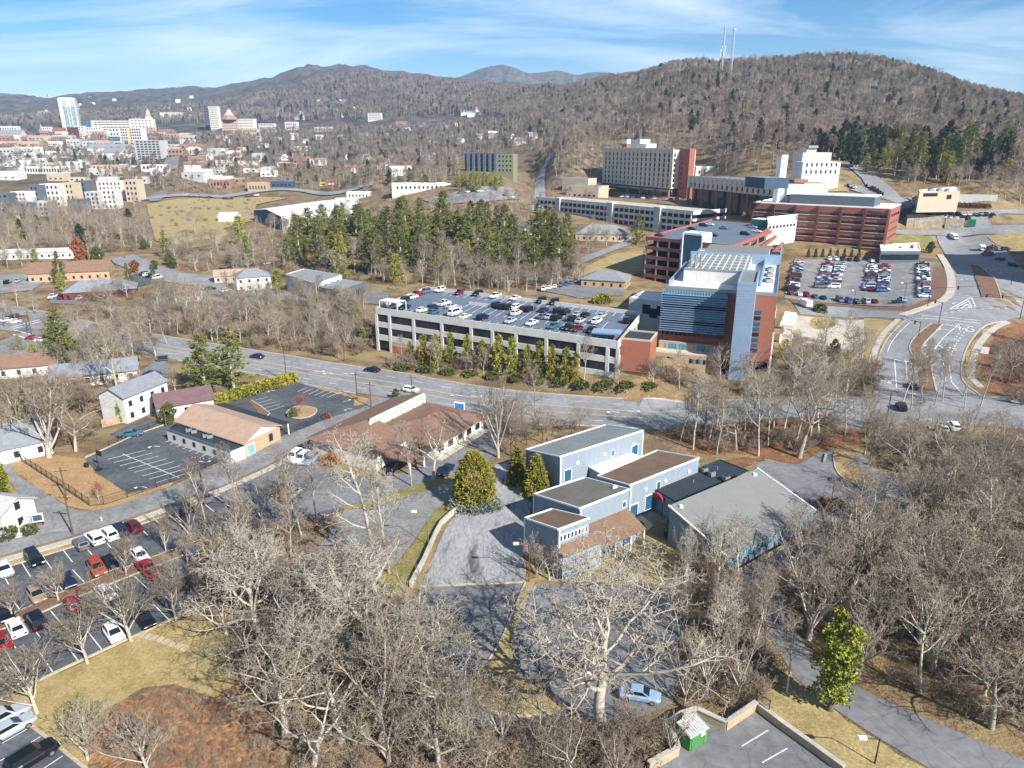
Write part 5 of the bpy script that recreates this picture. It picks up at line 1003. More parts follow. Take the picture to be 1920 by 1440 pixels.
# --- terraces on the right: walls, small office, retaining walls
def wall_px(name, label, pix, tops, m, th=0.6, cat='wall', cap=None):
    P = Gs(pix); b = Bd(name, label, cat, P[0], P[0].z)
    for i in range(len(P) - 1):
        z0 = min(P[i].z, P[i + 1].z) - P[0].z - 1; z1 = (P[i].z + P[i + 1].z) / 2 - P[0].z + tops
        b.edge('wall_section', P[i], P[i + 1], th, z0, z1, M(m), ext=0.02)
        if cap: b.edge('cap', P[i], P[i + 1], th + 0.15, z1, z1 + 0.15, M(cap), ext=0.02)
    return b
wall_px('stone_wall', 'tall rough stone retaining wall below the terrace of parked cars', [(1698,424),(1730,426),(1765,427)], 6.9, 'stone', 1.0)
wall_px('stone_wall', 'lower stone retaining wall right of the tall one', [(1770,428),(1805,428)], 5.6, 'stone', 1.0)
wall_px('concrete_wall', 'long grey concrete retaining wall behind the terrace cars', [(1708,383),(1780,384),(1868,378)], 5.0, 'wall_grey', 0.5)
wall_px('concrete_wall', 'blue grey concrete wall beside the brick office', [(1672,425),(1705,398)], 6.0, 'wall_dark', 0.5)
b, P = flat('small_office', 'single storey tan flat roofed office above the terrace wall', [(1722,357),(1724,361),(1800,360),(1796,350)], tz(*v2(G(1760,368))), 4.8, 'wall_tan', 'roof_white')
b.win(P[1], P[2], 0.28, 9, 2.6, 1.8, M('glass_dark')); b.win(P[1], P[2], 0.75, 3, 1.0, 2.4, M('glass_dark'))
for t in (0.3, 0.5, 0.7): b.hvac(P[0].lerp(P[2], t), 4.8, 2.4, 2.0, 1.6)
# big building just beyond the right edge of the view: unseen, placed and sized for the shadow it casts on the road
b = Bd('tall_building', 'tall tan building just beyond the right edge shading the hospital road', 'building', (228, 280), 5); q = [(228, 280), (300, 262), (318, 318), (252, 334)]
b.prism('wall', q, -3, 33, M('brick_tan'), M('roof_black')); b.grid(q[0], q[1], 10, 7, 2.5, 4.2, 2.2, 1.8, M('glass_dark'))
# --- warehouse, sheds, shops and apartments in the middle distance
def ware():
    A = G(478,425); P0 = v2(Rz(530,432,6)); P1 = v2(Rz(660,402,8)); dd = P1 - P0; left = v2(Rz(478,415,7)); P = [P0, P1, P1 + (left - P0), left]; b = Bd('warehouse', 'white metal warehouse with blue gable end behind the pines', 'building', P0, 5.5)
    b.prism('wall', P, -2, 9.5, M('wall_white')); r0 = (P[0] + P[3]) / 2; r1 = (P[1] + P[2]) / 2
    b.prism('gable_wall', [P[3] + (P[3] - P[2]).normalized() * 0.15, P[0] + (P[3] - P[2]).normalized() * 0.15, P[0], P[3]], -2, 9.5, M('wall_blue'))
    b.gable('roof', P, 9.5, 2.6, M('roof_white'), 0.3, M('wall_blue'))
    for t in (0.25, 0.45, 0.65): b.win(P[3], P[0], t, 3.0, 0.5, 5.0, M('wall_grey'), name='dock_door', off=0.2)
    b2, Q = flat('warehouse_annex', 'flat white annex at the far end of the warehouse', [(630,392),(672,388),(672,370),(628,372)], 9, 8, 'wall_white', 'roof_white'); b2.hvac(Q[0].lerp(Q[2], 0.5), 8, 3, 3, 2)
    house(426,417,12,26,4,R_(12),'wall_white','roof_white','small white metal shed left of the warehouse', rise=2.0, wins=False, cat='building', name='shed_building')
ware()
pm('brick_soft', (150,116,100)); pm('salmon', (176,152,138))
def block(name, label, px0, px1, yb, yt, Z, depth, yaw, wall, rows=0, cols=0, roof='roof_white', gm='glass_dark', group=None, ww=0.55, wh=0.5, side=None, cat='building', t0=0.06, t1=0.94, zoff=0):
    p0 = G((px0 + px1) / 2, yb); Zg = p0.y * CP - (p0.z - CAM_H) * SP; Z = Zg if Zg < 2600 else Z; A = Wd(px0, yb, Z); W_ = (px1 - px0) * Z / FPX * 0.86; depth *= 0.6; H = (yb - yt) * Z / FPX; c, s_ = math.cos(yaw), math.sin(yaw); A2 = v2(A); B2 = A2 + Vector((c, s_)) * (W_ / max(0.5, c)); P = rect(A2, B2, depth)
    b = Bd(name, label, cat, A2, A.z, group); b.prism('wall', P, -7, H, M(wall), M(roof)); b.trim(P, H + 0.2, M(wall), 0.8, 0.4)
    if rows:
        L_ = (B2 - A2).length; fh = H / rows
        for r in range(rows):
            for k in range(cols): b.win(A2, B2, t0 + (t1 - t0) * (k + 0.5) / cols, L_ * (t1 - t0) / cols * ww, r * fh + fh * 0.3, fh * wh, M(gm), th=0.25)
        if side:
            for r in range(rows):
                for k in range(side): b.win(P[1], P[2], 0.1 + 0.8 * (k + 0.5) / side, depth * 0.8 / side * ww, r * fh + fh * 0.3, fh * wh, M(gm), th=0.25)
    b.P = P; b.H = H; return b
# blue and green apartment block
def apts():
    b = block('apartment_block', 'four storey blue apartment block with lime green end above the pine clump', 872,942,322,290,570,18,R_(-22),'wall_blue',4,9,'roof_pale','glass_dark', ww=0.4, wh=0.55)
    d = (b.P[1] - b.P[0]).normalized()
    b.prism('green_end', [b.P[1] - Vector((d.y, -d.x)) * 0.0, b.P[1] + d * 16, b.P[2] + d * 16, b.P[2]], -9, b.H, M('lime_wall'), M('roof_pale')); b.grid(b.P[1], b.P[1] + d * 16, 4, 4, 1.0, b.H / 4, 1.6, 1.7, M('glass_dark'))
    for k in range(6): p = b.P[0].lerp(b.P[1], 0.08 + 0.17 * k); b.edge('bay', p, p + d * 2.2, 1.6, -6, b.H + 0.6, M('wall_dark'), off=-0.7)
pm('lime_wall', (128,130,98)); apts()
AP = 'apartment blocks below the town'
for i, a in enumerate([(25,62,392,362,500,'wall_white'),(62,82,390,350,505,'wall_dark'),(82,122,388,348,510,'wall_white'),(120,150,386,346,515,'wall_tan'),(148,170,382,342,520,'wall_dark'),(186,240,375,342,525,'wall_cream'),(238,268,378,340,520,'wall_tan'),(164,196,392,362,490,'wall_grey'),(195,226,392,358,488,'wall_white'),(26,68,405,382,470,'wall_dark'),(66,100,405,380,470,'wall_grey'),(0,24,398,365,490,'wall_dark'),(130,165,400,376,480,'wall_dark')]):
    block('apartment_block', ['first white','narrow slate','wide white','tan','second slate','cream flat roofed','tan brick','low grey','low white','front slate','front grey','left edge slate','centre dark'][i] + ' block in the apartment row below the town', a[0], a[1], a[2], a[3], a[4], 16, R_(-6 + (i % 3) * 5), a[5], 4 if a[2] - a[3] > 29 else 3, max(2, int((a[1] - a[0]) / 9)), group=AP, ww=0.4, wh=0.5)
# --- downtown
def tower():
    b = block('tower_block', 'tall white and green glass tower, highest of the downtown', 119,152,246,190,1350,26,R_(8),'wall_grey')
    d = (b.P[1] - b.P[0]).normalized(); L_ = (b.P[1] - b.P[0]).length
    for r in range(17):
        for k in range(5): b.win(b.P[0], b.P[1], 0.27 + 0.15 * k, L_ * 0.105, 4 + r * 3.1, 1.9, M('glass_teal' if (r * 3 + k) % 4 else 'glass_dark'), th=0.5)
    for t in (0.01, 0.10, 0.19, 0.49, 0.66, 0.98): p = b.P[0].lerp(b.P[1], t); b.edge('fin', p, p + d * 1.3, 1.2, 0, b.H + 1.5, M('trim_white'), off=-0.4)
    b.prism('crown', [q.lerp(sum(b.P, Vector((0, 0))) / 4, 0.15) for q in b.P], b.H, b.H + 3.5, M('trim_white'))
tower()
DT = [ # name,label,px0,px1,yb,yt,Z,depth,yaw,wall,rows,cols
 ('office_block','long low cream office with dark ribbon windows right of the tower',174,268,250,228,1300,30,4,'wall_cream',5,10,'glass_dark',0.85,0.4),
 ('parking_block','teal grey block between tower and cream office',158,176,250,226,1330,20,4,'wall_dark',5,2,'glass_blue',0.6,0.5),
 ('hotel_block','white hotel with dark square window grid under construction mast',228,280,278,243,1150,22,-4,'wall_white',7,9,'glass_dark',0.6,0.6),
 ('office_block','white narrow block left of the hotel grid',208,232,272,242,1170,16,-4,'wall_white',4,3,'glass_dark',0.4,0.5),
 ('condo_block','grey balconied condominium before the hotel',256,318,301,266,1000,24,-6,'wall_grey',8,6,'glass_dark',0.7,0.55),
 ('office_block','cream stepped block beside the old hotel tower',246,296,252,225,1320,22,4,'wall_cream',5,6,'glass_dark',0.4,0.4),
 ('courthouse','tall cream courthouse, taller of the pair right of downtown',396,416,245,203,1400,20,-6,'wall_cream',11,6,'glass_dark',0.5,0.45),
 ('dark_block','dark tower block left of the courthouse',386,397,243,205,1430,18,-6,'wall_dark',8,2,'glass_dark',0.6,0.5),
 ('office_block','long cream block right of the pink roofed hall',444,486,250,225,1380,20,-8,'wall_cream',5,8,'glass_dark',0.35,0.45),
 ('plaza_block','low cream block below the pink roofed hall',455,490,258,243,1330,20,-8,'wall_tan',2,6,'glass_dark',0.4,0.5),
 ('white_block','white classroom block at the right of downtown',486,520,247,233,1380,22,-4,'wall_white',3,9,'glass_dark',0.5,0.5),
 ('white_block','white flat block behind the right downtown trees',535,562,244,230,1450,20,-4,'wall_white',2,6,'glass_dark',0.5,0.4),
 ('brick_block','orange brick block right of the hotel grid',284,320,258,247,1250,18,-4,'brick_soft',2,8,'wall_cream',0.5,0.4),
 ('brick_block','salmon brick block behind the orange one',270,292,252,240,1290,16,0,'salmon',3,4,'glass_dark',0.4,0.4),
 ('brick_block','dark red brick block at the foot of the tower',128,150,258,240,1280,18,6,'brick_dark',4,5,'glass_dark',0.5,0.5),
 ('cream_block','cream block at the foot of the tower',143,163,258,238,1270,18,6,'wall_cream',5,3,'glass_dark',0.4,0.5),
 ('white_block','white block right of the tower foot',162,196,256,240,1260,18,6,'wall_white',3,6,'glass_dark',0.4,0.5),
 ('brick_block','low red brick block right of the tower foot',170,190,260,252,1230,14,4,'brick_red',0,0,'glass_dark',0.5,0.5),
 ('grey_block','long low grey hall left of the tower foot',100,142,268,255,1240,22,4,'wall_grey',1,5,'glass_dark',0.4,0.4),
 ('brick_block','red roofed brick block left of the tower',100,124,250,240,1330,16,2,'brick_red',0,0,'glass_dark',0.5,0.5),
 ('white_block','white block by the left church spire',80,100,250,239,1340,16,2,'wall_white',2,4,'glass_dark',0.4,0.5),
 ('white_block','white block at the far left of downtown',-10,42,253,238,1340,18,2,'wall_white',2,9,'glass_dark',0.4,0.4),
 ('brick_block','low brick block at the left edge',0,24,284,271,1050,18,0,'brick_soft',1,4,'glass_dark',0.5,0.5),
 ('brick_block','salmon row below the left gabled hall',40,75,270,258,1130,18,2,'brick_soft',1,5,'glass_dark',0.4,0.4),
 ('blue_block','dark blue glass block left of the hotel',206,230,275,258,1130,16,-2,'wall_blue',3,5,'glass_sky',0.5,0.4),
 ('tan_block','long flat tan row of shops at left',42,140,326,314,700,20,-4,'wall_cream',1,14,'glass_dark',0.5,0.5),
 ('tan_block','pinkish tan flat block beside the shop row',172,238,326,311,690,20,-2,'salmon',1,7,'glass_dark',0.3,0.5),
 ('white_block','white flat roofed sheds by the far street',265,318,320,310,780,16,-2,'wall_white',1,6,'glass_dark',0.5,0.5),
 ('white_block','long low white shop right of the far street',345,410,328,320,690,18,2,'wall_white',1,10,'glass_dark',0.6,0.5),
 ('brick_block','low brick shops behind the tan field',392,440,352,338,590,18,2,'brick_soft',1,6,'glass_dark',0.5,0.4),
 ('tan_block','tan gabled brick hall behind the tan field',465,508,360,344,580,16,2,'brick_tan',1,6,'glass_dark',0.4,0.4),
 ('blue_block','long dark blue shed right of the tan brick hall',508,556,352,342,600,14,2,'wall_blue',1,5,'glass_dark',0.5,0.4),
 ('white_block','white roofed long building right of the field road',735,862,358,346,620,22,6,'wall_white',1,12,'glass_dark',0.4,0.4),
 ('white_block','white apartment slab on the wooded slope',690,720,225,213,1800,18,-4,'wall_white',4,8,'glass_dark',0.5,0.5),
 ('brick_block','orange brick church hall among the trees',742,765,238,228,1500,18,-4,'brick_soft',1,4,'wall_cream',0.4,0.4),
 ('long_block','long pale mansion block on the far slope',301,352,223,212,1900,20,4,'wall_cream',3,12,'glass_dark',0.4,0.4),
 ('hall_block','cream hall near the far right of the town',590,628,247,239,1500,18,-4,'wall_grey',1,6,'glass_dark',0.4,0.4),
 ('shop_block','white flat roofed shops left of the field',650,700,372,362,520,20,4,'wall_white',1,6,'glass_dark',0.4,0.4)]
for nm, lb, a, b_, yb, yt, Z, dp, yw, wl, rw, cl, gm, ww, wh in DT: block(nm, lb, a, b_, yb, yt, Z, dp, R_(yw), wl, rw, cl, 'roof_white' if wl != 'wall_dark' else 'roof_grey', gm, ww=ww, wh=wh)
# old hotel tower with spire, pink roofed city hall, church spires, gabled hall, construction mast
b = block('old_hotel_tower', 'stepped cream hotel tower with pinnacle behind the hotel grid', 272,293,248,226,1330,18,0,'wall_cream',5,4,'roof_white','glass_dark',ww=0.4)
c = sum(b.P, Vector((0, 0))) / 4
for k, (s, h0, h1) in enumerate([(0.35, 0, 6), (0.55, 6, 13), (0.72, 13, 20), (0.86, 20, 25)]): b.prism('tower_stage', [p.lerp(c, s) for p in b.P], b.H + h0, b.H + h1, M('wall_tan' if k % 2 else 'wall_cream'))
b = block('city_hall', 'pink city hall with octagonal red stepped roof and lantern', 418,450,253,226,1370,26,-6,'salmon',6,7,'salmon','glass_dark',ww=0.4)
c = sum(b.P, Vector((0, 0))) / 4; mb = MB()
for s0, s1, h0, h1, nm, m in [(0.12, 0.5, 0, 9, 'lower_roof', 'brick_soft'), (0.5, 0.78, 9, 15, 'upper_roof', 'pink_stone'), (0.80, 0.80, 15, 19, 'lantern', 'wall_cream'), (0.78, 0.98, 19, 23, 'spire_roof', 'brick_soft')]:
    R0, R1 = 21 * (1 - s0), 21 * (1 - s1); mb = MB(); mb.tube((c.x - b.O.x, c.y - b.O.y, b.H + h0), (c.x - b.O.x, c.y - b.O.y, b.H + h1), R0, R1, 8); mb.build(nm, M(m), b.root)
for px, yb, yt, lb in [(21,245,231,'left church spire at the edge of downtown'), (78,250,228,'green church spire left of the tower')]:
    b = block('church', lb, px - 4, px + 4, yb, yb - 6, 1320, 12, 0, 'brick_tan', cat='church'); c = sum(b.P, Vector((0, 0))) / 4; mb = MB(); mb.tube((c.x - b.O.x, c.y - b.O.y, b.H), (c.x - b.O.x, c.y - b.O.y, (yb - yt) * 1320 / FPX), 4.2, 0.1, 8); mb.build('spire', M('copper'), b.root)
for i, (px, py, w, d_, h, yw, wl, rf, lb) in enumerate([(20,268,34,30,14,10,'wall_cream','shingle_grey','big grey roofed gabled hall at the left of downtown'),(210,300,26,22,9,-6,'wall_cream','shingle_grey','cream house with brick gable below the hotel'),(205,290,60,20,9,0,'wall_cream','roof_grey','long grey roofed hall below the hotel')]): house(px, py, w, d_, h, R_(yw), wl, rf, lb, storeys=2, cat='building', name='gabled_hall')
m = Bd('construction_mast', 'yellow construction hoist mast on the hotel front', 'crane', Wd(246,278,1140), Wd(246,278,1140).z); m.edge('mast', Wd(245,278,1140), Wd(248,278,1140), 2.5, -2, 30, M('paint_yellow'))
# scattered houses between the trees
LC = {}
def nth(k):
    LC[k] = LC.get(k, 0) + 1; return ordw(LC[k] - 1)
def ordw(i):
    o = ['first', 'second', 'third', 'fourth', 'fifth', 'sixth', 'seventh', 'eighth', 'ninth', 'tenth', 'eleventh', 'twelfth', 'thirteenth', 'fourteenth', 'fifteenth', 'sixteenth', 'seventeenth', 'eighteenth', 'nineteenth', 'twentieth']
    return o[i] if i < 20 else ('twenty-' + o[i - 20] if i < 29 else 'thirty-' + o[(i - 30) % 10])
hz = random.Random(21); HP = [(700,318),(722,312),(684,300),(660,326),(748,330),(812,268),(840,262),(860,270),(900,262),(925,258),(952,262),(975,272),(800,300),(770,318),(640,300),(600,310),(560,306),(520,300),(480,300),(440,292),(420,306),(380,300),(360,290),(140,300),(110,296),(90,305),(60,300),(30,298),(160,290),(186,304),(640,262),(680,255),(720,256),(760,246),(600,262),(570,270),(540,262),(830,242),(860,238),(790,236),(1000,262),(1660,262),(1690,300),(1830,288),(1880,300),(30,320),(90,322),(12,308)]
WL = ['wall_white', 'wall_white', 'wall_cream', 'wall_grey', 'wall_cream', 'wall_tan']; RF = ['roof_pale', 'shingle_grey', 'shingle_brown', 'roof_white', 'shingle_plum']
for i, (px, py) in enumerate(sorted(HP)): w_ = hz.choice(WL); house(px, py, hz.uniform(10, 16), hz.uniform(8, 11), hz.choice([4.5, 6, 6.5]), R_(hz.uniform(-40, 40)), w_, hz.choice(RF), 'small %s house in the trees of the town, %s from left' % (w_[5:], nth('h' + w_)), 'houses among the trees of the town', storeys=2)
for px in sorted(hz.uniform(0, 900) for _ in range(60)):
    py = hz.uniform(175, 232) if px < 560 else hz.uniform(165, 225); w_ = hz.choice(['wall_white', 'wall_cream', 'wall_grey'])
    house(px, py, hz.uniform(14, 24), hz.uniform(10, 14), 8, R_(hz.uniform(-40, 40)), w_, hz.choice(RF), 'tiny %s house on the distant wooded slopes, %s from left' % (w_[5:], nth('d' + w_)), 'houses on the distant slopes', wins=False)

for px in sorted(hz.uniform(-10, 560) for _ in range(85)):
    py = hz.uniform(258, 345); p = G(px, py); w_ = hz.choice(['wall_white', 'wall_white', 'wall_grey', 'wall_cream', 'brick_soft', 'wall_tan']); Zc = p.y; q = rect(p, p + Vector((hz.uniform(9, 24), hz.uniform(-4, 4), 0)), hz.uniform(8, 18))
    b = Bd('low_building', 'small flat roofed %s building below downtown, %s from left' % (w_.replace('wall_', '').replace('_soft', ''), nth('l' + w_)), 'building', p, p.z, 'low buildings of the town'); b.prism('wall', q, -4, hz.uniform(4, 9), M(w_), M(hz.choice(['roof_white', 'roof_white', 'roof_grey', 'roof_pale']))); 
    for k in range(3): b.win(q[0], q[1], 0.2 + 0.3 * k, 2.0, 1.5, 1.6, M('glass_dark'))

for px in sorted(hz.uniform(-10, 345) for _ in range(46)):
    py = hz.uniform(252, 300); p = G(px, py); w_ = hz.choice(['wall_white', 'wall_grey', 'wall_cream', 'brick_soft', 'wall_tan', 'salmon']); q = rect(p, p + Vector((hz.uniform(14, 34), hz.uniform(-5, 5), 0)), hz.uniform(10, 18)); h_ = hz.uniform(7, 16)
    b = Bd('town_block', '%s mid-rise block in the downtown fringe, %s from left' % (w_.replace('wall_', '').replace('_soft', ''), nth('m' + w_)), 'building', p, p.z, 'mid-rise blocks of the downtown fringe'); b.prism('wall', q, -4, h_, M(w_), M(hz.choice(['roof_white', 'roof_grey', 'roof_pale'])))
    for r in range(2):
        for k in range(4): b.win(q[0], q[1], 0.14 + 0.24 * k, 2.4, 2 + r * h_ * 0.45, 1.9, M('glass_dark'))
# ------------------------------------------------------------------ trees: prototypes
mat('bark', (0.33, 0.29, 0.235), 0.95, 0.25, 0.8, (0.46, 0.415, 0.34), objrand=0.28)
mat('twigs', (0.215, 0.175, 0.132), 0.95, 0.2, 0.5, (0.32, 0.268, 0.205), objrand=0.3)
mat('bark_pale', (0.36, 0.325, 0.265), 0.95, 0.25, 0.9, (0.52, 0.48, 0.40), objrand=0.06)
mat('twigs_pale', (0.34, 0.30, 0.24), 0.95, 0.2, 0.6, (0.48, 0.43, 0.35), objrand=0.1)
mat('bark_dark', (0.085, 0.066, 0.05), 0.95, 0.25, 0.8, (0.15, 0.12, 0.09), objrand=0.15)
mat('twigs_brown', (0.21, 0.16, 0.115), 0.95, 0.25, 0.5, (0.32, 0.245, 0.18), objrand=0.2)
mat('twigs_far', (0.155, 0.112, 0.084), 0.95, 0.2, 0.018, (0.345, 0.285, 0.23), objrand=0.3)
mat('twigs_red', (0.24, 0.075, 0.06), 0.95, 0.2, 0.5, (0.34, 0.13, 0.10), objrand=0.15)
def leafmat(name, c1, c2, sc=0.5, objrand=0.2):
    m = mat(name, c1, 0.8, 0.25, sc, c2, objrand=objrand, lo=0.3, hi=0.7, spec=0.15); return m
leafmat('needles', (0.075, 0.10, 0.026), (0.27, 0.262, 0.07))
leafmat('needles_dark', (0.018, 0.036, 0.016), (0.075, 0.095, 0.032))
leafmat('cedar_gold', (0.115, 0.135, 0.022), (0.38, 0.30, 0.055), 0.7, 0.08)
leafmat('lime', (0.13, 0.15, 0.02), (0.34, 0.32, 0.05), 0.7, 0.15)
leafmat('ivy', (0.09, 0.125, 0.02), (0.37, 0.37, 0.06), 0.6, 0.1)
leafmat('shrub_green', (0.055, 0.085, 0.02), (0.16, 0.185, 0.045), 0.8)
leafmat('yellow_green', (0.14, 0.165, 0.028), (0.42, 0.38, 0.06), 0.6, 0.25)
leafmat('juniper', (0.14, 0.17, 0.13), (0.25, 0.29, 0.23), 0.8, 0.05)
leafmat('rust_leaves', (0.19, 0.075, 0.025), (0.34, 0.15, 0.06), 0.7, 0.2)

def rvec(r): return Vector((r.uniform(-1, 1), r.uniform(-1, 1), r.uniform(-1, 1)))
def tubes(brs, name, m, last_sides=3):
    V = []; F = []
    for pts_, rad, lv in brs:
        sides = (7, 5, 4, 3, 3)[min(lv, 4)]; n0 = len(V); k = len(pts_)
        d0 = (pts_[1] - pts_[0]).normalized(); a = d0.orthogonal().normalized()
        for i, p in enumerate(pts_):
            d = (pts_[min(i + 1, k - 1)] - pts_[max(0, i - 1)]).normalized(); a = (a - d * a.dot(d)).normalized(); b = d.cross(a)
            if i == k - 1: V.append(tuple(p)); continue
            for s in range(sides):
                t = 6.28318 * s / sides; q = p + (a * math.cos(t) + b * math.sin(t)) * rad[i]; V.append((q.x, q.y, q.z))
        for i in range(k - 2):
            for s in range(sides):
                A = n0 + i * sides + s; B = n0 + i * sides + (s + 1) % sides; F.append((A, B, B + sides, A + sides))
        tip = n0 + (k - 1) * sides
        for s in range(sides): F.append((n0 + (k - 2) * sides + s, n0 + (k - 2) * sides + (s + 1) % sides, tip))
    return mesh(name, V, F, m, None, True)
STY = {  # children per level, child angle range, length ratio, wiggle, upward pull, first child position
 'oak':    dict(n=(9, 8, 7, 7), ang=(42, 72), lr=(0.95, 0.62, 0.52, 0.42), wig=(0.10, 0.34, 0.36, 0.36), up=(0, 0.10, 0.06, 0.05), t0=(0.42, 0.28, 0.2, 0.15), tl=0.52),
 'wide':   dict(n=(15, 11, 8, 7), ang=(32, 74), lr=(0.85, 0.55, 0.50, 0.42), wig=(0.08, 0.30, 0.38, 0.40), up=(0, 0.09, 0.05, 0.03), t0=(0.38, 0.26, 0.2, 0.15), tl=0.55),
 'vase':   dict(n=(13, 8, 7, 6), ang=(22, 46), lr=(0.95, 0.52, 0.50, 0.50), wig=(0.05, 0.10, 0.14, 0.16), up=(0, 0.10, 0.08, 0.08), t0=(0.22, 0.22, 0.2, 0.15), tl=0.60),
 'forest': dict(n=(16, 7, 6, 6), ang=(34, 64), lr=(0.42, 0.55, 0.55, 0.48), wig=(0.09, 0.22, 0.26, 0.28), up=(0.05, 0.12, 0.08, 0.06), t0=(0.36, 0.25, 0.2, 0.15), tl=0.95),
 'multi':  dict(n=(9, 9, 7, 7), ang=(12, 36), lr=(2.6, 0.40, 0.46, 0.44), wig=(0.05, 0.13, 0.26, 0.3), up=(0, 0.07, 0.08, 0.05), t0=(0.15, 0.30, 0.2, 0.15), tl=0.28),
 'shrub':  dict(n=(12, 6, 5, 4), ang=(25, 70), lr=(3.0, 0.55, 0.55, 0.5), wig=(0.05, 0.25, 0.3, 0.3), up=(0, 0.04, 0.03, 0.02), t0=(0.1, 0.2, 0.15, 0.1), tl=0.22),
 'far':    dict(n=(12, 8, 7), ang=(32, 66), lr=(0.46, 0.55, 0.5), wig=(0.09, 0.22, 0.26), up=(0.05, 0.12, 0.08), t0=(0.34, 0.25, 0.2), tl=0.92),
}
def grow(seed, H, style, r0, twig=0.02):
    st = STY[style]; r = random.Random(seed); out = []; maxl = len(st['n'])
    def br(p, d, L, rad, lv):
        ns = (7, 5, 4, 3, 2)[lv] if lv < maxl else 2
        pts_ = [p.copy()]; rr = [rad]; q = p.copy(); dd = d.copy(); wig = st['wig'][min(lv, maxl - 1)]; upv = st['up'][min(lv, maxl - 1)]
        for i in range(ns):
            dd = (dd + rvec(r) * wig + Vector((0, 0, upv))).normalized(); q = q + dd * (L / ns); pts_.append(q.copy())
            f = (i + 1) / ns; rr.append(max(rad * (1 - 0.72 * f), twig * 0.4))
        out.append((pts_, rr, lv))
        if lv >= maxl: return
        n = st['n'][lv]; n = max(2, int(n * r.uniform(0.8, 1.2))); t0 = st['t0'][lv]; az = r.uniform(0, 6.28)
        for k in range(n):
            t = t0 + (1 - t0) * ((k + r.uniform(0.1, 0.9)) / n) ** (0.8 if lv else 0.7); t = min(t, 0.985)
            s = t * ns; i = min(int(s), ns - 1); pp = pts_[i].lerp(pts_[i + 1], s - i); pd = (pts_[i + 1] - pts_[i]).normalized()
            az += 2.4 + r.uniform(-0.5, 0.5); an = R_(r.uniform(*st['ang'])) * (1.0 if lv else 1.0 - 0.35 * (t - t0))
            o1 = pd.orthogonal().normalized(); o2 = pd.cross(o1)
            cd_ = (pd * math.cos(an) + (o1 * math.cos(az) + o2 * math.sin(az)) * math.sin(an)).normalized()
            cl = L * st['lr'][lv] * r.uniform(0.7, 1.15) * (1 - 0.45 * (t - t0) / (1 - t0) if lv else 1 - 0.35 * (t - t0))
            if style in ('forest', 'far') and lv == 0: cl = H * st['lr'][0] * r.uniform(0.7, 1.1) * (1.15 - 0.75 * t)
            cr_ = max(min(rr[i] * 0.62, rad * (0.42 if style == 'wide' else 0.5)), twig)
            if lv + 1 >= maxl: cr_ = twig
            br(pp, cd_, cl, cr_, lv + 1)
    L0 = H * st['tl']
    br(Vector((0, 0, -0.4)), Vector((r.uniform(-.05, .05), r.uniform(-.05, .05), 1)), L0, r0, 0)
    top = max(p.z for b in out for p in b[0]); k = H / top
    return [([p * k for p in b[0]], [x * (k if b[2] < maxl else 1) for x in b[1]], b[2]) for b in out]
PROTO = {}
def proto_bare(key, seed, H, style, r0, bark='bark', twig='twigs', tw=0.022):
    b = grow(seed, H, style, r0, tw)
    PROTO[key] = dict(H=H, parts=[('trunk', tubes([x for x in b if x[2] <= 1], 'trunk', M(bark))), ('crown', tubes([x for x in b if x[2] > 1], 'crown', M(twig)))])
def tufts(r, centres, n, ln, wd, name, m, outward=0.6, upb=0.25):
    """leaf and needle tufts: n small blades round each centre (p, direction, size)"""
    V = []; F = []
    for p, d, s in centres:
        for k in range(n):
            v = (d * outward + rvec(r) * 0.9 + Vector((0, 0, upb))).normalized(); w = v.cross(rvec(r)).normalized() * (wd * s * 0.5)
            q = p + rvec(r) * (ln * s * 0.35); e = q + v * (ln * s * r.uniform(0.6, 1.1)); a = len(V)
            mid = q.lerp(e, 0.45)
            V += [tuple(q), tuple(mid + w), tuple(e), tuple(mid - w)]; F.append((a, a + 1, a + 2, a + 3))
    return mesh(name, V, F, m)
def proto_pine(key, seed, H, spread, leaf='needles', base=0.16, whorls=21, gap=0.25, n=17, ln=0.66, wd=0.21):
    r = random.Random(seed); mb = []; C = []; tr = [(Vector((0, 0, -0.4)), 0.020 * H), (Vector((0.1, 0, H * 0.5)), 0.012 * H), (Vector((0, 0, H)), 0.02)]
    mb.append(([t[0] for t in tr], [t[1] for t in tr], 0))
    for w in range(whorls):
        t = base + (1 - base) * (w / whorls); z = H * (t + r.uniform(-.008, .008)); az = r.uniform(0, 6.28)
        L = spread * ((1.03 - t) / (1.0 - base)) ** 0.72 * r.uniform(0.55, 1.2) + 0.35
        if t < base + 0.15: L *= r.uniform(0.5, 0.9)
        nb = r.randint(4, 6)
        for k in range(nb):
            if r.random() < gap * 0.5: continue
            a = az + 6.283 * k / nb + r.uniform(-.3, .3); l = L * r.uniform(0.65, 1.15); d = Vector((math.cos(a), math.sin(a), r.uniform(-0.05, 0.28)))
            p0 = Vector((0, 0, z)); p1 = p0 + d * l * 0.55; p2 = p0 + d * l + Vector((0, 0, l * 0.10))
            mb.append(([p0, p1, p2], [0.05 + 0.006 * l, 0.03, 0.02], 3))
            m = max(3, int(l / 0.55))
            for j in range(m):
                f = 0.28 + 0.75 * (j + r.random()) / m; p = p0.lerp(p2, min(f, 1.03)) + rvec(r) * (0.16 + 0.14 * l * f) * Vector((1, 1, 0.45)).length * 0.5
                C.append((p, d, r.uniform(0.8, 1.3)))
    for k in range(6): C.append((Vector((0, 0, H * (0.95 + 0.01 * k))), Vector((0, 0, 1)), 0.8))
    PROTO[key] = dict(H=H, parts=[('trunk', tubes(mb, 'trunk', M('bark'))), ('crown', tufts(r, C, n, ln, wd, 'crown', M(leaf)))])
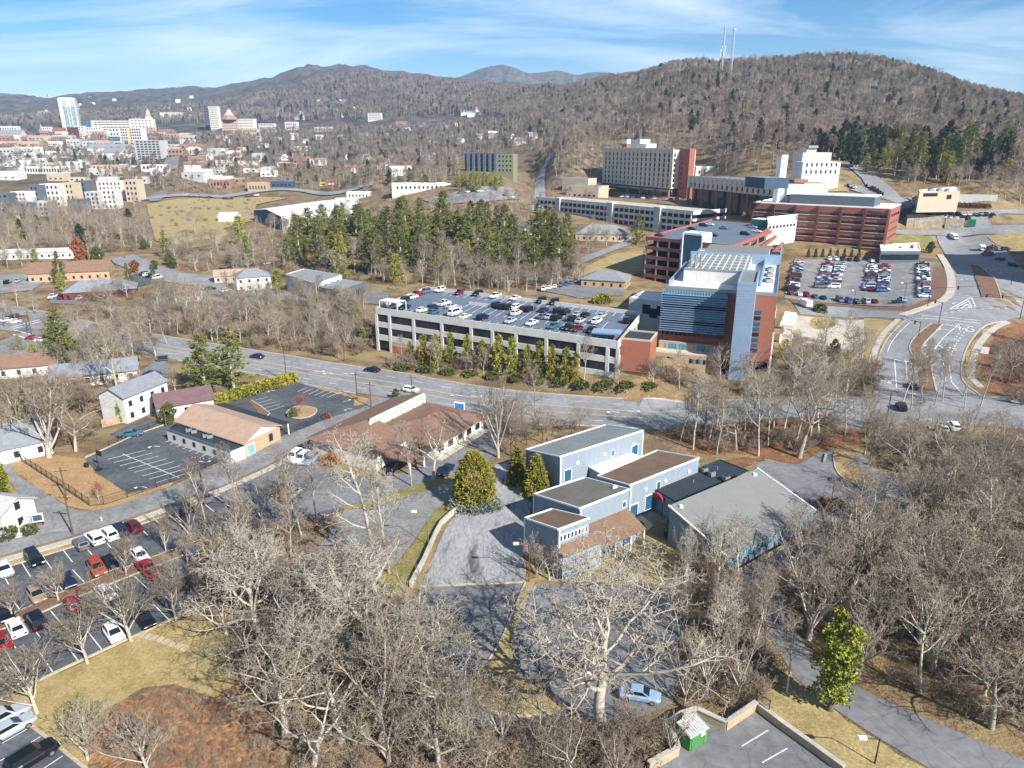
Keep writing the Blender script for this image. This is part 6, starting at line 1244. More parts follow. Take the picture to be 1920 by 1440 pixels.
def proto_cone(key, seed, H, R0, leaf, shape='cone', n=420, blades=6, ln=0.7, wd=0.3, low=0.02):
    r = random.Random(seed); C = []
    for k in range(n):
        t = r.random() ** (1.3 if shape == 'cone' else 1.0); z = H * (low + (0.98 - low) * t); a = r.uniform(0, 6.283)
        if shape == 'cone': R = R0 * (1 - t) ** 0.8 * (0.92 + 0.16 * math.sin(a * 5 + t * 9))
        elif shape == 'egg': R = R0 * math.sqrt(max(0, 1 - (2 * (t * 0.5 + 0.5 * t * t) - 0.75) ** 2 / 1.55)) * (1 - 0.55 * t * t)
        else: R = R0 * math.sqrt(max(0.0, 1 - t * t)) * (0.8 + 0.3 * vn(a * 1.3 + seed, t * 4))
        R *= r.uniform(0.72, 1.05) ** 1; d = Vector((math.cos(a), math.sin(a), 0.15))
        C.append((Vector((d.x * R, d.y * R, z)), d, r.uniform(0.7, 1.3)))
    PROTO[key] = dict(H=H, parts=[('trunk', tubes([([Vector((0, 0, -0.3)), Vector((0, 0, H * 0.4)), Vector((0, 0, H * 0.93))], [0.02 * H + 0.05, 0.012 * H + 0.03, 0.02], 1)], 'trunk', M('bark_dark'))),
                                  ('crown', tufts(r, C, blades, ln, wd, 'crown', M(leaf), 0.8, 0.35))])
def vn(x, y): return float(vnoise(np.array([x]), np.array([y]))[0])
def proto_leafy(key, seed, H, spread, leaf, nblob=14, n=60, blades=5, ln=0.45, wd=0.32, tall=False):
    r = random.Random(seed); C = []; b = [([Vector((0, 0, -0.3)), Vector((0.1, 0, H * 0.4)), Vector((0, 0.1, H * 0.8))], [0.025 * H + 0.06, 0.018 * H + 0.03, 0.03], 0)]
    for k in range(nblob):
        t = (k + 0.5) / nblob; a = k * 2.4 + r.uniform(-.4, .4); rr = spread * (0.75 if tall else math.sin(math.pi * (0.15 + 0.8 * t))) * r.uniform(0.35, 0.8)
        c = Vector((math.cos(a) * rr, math.sin(a) * rr, H * (0.12 + 0.80 * t))); rad = spread * r.uniform(0.28, 0.5) * (1 - 0.35 * t)
        b.append(([Vector((0, 0, c.z * 0.55)), c], [0.06, 0.02], 3))
        for j in range(n):
            d = rvec(r).normalized(); C.append((c + d * rad * r.uniform(0.6, 1.05), d, r.uniform(0.7, 1.3)))
    PROTO[key] = dict(H=H, parts=[('trunk', tubes(b, 'trunk', M('bark_dark'))), ('crown', tufts(r, C, blades, ln, wd, 'crown', M(leaf), 0.7, 0.2))])
for i in range(4): proto_bare('oak%d' % i, 10 + i, 14, 'oak', 0.32)
for i in range(2): proto_bare('wide%d' % i, 30 + i, 17, 'wide', 0.46, 'bark_pale', 'twigs_pale', 0.026)
for i in range(4): proto_bare('vase%d' % i, 40 + i, 9, 'vase', 0.16, 'bark', 'twigs', 0.016)
for i in range(4): proto_bare('forest%d' % i, 50 + i, 16, 'forest', 0.22)
for i in range(2): proto_bare('pale%d' % i, 60 + i, 18, 'forest', 0.26, 'bark_pale', 'twigs_pale')
for i in range(3): proto_bare('multi%d' % i, 70 + i, 14, 'multi', 0.30, 'bark', 'twigs')
for i in range(3): proto_bare('brush%d' % i, 80 + i, 3.2, 'shrub', 0.07, 'twigs_brown', 'twigs_brown', 0.02)
for i in range(2): proto_bare('brown%d' % i, 84 + i, 11, 'oak', 0.22, 'bark_dark', 'twigs_brown')
proto_bare('maple0', 88, 7, 'vase', 0.11, 'bark', 'twigs_red', 0.016)
for i in range(4): proto_bare('far%d' % i, 90 + i, 15, 'far', 0.24, 'bark', 'twigs_far', 0.095)
for i in range(3): proto_pine('pine%d' % i, 100 + i, 24, 5.2)
proto_pine('pine_dark0', 106, 20, 5.0, 'needles_dark', 0.1, 16, n=11, ln=1.0, wd=0.5)
proto_pine('pine_young0', 107, 14, 4.2, 'yellow_green', 0.06, 16, n=17, ln=0.6, wd=0.2)
for i in range(2): proto_pine('hedge_fir%d' % i, 110 + i, 9, 2.1, 'yellow_green', 0.05, 13, 0.1, n=18, ln=0.55, wd=0.17)
proto_cone('cedar0', 120, 10, 3.6, 'cedar_gold', 'egg', 1000, 12, 0.62, 0.17)
proto_cone('cedar1', 121, 7, 2.0, 'cedar_gold', 'cone', 520, 11, 0.55, 0.16)
proto_cone('arbor0', 122, 4, 0.75, 'cedar_gold', 'cone', 220, 5, 0.4, 0.18)
proto_cone('arbor1', 123, 4, 0.8, 'shrub_green', 'cone', 220, 5, 0.4, 0.18)
proto_cone('limecol', 124, 8, 1.3, 'lime', 'egg', 420, 6, 0.5, 0.26)
proto_cone('bush0', 130, 1.6, 1.3, 'shrub_green', 'dome', 200, 5, 0.35, 0.22)
proto_cone('bush1', 131, 1.6, 1.4, 'rust_leaves', 'dome', 200, 5, 0.32, 0.2)
proto_cone('bush2', 132, 1.5, 1.5, 'yellow_green', 'dome', 200, 5, 0.35, 0.22)
proto_cone('bush3', 133, 1.3, 1.8, 'juniper', 'dome', 260, 6, 0.4, 0.14)
proto_leafy('ivy0', 140, 15, 3.2, 'ivy', 17, 70, tall=True)
proto_leafy('magnolia0', 141, 8, 3.0, 'shrub_green', 12, 60)
proto_leafy('rust0', 142, 6, 2.6, 'rust_leaves', 12, 50)

def plant(key, p, scale, label, cat='tree', group=None, name=None, rz=None, lean=0.0, sx=1.0, kind=None):
    pr = PROTO[key]; name = name or {'b': 'bush'}.get(key[0] if key.startswith('bush') else '', 'bare_tree')
    o = empty(name, p, rnd.uniform(0, 6.28) if rz is None else rz, label, cat, group); o.scale = (scale * sx, scale * sx, scale)
    if lean: o.rotation_euler = (lean, lean * 0.5, o.rotation_euler[2])
    for nm, me in pr['parts']: link(nm, me, o)
    return o
def plant_px(key, px, py, top, label, cat='tree', group=None, name=None, sx=1.0, **k):
    p = G(px, py); h = up_to(p, top); return plant(key, p, max(0.2, h / PROTO[key]['H']), label, cat, group, name, sx=sx, **k)
def inpoly(x, y, P):
    c = False; j = len(P) - 1
    for i in range(len(P)):
        if (P[i][1] > y) != (P[j][1] > y) and x < (P[j][0] - P[i][0]) * (y - P[i][1]) / (P[j][1] - P[i][1]) + P[i][0]: c = not c
        j = i
    return c
def inpoly_np(X, Y, P):
    c = np.zeros(len(X), bool); j = len(P) - 1
    for i in range(len(P)):
        (xi, yi), (xj, yj) = P[i], P[j]
        if yi != yj: c ^= ((yi > Y) != (yj > Y)) & (X < (xj - xi) * (Y - yi) / (yj - yi) + xi)
        j = i
    return c
def scatter(pix, n, mind, seed, holes=()):
    """n points on the ground inside the outline, at least mind metres apart"""
    P = world(pix); Hs = [world(h) for h in holes]; r = random.Random(seed); out = []
    xs = [p[0] for p in P]; ys = [p[1] for p in P]; tr = 0
    while len(out) < n and tr < n * 60:
        tr += 1; x = r.uniform(min(xs), max(xs)); y = r.uniform(min(ys), max(ys))
        if not inpoly(x, y, P) or any(inpoly(x, y, h) for h in Hs): continue
        if any((x - a) ** 2 + (y - b) ** 2 < mind * mind for a, b in out): continue
        out.append((x, y))
    z = terr([a for a, b in out], [b for a, b in out]) if out else []
    return [Vector((a, b, c)) for (a, b), c in zip(out, z)]
def grove(pix, n, mind, keys, smin, smax, label, group, seed, name='bare_tree', cat='tree', holes=(), sxr=(0.9, 1.15)):
    r = random.Random(seed * 7 + 1); P = scatter(pix, n, mind, seed, holes); P.sort(key=lambda q: q.y); nb = max(1, round(len(P) / 22)); k = (len(P) + nb - 1) // nb
    for b_ in range(nb):
        Q = sorted(P[b_ * k:(b_ + 1) * k], key=lambda q: q.x / q.y); rank = '' if nb == 1 else [' of the near rank', ' of the second rank', ' of the third rank', ' of the fourth rank', ' of the fifth rank'][min(b_, 4)]
        for i, p in enumerate(Q): plant(r.choice(keys), p, r.uniform(smin, smax), label + ', %s from left' % ordw(i) + rank, cat, group, name, lean=r.uniform(-.07, .07), sx=r.uniform(*sxr))
_gn = {}
def stuff(name, label, cat, key, part, P, scales, seed=1):
    """one mass of many copies of a prototype (too many or too far to count)"""
    if not P: return
    src = bpy.data.objects.get('source_%s_%s' % (key, part)) or bpy.data.objects.new('source_%s_%s' % (key, part), dict(PROTO[key]['parts'])[part] if part != 'all' else joined(key))
    me = bpy.data.meshes.new(name); me.vertices.add(len(P)); me.vertices.foreach_set('co', np.array([tuple(p) for p in P]).ravel())
    r = np.random.RandomState(seed); at = me.attributes.new('rot', 'FLOAT_VECTOR', 'POINT')
    rv = np.zeros((len(P), 3)); rv[:, 2] = r.uniform(0, 6.28, len(P)); rv[:, 0] = r.uniform(-.06, .06, len(P)); at.data.foreach_set('vector', rv.ravel())
    a2 = me.attributes.new('siz', 'FLOAT', 'POINT'); a2.data.foreach_set('value', np.array(scales, float))
    o = link(name, me); tag(o, label, cat, kind='stuff')
    ng = bpy.data.node_groups.new('spread', 'GeometryNodeTree'); ng.interface.new_socket('Geometry', in_out='INPUT', socket_type='NodeSocketGeometry'); ng.interface.new_socket('Geometry', in_out='OUTPUT', socket_type='NodeSocketGeometry')
    gi = ng.nodes.new('NodeGroupInput'); go = ng.nodes.new('NodeGroupOutput'); ip = ng.nodes.new('GeometryNodeInstanceOnPoints'); oi = ng.nodes.new('GeometryNodeObjectInfo')
    oi.inputs['Object'].default_value = src; oi.inputs['As Instance'].default_value = True
    ra_ = ng.nodes.new('GeometryNodeInputNamedAttribute'); ra_.data_type = 'FLOAT_VECTOR'; ra_.inputs['Name'].default_value = 'rot'
    sa = ng.nodes.new('GeometryNodeInputNamedAttribute'); sa.data_type = 'FLOAT'; sa.inputs['Name'].default_value = 'siz'
    er = ng.nodes.new('FunctionNodeEulerToRotation')
    ng.links.new(gi.outputs[0], ip.inputs['Points']); ng.links.new(oi.outputs['Geometry'], ip.inputs['Instance']); ng.links.new(ra_.outputs['Attribute'], er.inputs[0])
    ng.links.new(er.outputs[0], ip.inputs['Rotation']); ng.links.new(sa.outputs['Attribute'], ip.inputs['Scale']); ng.links.new(ip.outputs[0], go.inputs[0])
    md_ = o.modifiers.new('spread', 'NODES'); md_.node_group = ng
    return o
def joined(key):
    V = []; F = []; mi = []; mats_ = []
    for k, (nm, me) in enumerate(PROTO[key]['parts']):
        n = len(V); V += [tuple(v.co) for v in me.vertices]; F += [tuple(n + i for i in p.vertices) for p in me.polygons]; mi += [k] * len(me.polygons); mats_.append(me.materials[0])
    return mesh('tree', V, F, mats_, mi)
# ------------------------------------------------------------------ trees: where they stand
T = plant_px
T('wide0', 1127,1368,1040, 'huge pale bare sycamore spreading over the drive beside the blue car', name='sycamore_tree', sx=1.3, rz=0.6)
T('multi0', 715,1388,1105, 'big bare tree with many ascending stems at bottom centre left', name='bare_tree', sx=1.1)
T('pale0', 712,1078,800, 'tall pale bare tree with twin trunks below the brown roofed clinic', name='bare_tree', sx=1.25)
T('pale1', 730,1075,850, 'slimmer pale bare tree beside the tall twin trunked one', name='bare_tree')
T('oak0', 812,900,770, 'bare tree with mossy trunk at the clinic corner', name='bare_tree', sx=1.0)
T('forest0', 772,912,790, 'thin bare tree on the grass strip by the clinic', name='bare_tree')
T('wide1', 575,1310,1120, 'gnarled pale bare tree at the edge of the brown slope', name='sycamore_tree')
T('multi1', 935,858,678, 'tall bare multi stemmed tree between main road and gold cedar', name='bare_tree', sx=0.85)
T('forest1', 1000,800,672, 'tall bare tree by the road above the slate-blue building', name='bare_tree')
T('oak1', 1498,858,682, 'broad pale bare tree at the right corner of the upper lot', name='bare_tree', sx=1.15)
T('multi0', 92,858,690, 'wide bare tree beside the fenced yard at left edge', name='bare_tree', sx=1.45)
T('oak3', 222,742,592, 'gnarled bare tree with pruned limbs behind the white house', name='bare_tree', sx=0.7)
T('forest2', 1805,748,655, 'dark leaning bare tree at the bend of the hospital road', name='bare_tree')
T('forest3', 1345,1228,1070, 'slender white trunked bare tree left of the driveway', name='bare_tree', sx=0.8)
T('maple0', 1340,1110,1040, 'small red twigged bare tree by the grey roof corner', name='bare_tree', sx=1.1)
T('maple0', 568,778,735, 'small red twigged tree on the round island', name='bare_tree', sx=1.1)
T('oak3', 367,440,388, 'lone round bare tree in the tan field', name='bare_tree')
T('maple0', 186,940,898, 'young bare tree inside the fenced lawn', name='bare_tree')
T('vase2', 297,665,625, 'small bare tree on the verge above the church sign', name='bare_tree')
lot = [(24,1162,1088),(110,1127,1055),(165,1243,1125),(247,1202,1062),(330,1163,1050),(70,1337,1195),(165,1425,1310),(280,1450,1330),(238,1082,1000)]
names = ['first small bare tree on the mulch median from the left edge','second small bare tree on the mulch median, beside the tan hatchback','bare tree on the lawn edge beside the white hatchback','bare tree between the white hatchback and the flagged path','bare tree at the lawn corner beyond the flagged path',
         'bare tree at the lawn corner near the silver parked cars','bare tree left of the brown slope above the dark car','bare tree at bottom left on the brown slope edge','bare tree on the mulch median behind the red car']
for i, (a, b, c) in enumerate(lot): T('vase%d' % (i % 4), a, b, c, names[i], group='bare trees in the left parking lot', sx=1.5)
LOTL = 'slender bare tree beside the left lot'
grove([(300,1040),(420,960),(560,985),(640,960),(560,1060),(480,1120),(400,1150),(345,1140)], 22, 4.5, ['vase0', 'vase1', 'forest0', 'multi2', 'forest3'], 0.65, 0.95, LOTL, 'thicket beside the left lot', 1)
grove([(420,1180),(560,1145),(690,1120),(770,1150),(800,1230),(850,1320),(885,1460),(560,1460),(500,1300),(440,1260)], 32, 5.0, ['oak0', 'oak1', 'multi1', 'oak3', 'multi2', 'oak2', 'wide1'], 0.7, 1.05, 'bare tree in bottom centre left woods', 'woods at bottom centre left', 2, sxr=(1.1, 1.5))
grove([(760,1400),(1000,1370),(1230,1360),(1260,1420),(1180,1480),(900,1480)], 14, 3.5, ['forest2', 'multi2', 'brown0', 'oak1'], 0.45, 0.75, 'low bare tree along the bottom edge below the island', 'bare trees along the bottom edge', 3)
grove([(1290,1060),(1390,1090),(1440,1200),(1500,1290),(1410,1320),(1280,1340),(1270,1200)], 26, 3.4, ['forest0', 'forest1', 'pale1', 'multi2'], 0.5, 0.8, 'slender bare tree left of the driveway', 'slender trees left of the driveway', 4)
grove([(1455,1085),(1560,1040),(1680,960),(1800,920),(1960,900),(2040,1100),(2040,1440),(1800,1352),(1620,1280),(1520,1220)], 92, 4.2, ['oak0', 'oak1', 'oak3', 'forest1', 'multi0', 'oak2', 'multi1', 'multi2'], 0.7, 1.1, 'bare tree in woods right of the driveway', 'dense woods on the right', 5, sxr=(1.0, 1.45))
grove([(1250,815),(1400,800),(1560,790),(1600,815),(1500,850),(1400,858),(1300,850)], 22, 4.5, ['forest0', 'forest2', 'pale0', 'oak1', 'forest3'], 0.75, 1.1, 'bare tree between main road and upper lot', 'strip of trees below the road bend', 6)
grove([(1620,800),(1700,812),(1860,830),(1980,850),(1980,905),(1800,915),(1680,900),(1620,870)], 20, 5.0, ['oak2', 'forest1', 'brown0', 'multi1'], 0.55, 0.85, 'bare tree round the parked white cars beyond the right lot', 'trees round the right lot', 7)
grove([(300,592),(400,580),(520,575),(690,580),(700,660),(640,672),(540,655),(420,640),(300,622)], 46, 4.6, ['brown0', 'brown1', 'oak0', 'forest1', 'forest2', 'multi1'], 0.5, 0.9, 'brown bare tree left of the white deck', 'bank left of the parking deck', 8)
grove([(130,560),(230,545),(330,560),(320,612),(250,612),(180,596)], 14, 5.0, ['oak0', 'oak3', 'multi0', 'brown1'], 0.6, 0.85, 'spreading bare tree above the main road at left', 'trees above the main road at left', 9)
grove([(110,660),(200,650),(260,640),(330,668),(250,690),(160,720),(100,720)], 12, 4.5, ['oak0', 'forest1', 'multi2', 'brown0'], 0.5, 0.85, 'bare tree among the houses below the main road', 'trees among the left houses', 13)
grove([(1500,640),(1600,650),(1640,690),(1640,745),(1500,750),(1320,748),(1340,715),(1470,700)], 24, 5.0, ['forest1', 'oak3', 'vase2', 'vase3', 'pale1', 'multi1'], 0.55, 0.9, 'bare tree below the blue tower', 'trees below the blue tower', 14)
grove([(1850,690),(1900,640),(1990,640),(1990,770),(1870,760)], 10, 4.5, ['oak1', 'forest2', 'brown1', 'oak2'], 0.6, 0.95, 'bare tree on the leafy bank right of the hospital road', 'bank right of the hospital road', 15)
grove([(1640,752),(1760,752),(1850,760),(1850,772),(1700,768)], 7, 4.0, ['forest0', 'forest2', 'forest3'], 0.7, 1.0, 'tall thin bare tree where main road meets the hospital road', 'thin trees at the junction', 16)
grove([(720,690),(900,712),(1180,735),(1300,735),(1290,722),(1150,715),(900,692),(760,675)], 12, 7.0, ['vase0', 'vase1', 'forest3'], 0.5, 0.85, 'small bare street tree in front of the parking deck', 'street trees by the parking deck', 17)
# evergreens
T('cedar0', 890,945,848, 'big golden cedar at the head of the drive', name='cedar_tree', sx=1.05)
T('cedar1', 970,905,838, 'slim golden cedar by the slate-blue back wall', name='cedar_tree'); T('cedar1', 1005,928,853, 'broad golden cedar by the slate-blue front wall', name='cedar_tree', sx=1.15)
T('pine0', 385,738,628, 'tall green pine above the grey shingled house', name='pine_tree', sx=1.75); T('pine1', 438,728,622, 'golden green pine beside the main road', name='pine_tree', sx=1.8)
T('pine2', 122,692,578, 'tall pine at the left road junction', name='pine_tree', sx=1.4); T('pine_young0', 38,656,628, 'small round pine in the left lot', name='pine_tree'); T('pine_young0', 68,690,645, 'golden pine by the brown roofed house', name='pine_tree')
T('ivy0', 1555,1332,1150, 'bright green ivy covered tree beside the driveway', name='ivy_tree', rz=0.4)
T('limecol', 232,790,738, 'lime green ivy column behind the wooden fence', name='ivy_tree'); T('limecol', 4,945,852, 'tall lime green hedge tree at the left edge', name='hedge_tree')
T('arbor0', 1252,1005,975, 'left of two small columnar evergreens by the blue gable', 'tree', name='columnar_tree'); T('arbor0', 1269,1017,985, 'right of two small columnar evergreens by the blue gable', 'tree', name='columnar_tree')
for i, (a, b, c) in enumerate([(770,676,640),(795,680,627),(818,686,627),(845,676,624),(877,678,627),(905,682,637),(935,694,628),(960,697,632),(990,697,647),(1011,700,640),(1035,706,647),(1060,710,652),(1078,711,660)]):
    T('hedge_fir%d' % (i % 2), a, b + 4, c, ['first', 'second', 'third', 'fourth', 'fifth', 'sixth', 'seventh', 'eighth', 'ninth', 'tenth', 'eleventh', 'twelfth', 'thirteenth'][i] + ' young evergreen from the left in front of the parking deck', group='evergreens before the parking deck', name='evergreen_tree', sx=0.85)
grove([(555,455),(700,440),(900,440),(1080,452),(1090,515),(960,540),(760,535),(640,520),(560,500)], 96, 4.4, ['pine0', 'pine1', 'pine2', 'pine_young0'], 0.72, 1.08, 'green pine behind the parking deck', 'pine wood behind the parking deck', 20, 'pine_tree', sxr=(1.15, 1.6))
T('pine_young0', 452,463,405, 'dense round pine below the white warehouse', name='pine_tree', sx=1.2); T('pine_young0', 640,520,440, 'pine at the left end of the pine wood', name='pine_tree')
T('pine_dark0', 162,494,440, 'dark narrow cypress behind the brown roofed hall', name='cypress_tree', sx=0.55); T('rust0', 152,496,445, 'rust coloured cypress behind the brown roofed hall', name='cypress_tree', sx=0.6); T('magnolia0', 185,497,462, 'round green tree behind the brown roofed hall', name='evergreen_tree')
T('magnolia0', 318,795,755, 'dark green round tree beside the white house', name='evergreen_tree'); T('magnolia0', 605,842,815, 'small round evergreen at the clinic corner', 'tree', name='evergreen_tree', sx=0.9)
T('magnolia0', 743,748,728, 'round clipped evergreen behind the clinic roof', name='evergreen_tree', sx=1.1); T('rust0', 253,510,487, 'small rust leaved tree by the left street', name='bare_tree')
for i in range(8): T('arbor1', 1515 + 13.5 * i, 482, 466, 'narrow evergreen column before the brick office, %s from left' % ordw(i), group='columns at the brick office', name='columnar_tree')
T('arbor1', 1684,487,463, 'left of two taller columns by the low white roof', name='columnar_tree'); T('arbor1', 1706,486,460, 'right of two taller columns by the low white roof', name='columnar_tree')
T('magnolia0', 1743,475,453, 'round evergreen at the end of the low white roof', name='evergreen_tree'); T('pine_young0', 1392,428,398, 'left of two yellow green trees behind the red parking deck', name='evergreen_tree'); T('pine_young0', 1405,426,396, 'right of two yellow green trees behind the red parking deck', name='evergreen_tree')
T('pine_young0', 1195,458,400, 'dark green tree by the road above the clinic', name='evergreen_tree'); T('pine_young0', 1050,480,430, 'yellow green pine right of the pine wood', name='pine_tree')
T('bush2', 1120,568,556, 'left yellow bush behind the parking deck', 'bush'); T('bush2', 1133,567,552, 'right yellow bush behind the parking deck', 'bush')
grove([(850,352),(880,340),(940,345),(952,356),(930,366),(868,362)], 22, 4.0, ['pine_young0'], 0.55, 0.75, 'yellow pine below the blue apartments', 'pine clump below the blue apartments', 21, 'pine_tree')
grove([(1590,300),(1660,285),(1800,292),(1900,300),(1900,345),(1780,345),(1680,335),(1600,318)], 64, 5.0, ['pine_dark0', 'pine_young0', 'pine1'], 0.8, 1.25, 'evergreen at the hill foot', 'evergreens at the foot of the hill', 22, 'evergreen_tree')
grove([(1520,270),(1600,262),(1680,270),(1690,300),(1580,305),(1530,290)], 34, 4.5, ['pine_dark0'], 0.7, 0.95, 'dark evergreen behind the white annex', 'evergreens behind the white annex', 23, 'evergreen_tree')
# shrubs and bushes
for i in range(13): T('bush2', 404 + 11.5 * i, 757 - 3.4 * i, 742 - 3.4 * i, 'bright green hedge shrub behind the rear lot, %s from left' % ordw(i), 'bush', 'hedge behind the rear lot', 'shrub', sx=1.15)
T('bush1', 1545,952,935, 'round russet bush at the corner of the grey roof', 'bush', name='shrub'); T('bush0', 1570,950,936, 'green bush beside the red lamp post', 'bush', name='shrub')
for a, b in [(868,952),(890,954),(912,951)]: T('bush3', a, b, b - 18, 'grey green juniper under the big golden cedar, %s of three' % {868: 'left', 890: 'middle', 912: 'right'}[a], 'bush', 'junipers under the cedar', 'shrub')
T('bush1', 620,870,852, 'orange leaved bush at the clinic entrance', 'bush', name='shrub'); T('bush0', 1195,992,978, 'green bush in the courtyard bed', 'bush', name='shrub'); T('bush2', 1172,985,965, 'olive bush before the lean-to roof', 'bush', name='shrub'); T('bush0', 1102,1022,1005, 'round green bush at the foot of the window wing', 'bush', name='shrub')
T('bush0', 549,781,770, 'green clipped bush on the round island', 'bush', name='shrub'); T('bush1', 612,784,775, 'small russet bush at the end of the black fence', 'bush', name='shrub')
T('bush0', 55,1000,985, 'clipped round bush by the white steps', 'bush', name='shrub'); T('bush0', 12,1008,988, 'clipped round bush at the white porch', 'bush', name='shrub')
T('bush1', 1860,470,460, 'dark bush on the right bank', 'bush', name='shrub'); T('bush0', 1536,585,570, 'round brown green bush by the white van', 'bush', name='shrub')
for i in range(12): T('bush0', 755 + 42 * i, 693 + (3.9 * i if i < 8 else 31 + 1.2 * (i - 8)), 682 + (3.9 * i if i < 8 else 31 + 1.2 * (i - 8)), 'low evergreen shrub below the parking deck, %s from left' % ordw(i), 'bush', 'shrubs below the parking deck', 'shrub', sx=1.6)
for i in range(14): T('bush1', 1735 + 9 * i, 384 + 0.4 * i, 377 + 0.4 * i, 'red leaved shrub behind the terrace cars, %s from left' % ordw(i), 'bush', 'red shrubs behind the terrace cars', 'shrub')
# masses of trees and brush that cannot be counted
def far_pts(n, zmin, zmax, pmin, pmax, seed, polys, holes=()):
    r = np.random.RandomState(seed); out = []
    while len(out) < n:
        m = 6000; lo, hi = zmin, zmax
        d = np.sqrt(r.uniform(lo ** 2, hi ** 2, m)); px = r.uniform(pmin, pmax, m); u = (px - 960) / FPX
        x = u * d / 1.0; y = np.sqrt(np.maximum(d ** 2 - x ** 2, 1)); z = terr(x, y)
        dep = y * CP - (z - CAM_H) * SP; up_ = y * SP + (z - CAM_H) * CP; X = 960 + FPX * x / dep; Yp = 720 - FPX * up_ / dep
        ok = np.zeros(m, bool)
        for P in polys: ok |= inpoly_np(X, Yp, P)
        for P in holes: ok &= ~inpoly_np(X, Yp, P)
        ii = np.nonzero(ok)[0][:n - len(out)]; got = len(ii); out += [(x[i], y[i], z[i]) for i in ii]
        if got == 0: break
    return out
HILL = [(1040,298),(1060,262),(1000,240),(940,215),(900,190),(1060,120),(1300,90),(1550,80),(1800,120),(2050,180),(2050,330),(1900,345),(1700,330),(1600,300),(1500,285),(1330,300),(1300,268),(1130,262)]
TOWN = [(-150,330),(-150,255),(300,250),(700,240),(960,225),(1040,255),(1030,300),(1000,330),(860,300),(860,345),(700,352),(560,350),(350,330),(330,352),(200,350),(100,330)]
r_ = random.Random(5)
hill = far_pts(9500, 470, 1620, 850, 2080, 11, [HILL])
for i in range(4): stuff('hillside_woods', 'grey brown bare woods covering the hill behind the hospital', 'woods', 'far%d' % i, 'all', hill[i::4], [r_.uniform(0.65, 1.1) for _ in hill[i::4]], i)
hp = far_pts(520, 480, 1500, 1000, 2080, 12, [HILL]); stuff('hillside_pines', 'dark evergreens dotted over the hill', 'woods', 'pine_dark0', 'all', hp, [r_.uniform(0.45, 0.8) for _ in hp], 5)
CORR = [[(60,235),(250,235),(250,262),(60,262)], [(300,330),(310,270),(345,270),(345,330)], [(865,290),(995,290),(995,335),(865,335)]]
town = far_pts(5200, 520, 1750, -100, 1100, 13, [TOWN], CORR)
for i in range(4): stuff('town_trees', 'bare trees spread between the houses of the town', 'woods', 'far%d' % i, 'all', town[i::4], [r_.uniform(0.5, 0.85) for _ in town[i::4]], 10 + i)
tp = far_pts(170, 520, 1700, -100, 1100, 14, [TOWN], CORR); stuff('town_evergreens', 'evergreens dotted through the town', 'woods', 'pine_dark0', 'all', tp, [r_.uniform(0.4, 0.65) for _ in tp], 15)
MIDS = [(350,232),(600,225),(960,215),(1050,180),(1000,150),(850,150),(700,135),(560,140),(420,165),(-100,170),(-100,240)]
mid = far_pts(9000, 1600, 2900, -100, 1150, 15, [MIDS])
for i in range(3): stuff('distant_woods', 'distant bare woods on the slopes beyond the town', 'woods', 'far%d' % i, 'all', mid[i::3], [r_.uniform(0.8, 1.3) for _ in mid[i::3]], 20 + i)
mp_ = far_pts(1500, 1600, 2900, -100, 1150, 16, [MIDS]); stuff('distant_pines', 'distant dark evergreens on the slopes beyond the town', 'woods', 'pine_dark0', 'all', mp_, [r_.uniform(0.5, 0.9) for _ in mp_], 25)
def brush(zones, label, name='undergrowth', keys=('brush0', 'brush1', 'brush2'), smin=0.4, smax=1.0, seed=3):
    r = random.Random(seed); P = []
    for pix, n in zones: P += [tuple(p) for p in scatter(pix, n, 0.6, seed + n)]
    r.shuffle(P)
    for i, k in enumerate(keys): q = P[i::len(keys)]; stuff(name, label, 'brush', k, 'all', q, [r.uniform(smin, smax) for _ in q], seed + i)
brush([([(1470,1120),(1560,1050),(1680,960),(1800,920),(1960,900),(2040,1100),(2040,1430),(1800,1345),(1620,1275),(1520,1215)], 300), ([(420,1180),(560,1145),(690,1120),(770,1150),(800,1230),(850,1320),(885,1460),(540,1460),(500,1300),(440,1260)], 150),
       ([(760,1400),(1000,1375),(1230,1370),(1250,1420),(1180,1480),(760,1480)], 130), ([(1290,1060),(1390,1095),(1430,1200),(1480,1270),(1410,1320),(1280,1340)], 130),
       ([(330,1110),(420,1000),(560,1000),(640,965),(560,1060),(480,1120),(400,1160)], 130), ([(1250,815),(1400,800),(1560,790),(1600,815),(1500,848),(1300,848)], 120), ([(1620,800),(1860,830),(1980,850),(1980,905),(1800,915),(1640,880)], 150)],
      'brown brush and brambles under the near trees')
brush([([(300,592),(520,575),(690,580),(705,660),(640,675),(540,660),(420,645),(300,627)], 420), ([(130,560),(330,560),(320,612),(180,596)], 70), ([(0,440),(200,425),(290,430),(290,470),(60,478),(-40,478)], 180), ([(560,470),(900,450),(1080,460),(1090,530),(960,548),(600,520)], 200),
       ([(290,470),(540,440),(560,530),(330,505)], 120), ([(110,690),(260,690),(250,760),(180,800),(110,760)], 60), ([(1500,640),(1640,690),(1640,742),(1320,746),(1470,700)], 90), ([(1845,690),(1900,640),(1990,640),(1990,770),(1870,758)], 70), ([(720,690),(1300,735),(1290,722),(760,672)], 80)],
      'brown brush on the banks of the middle distance', seed=4, smin=0.7, smax=1.5)

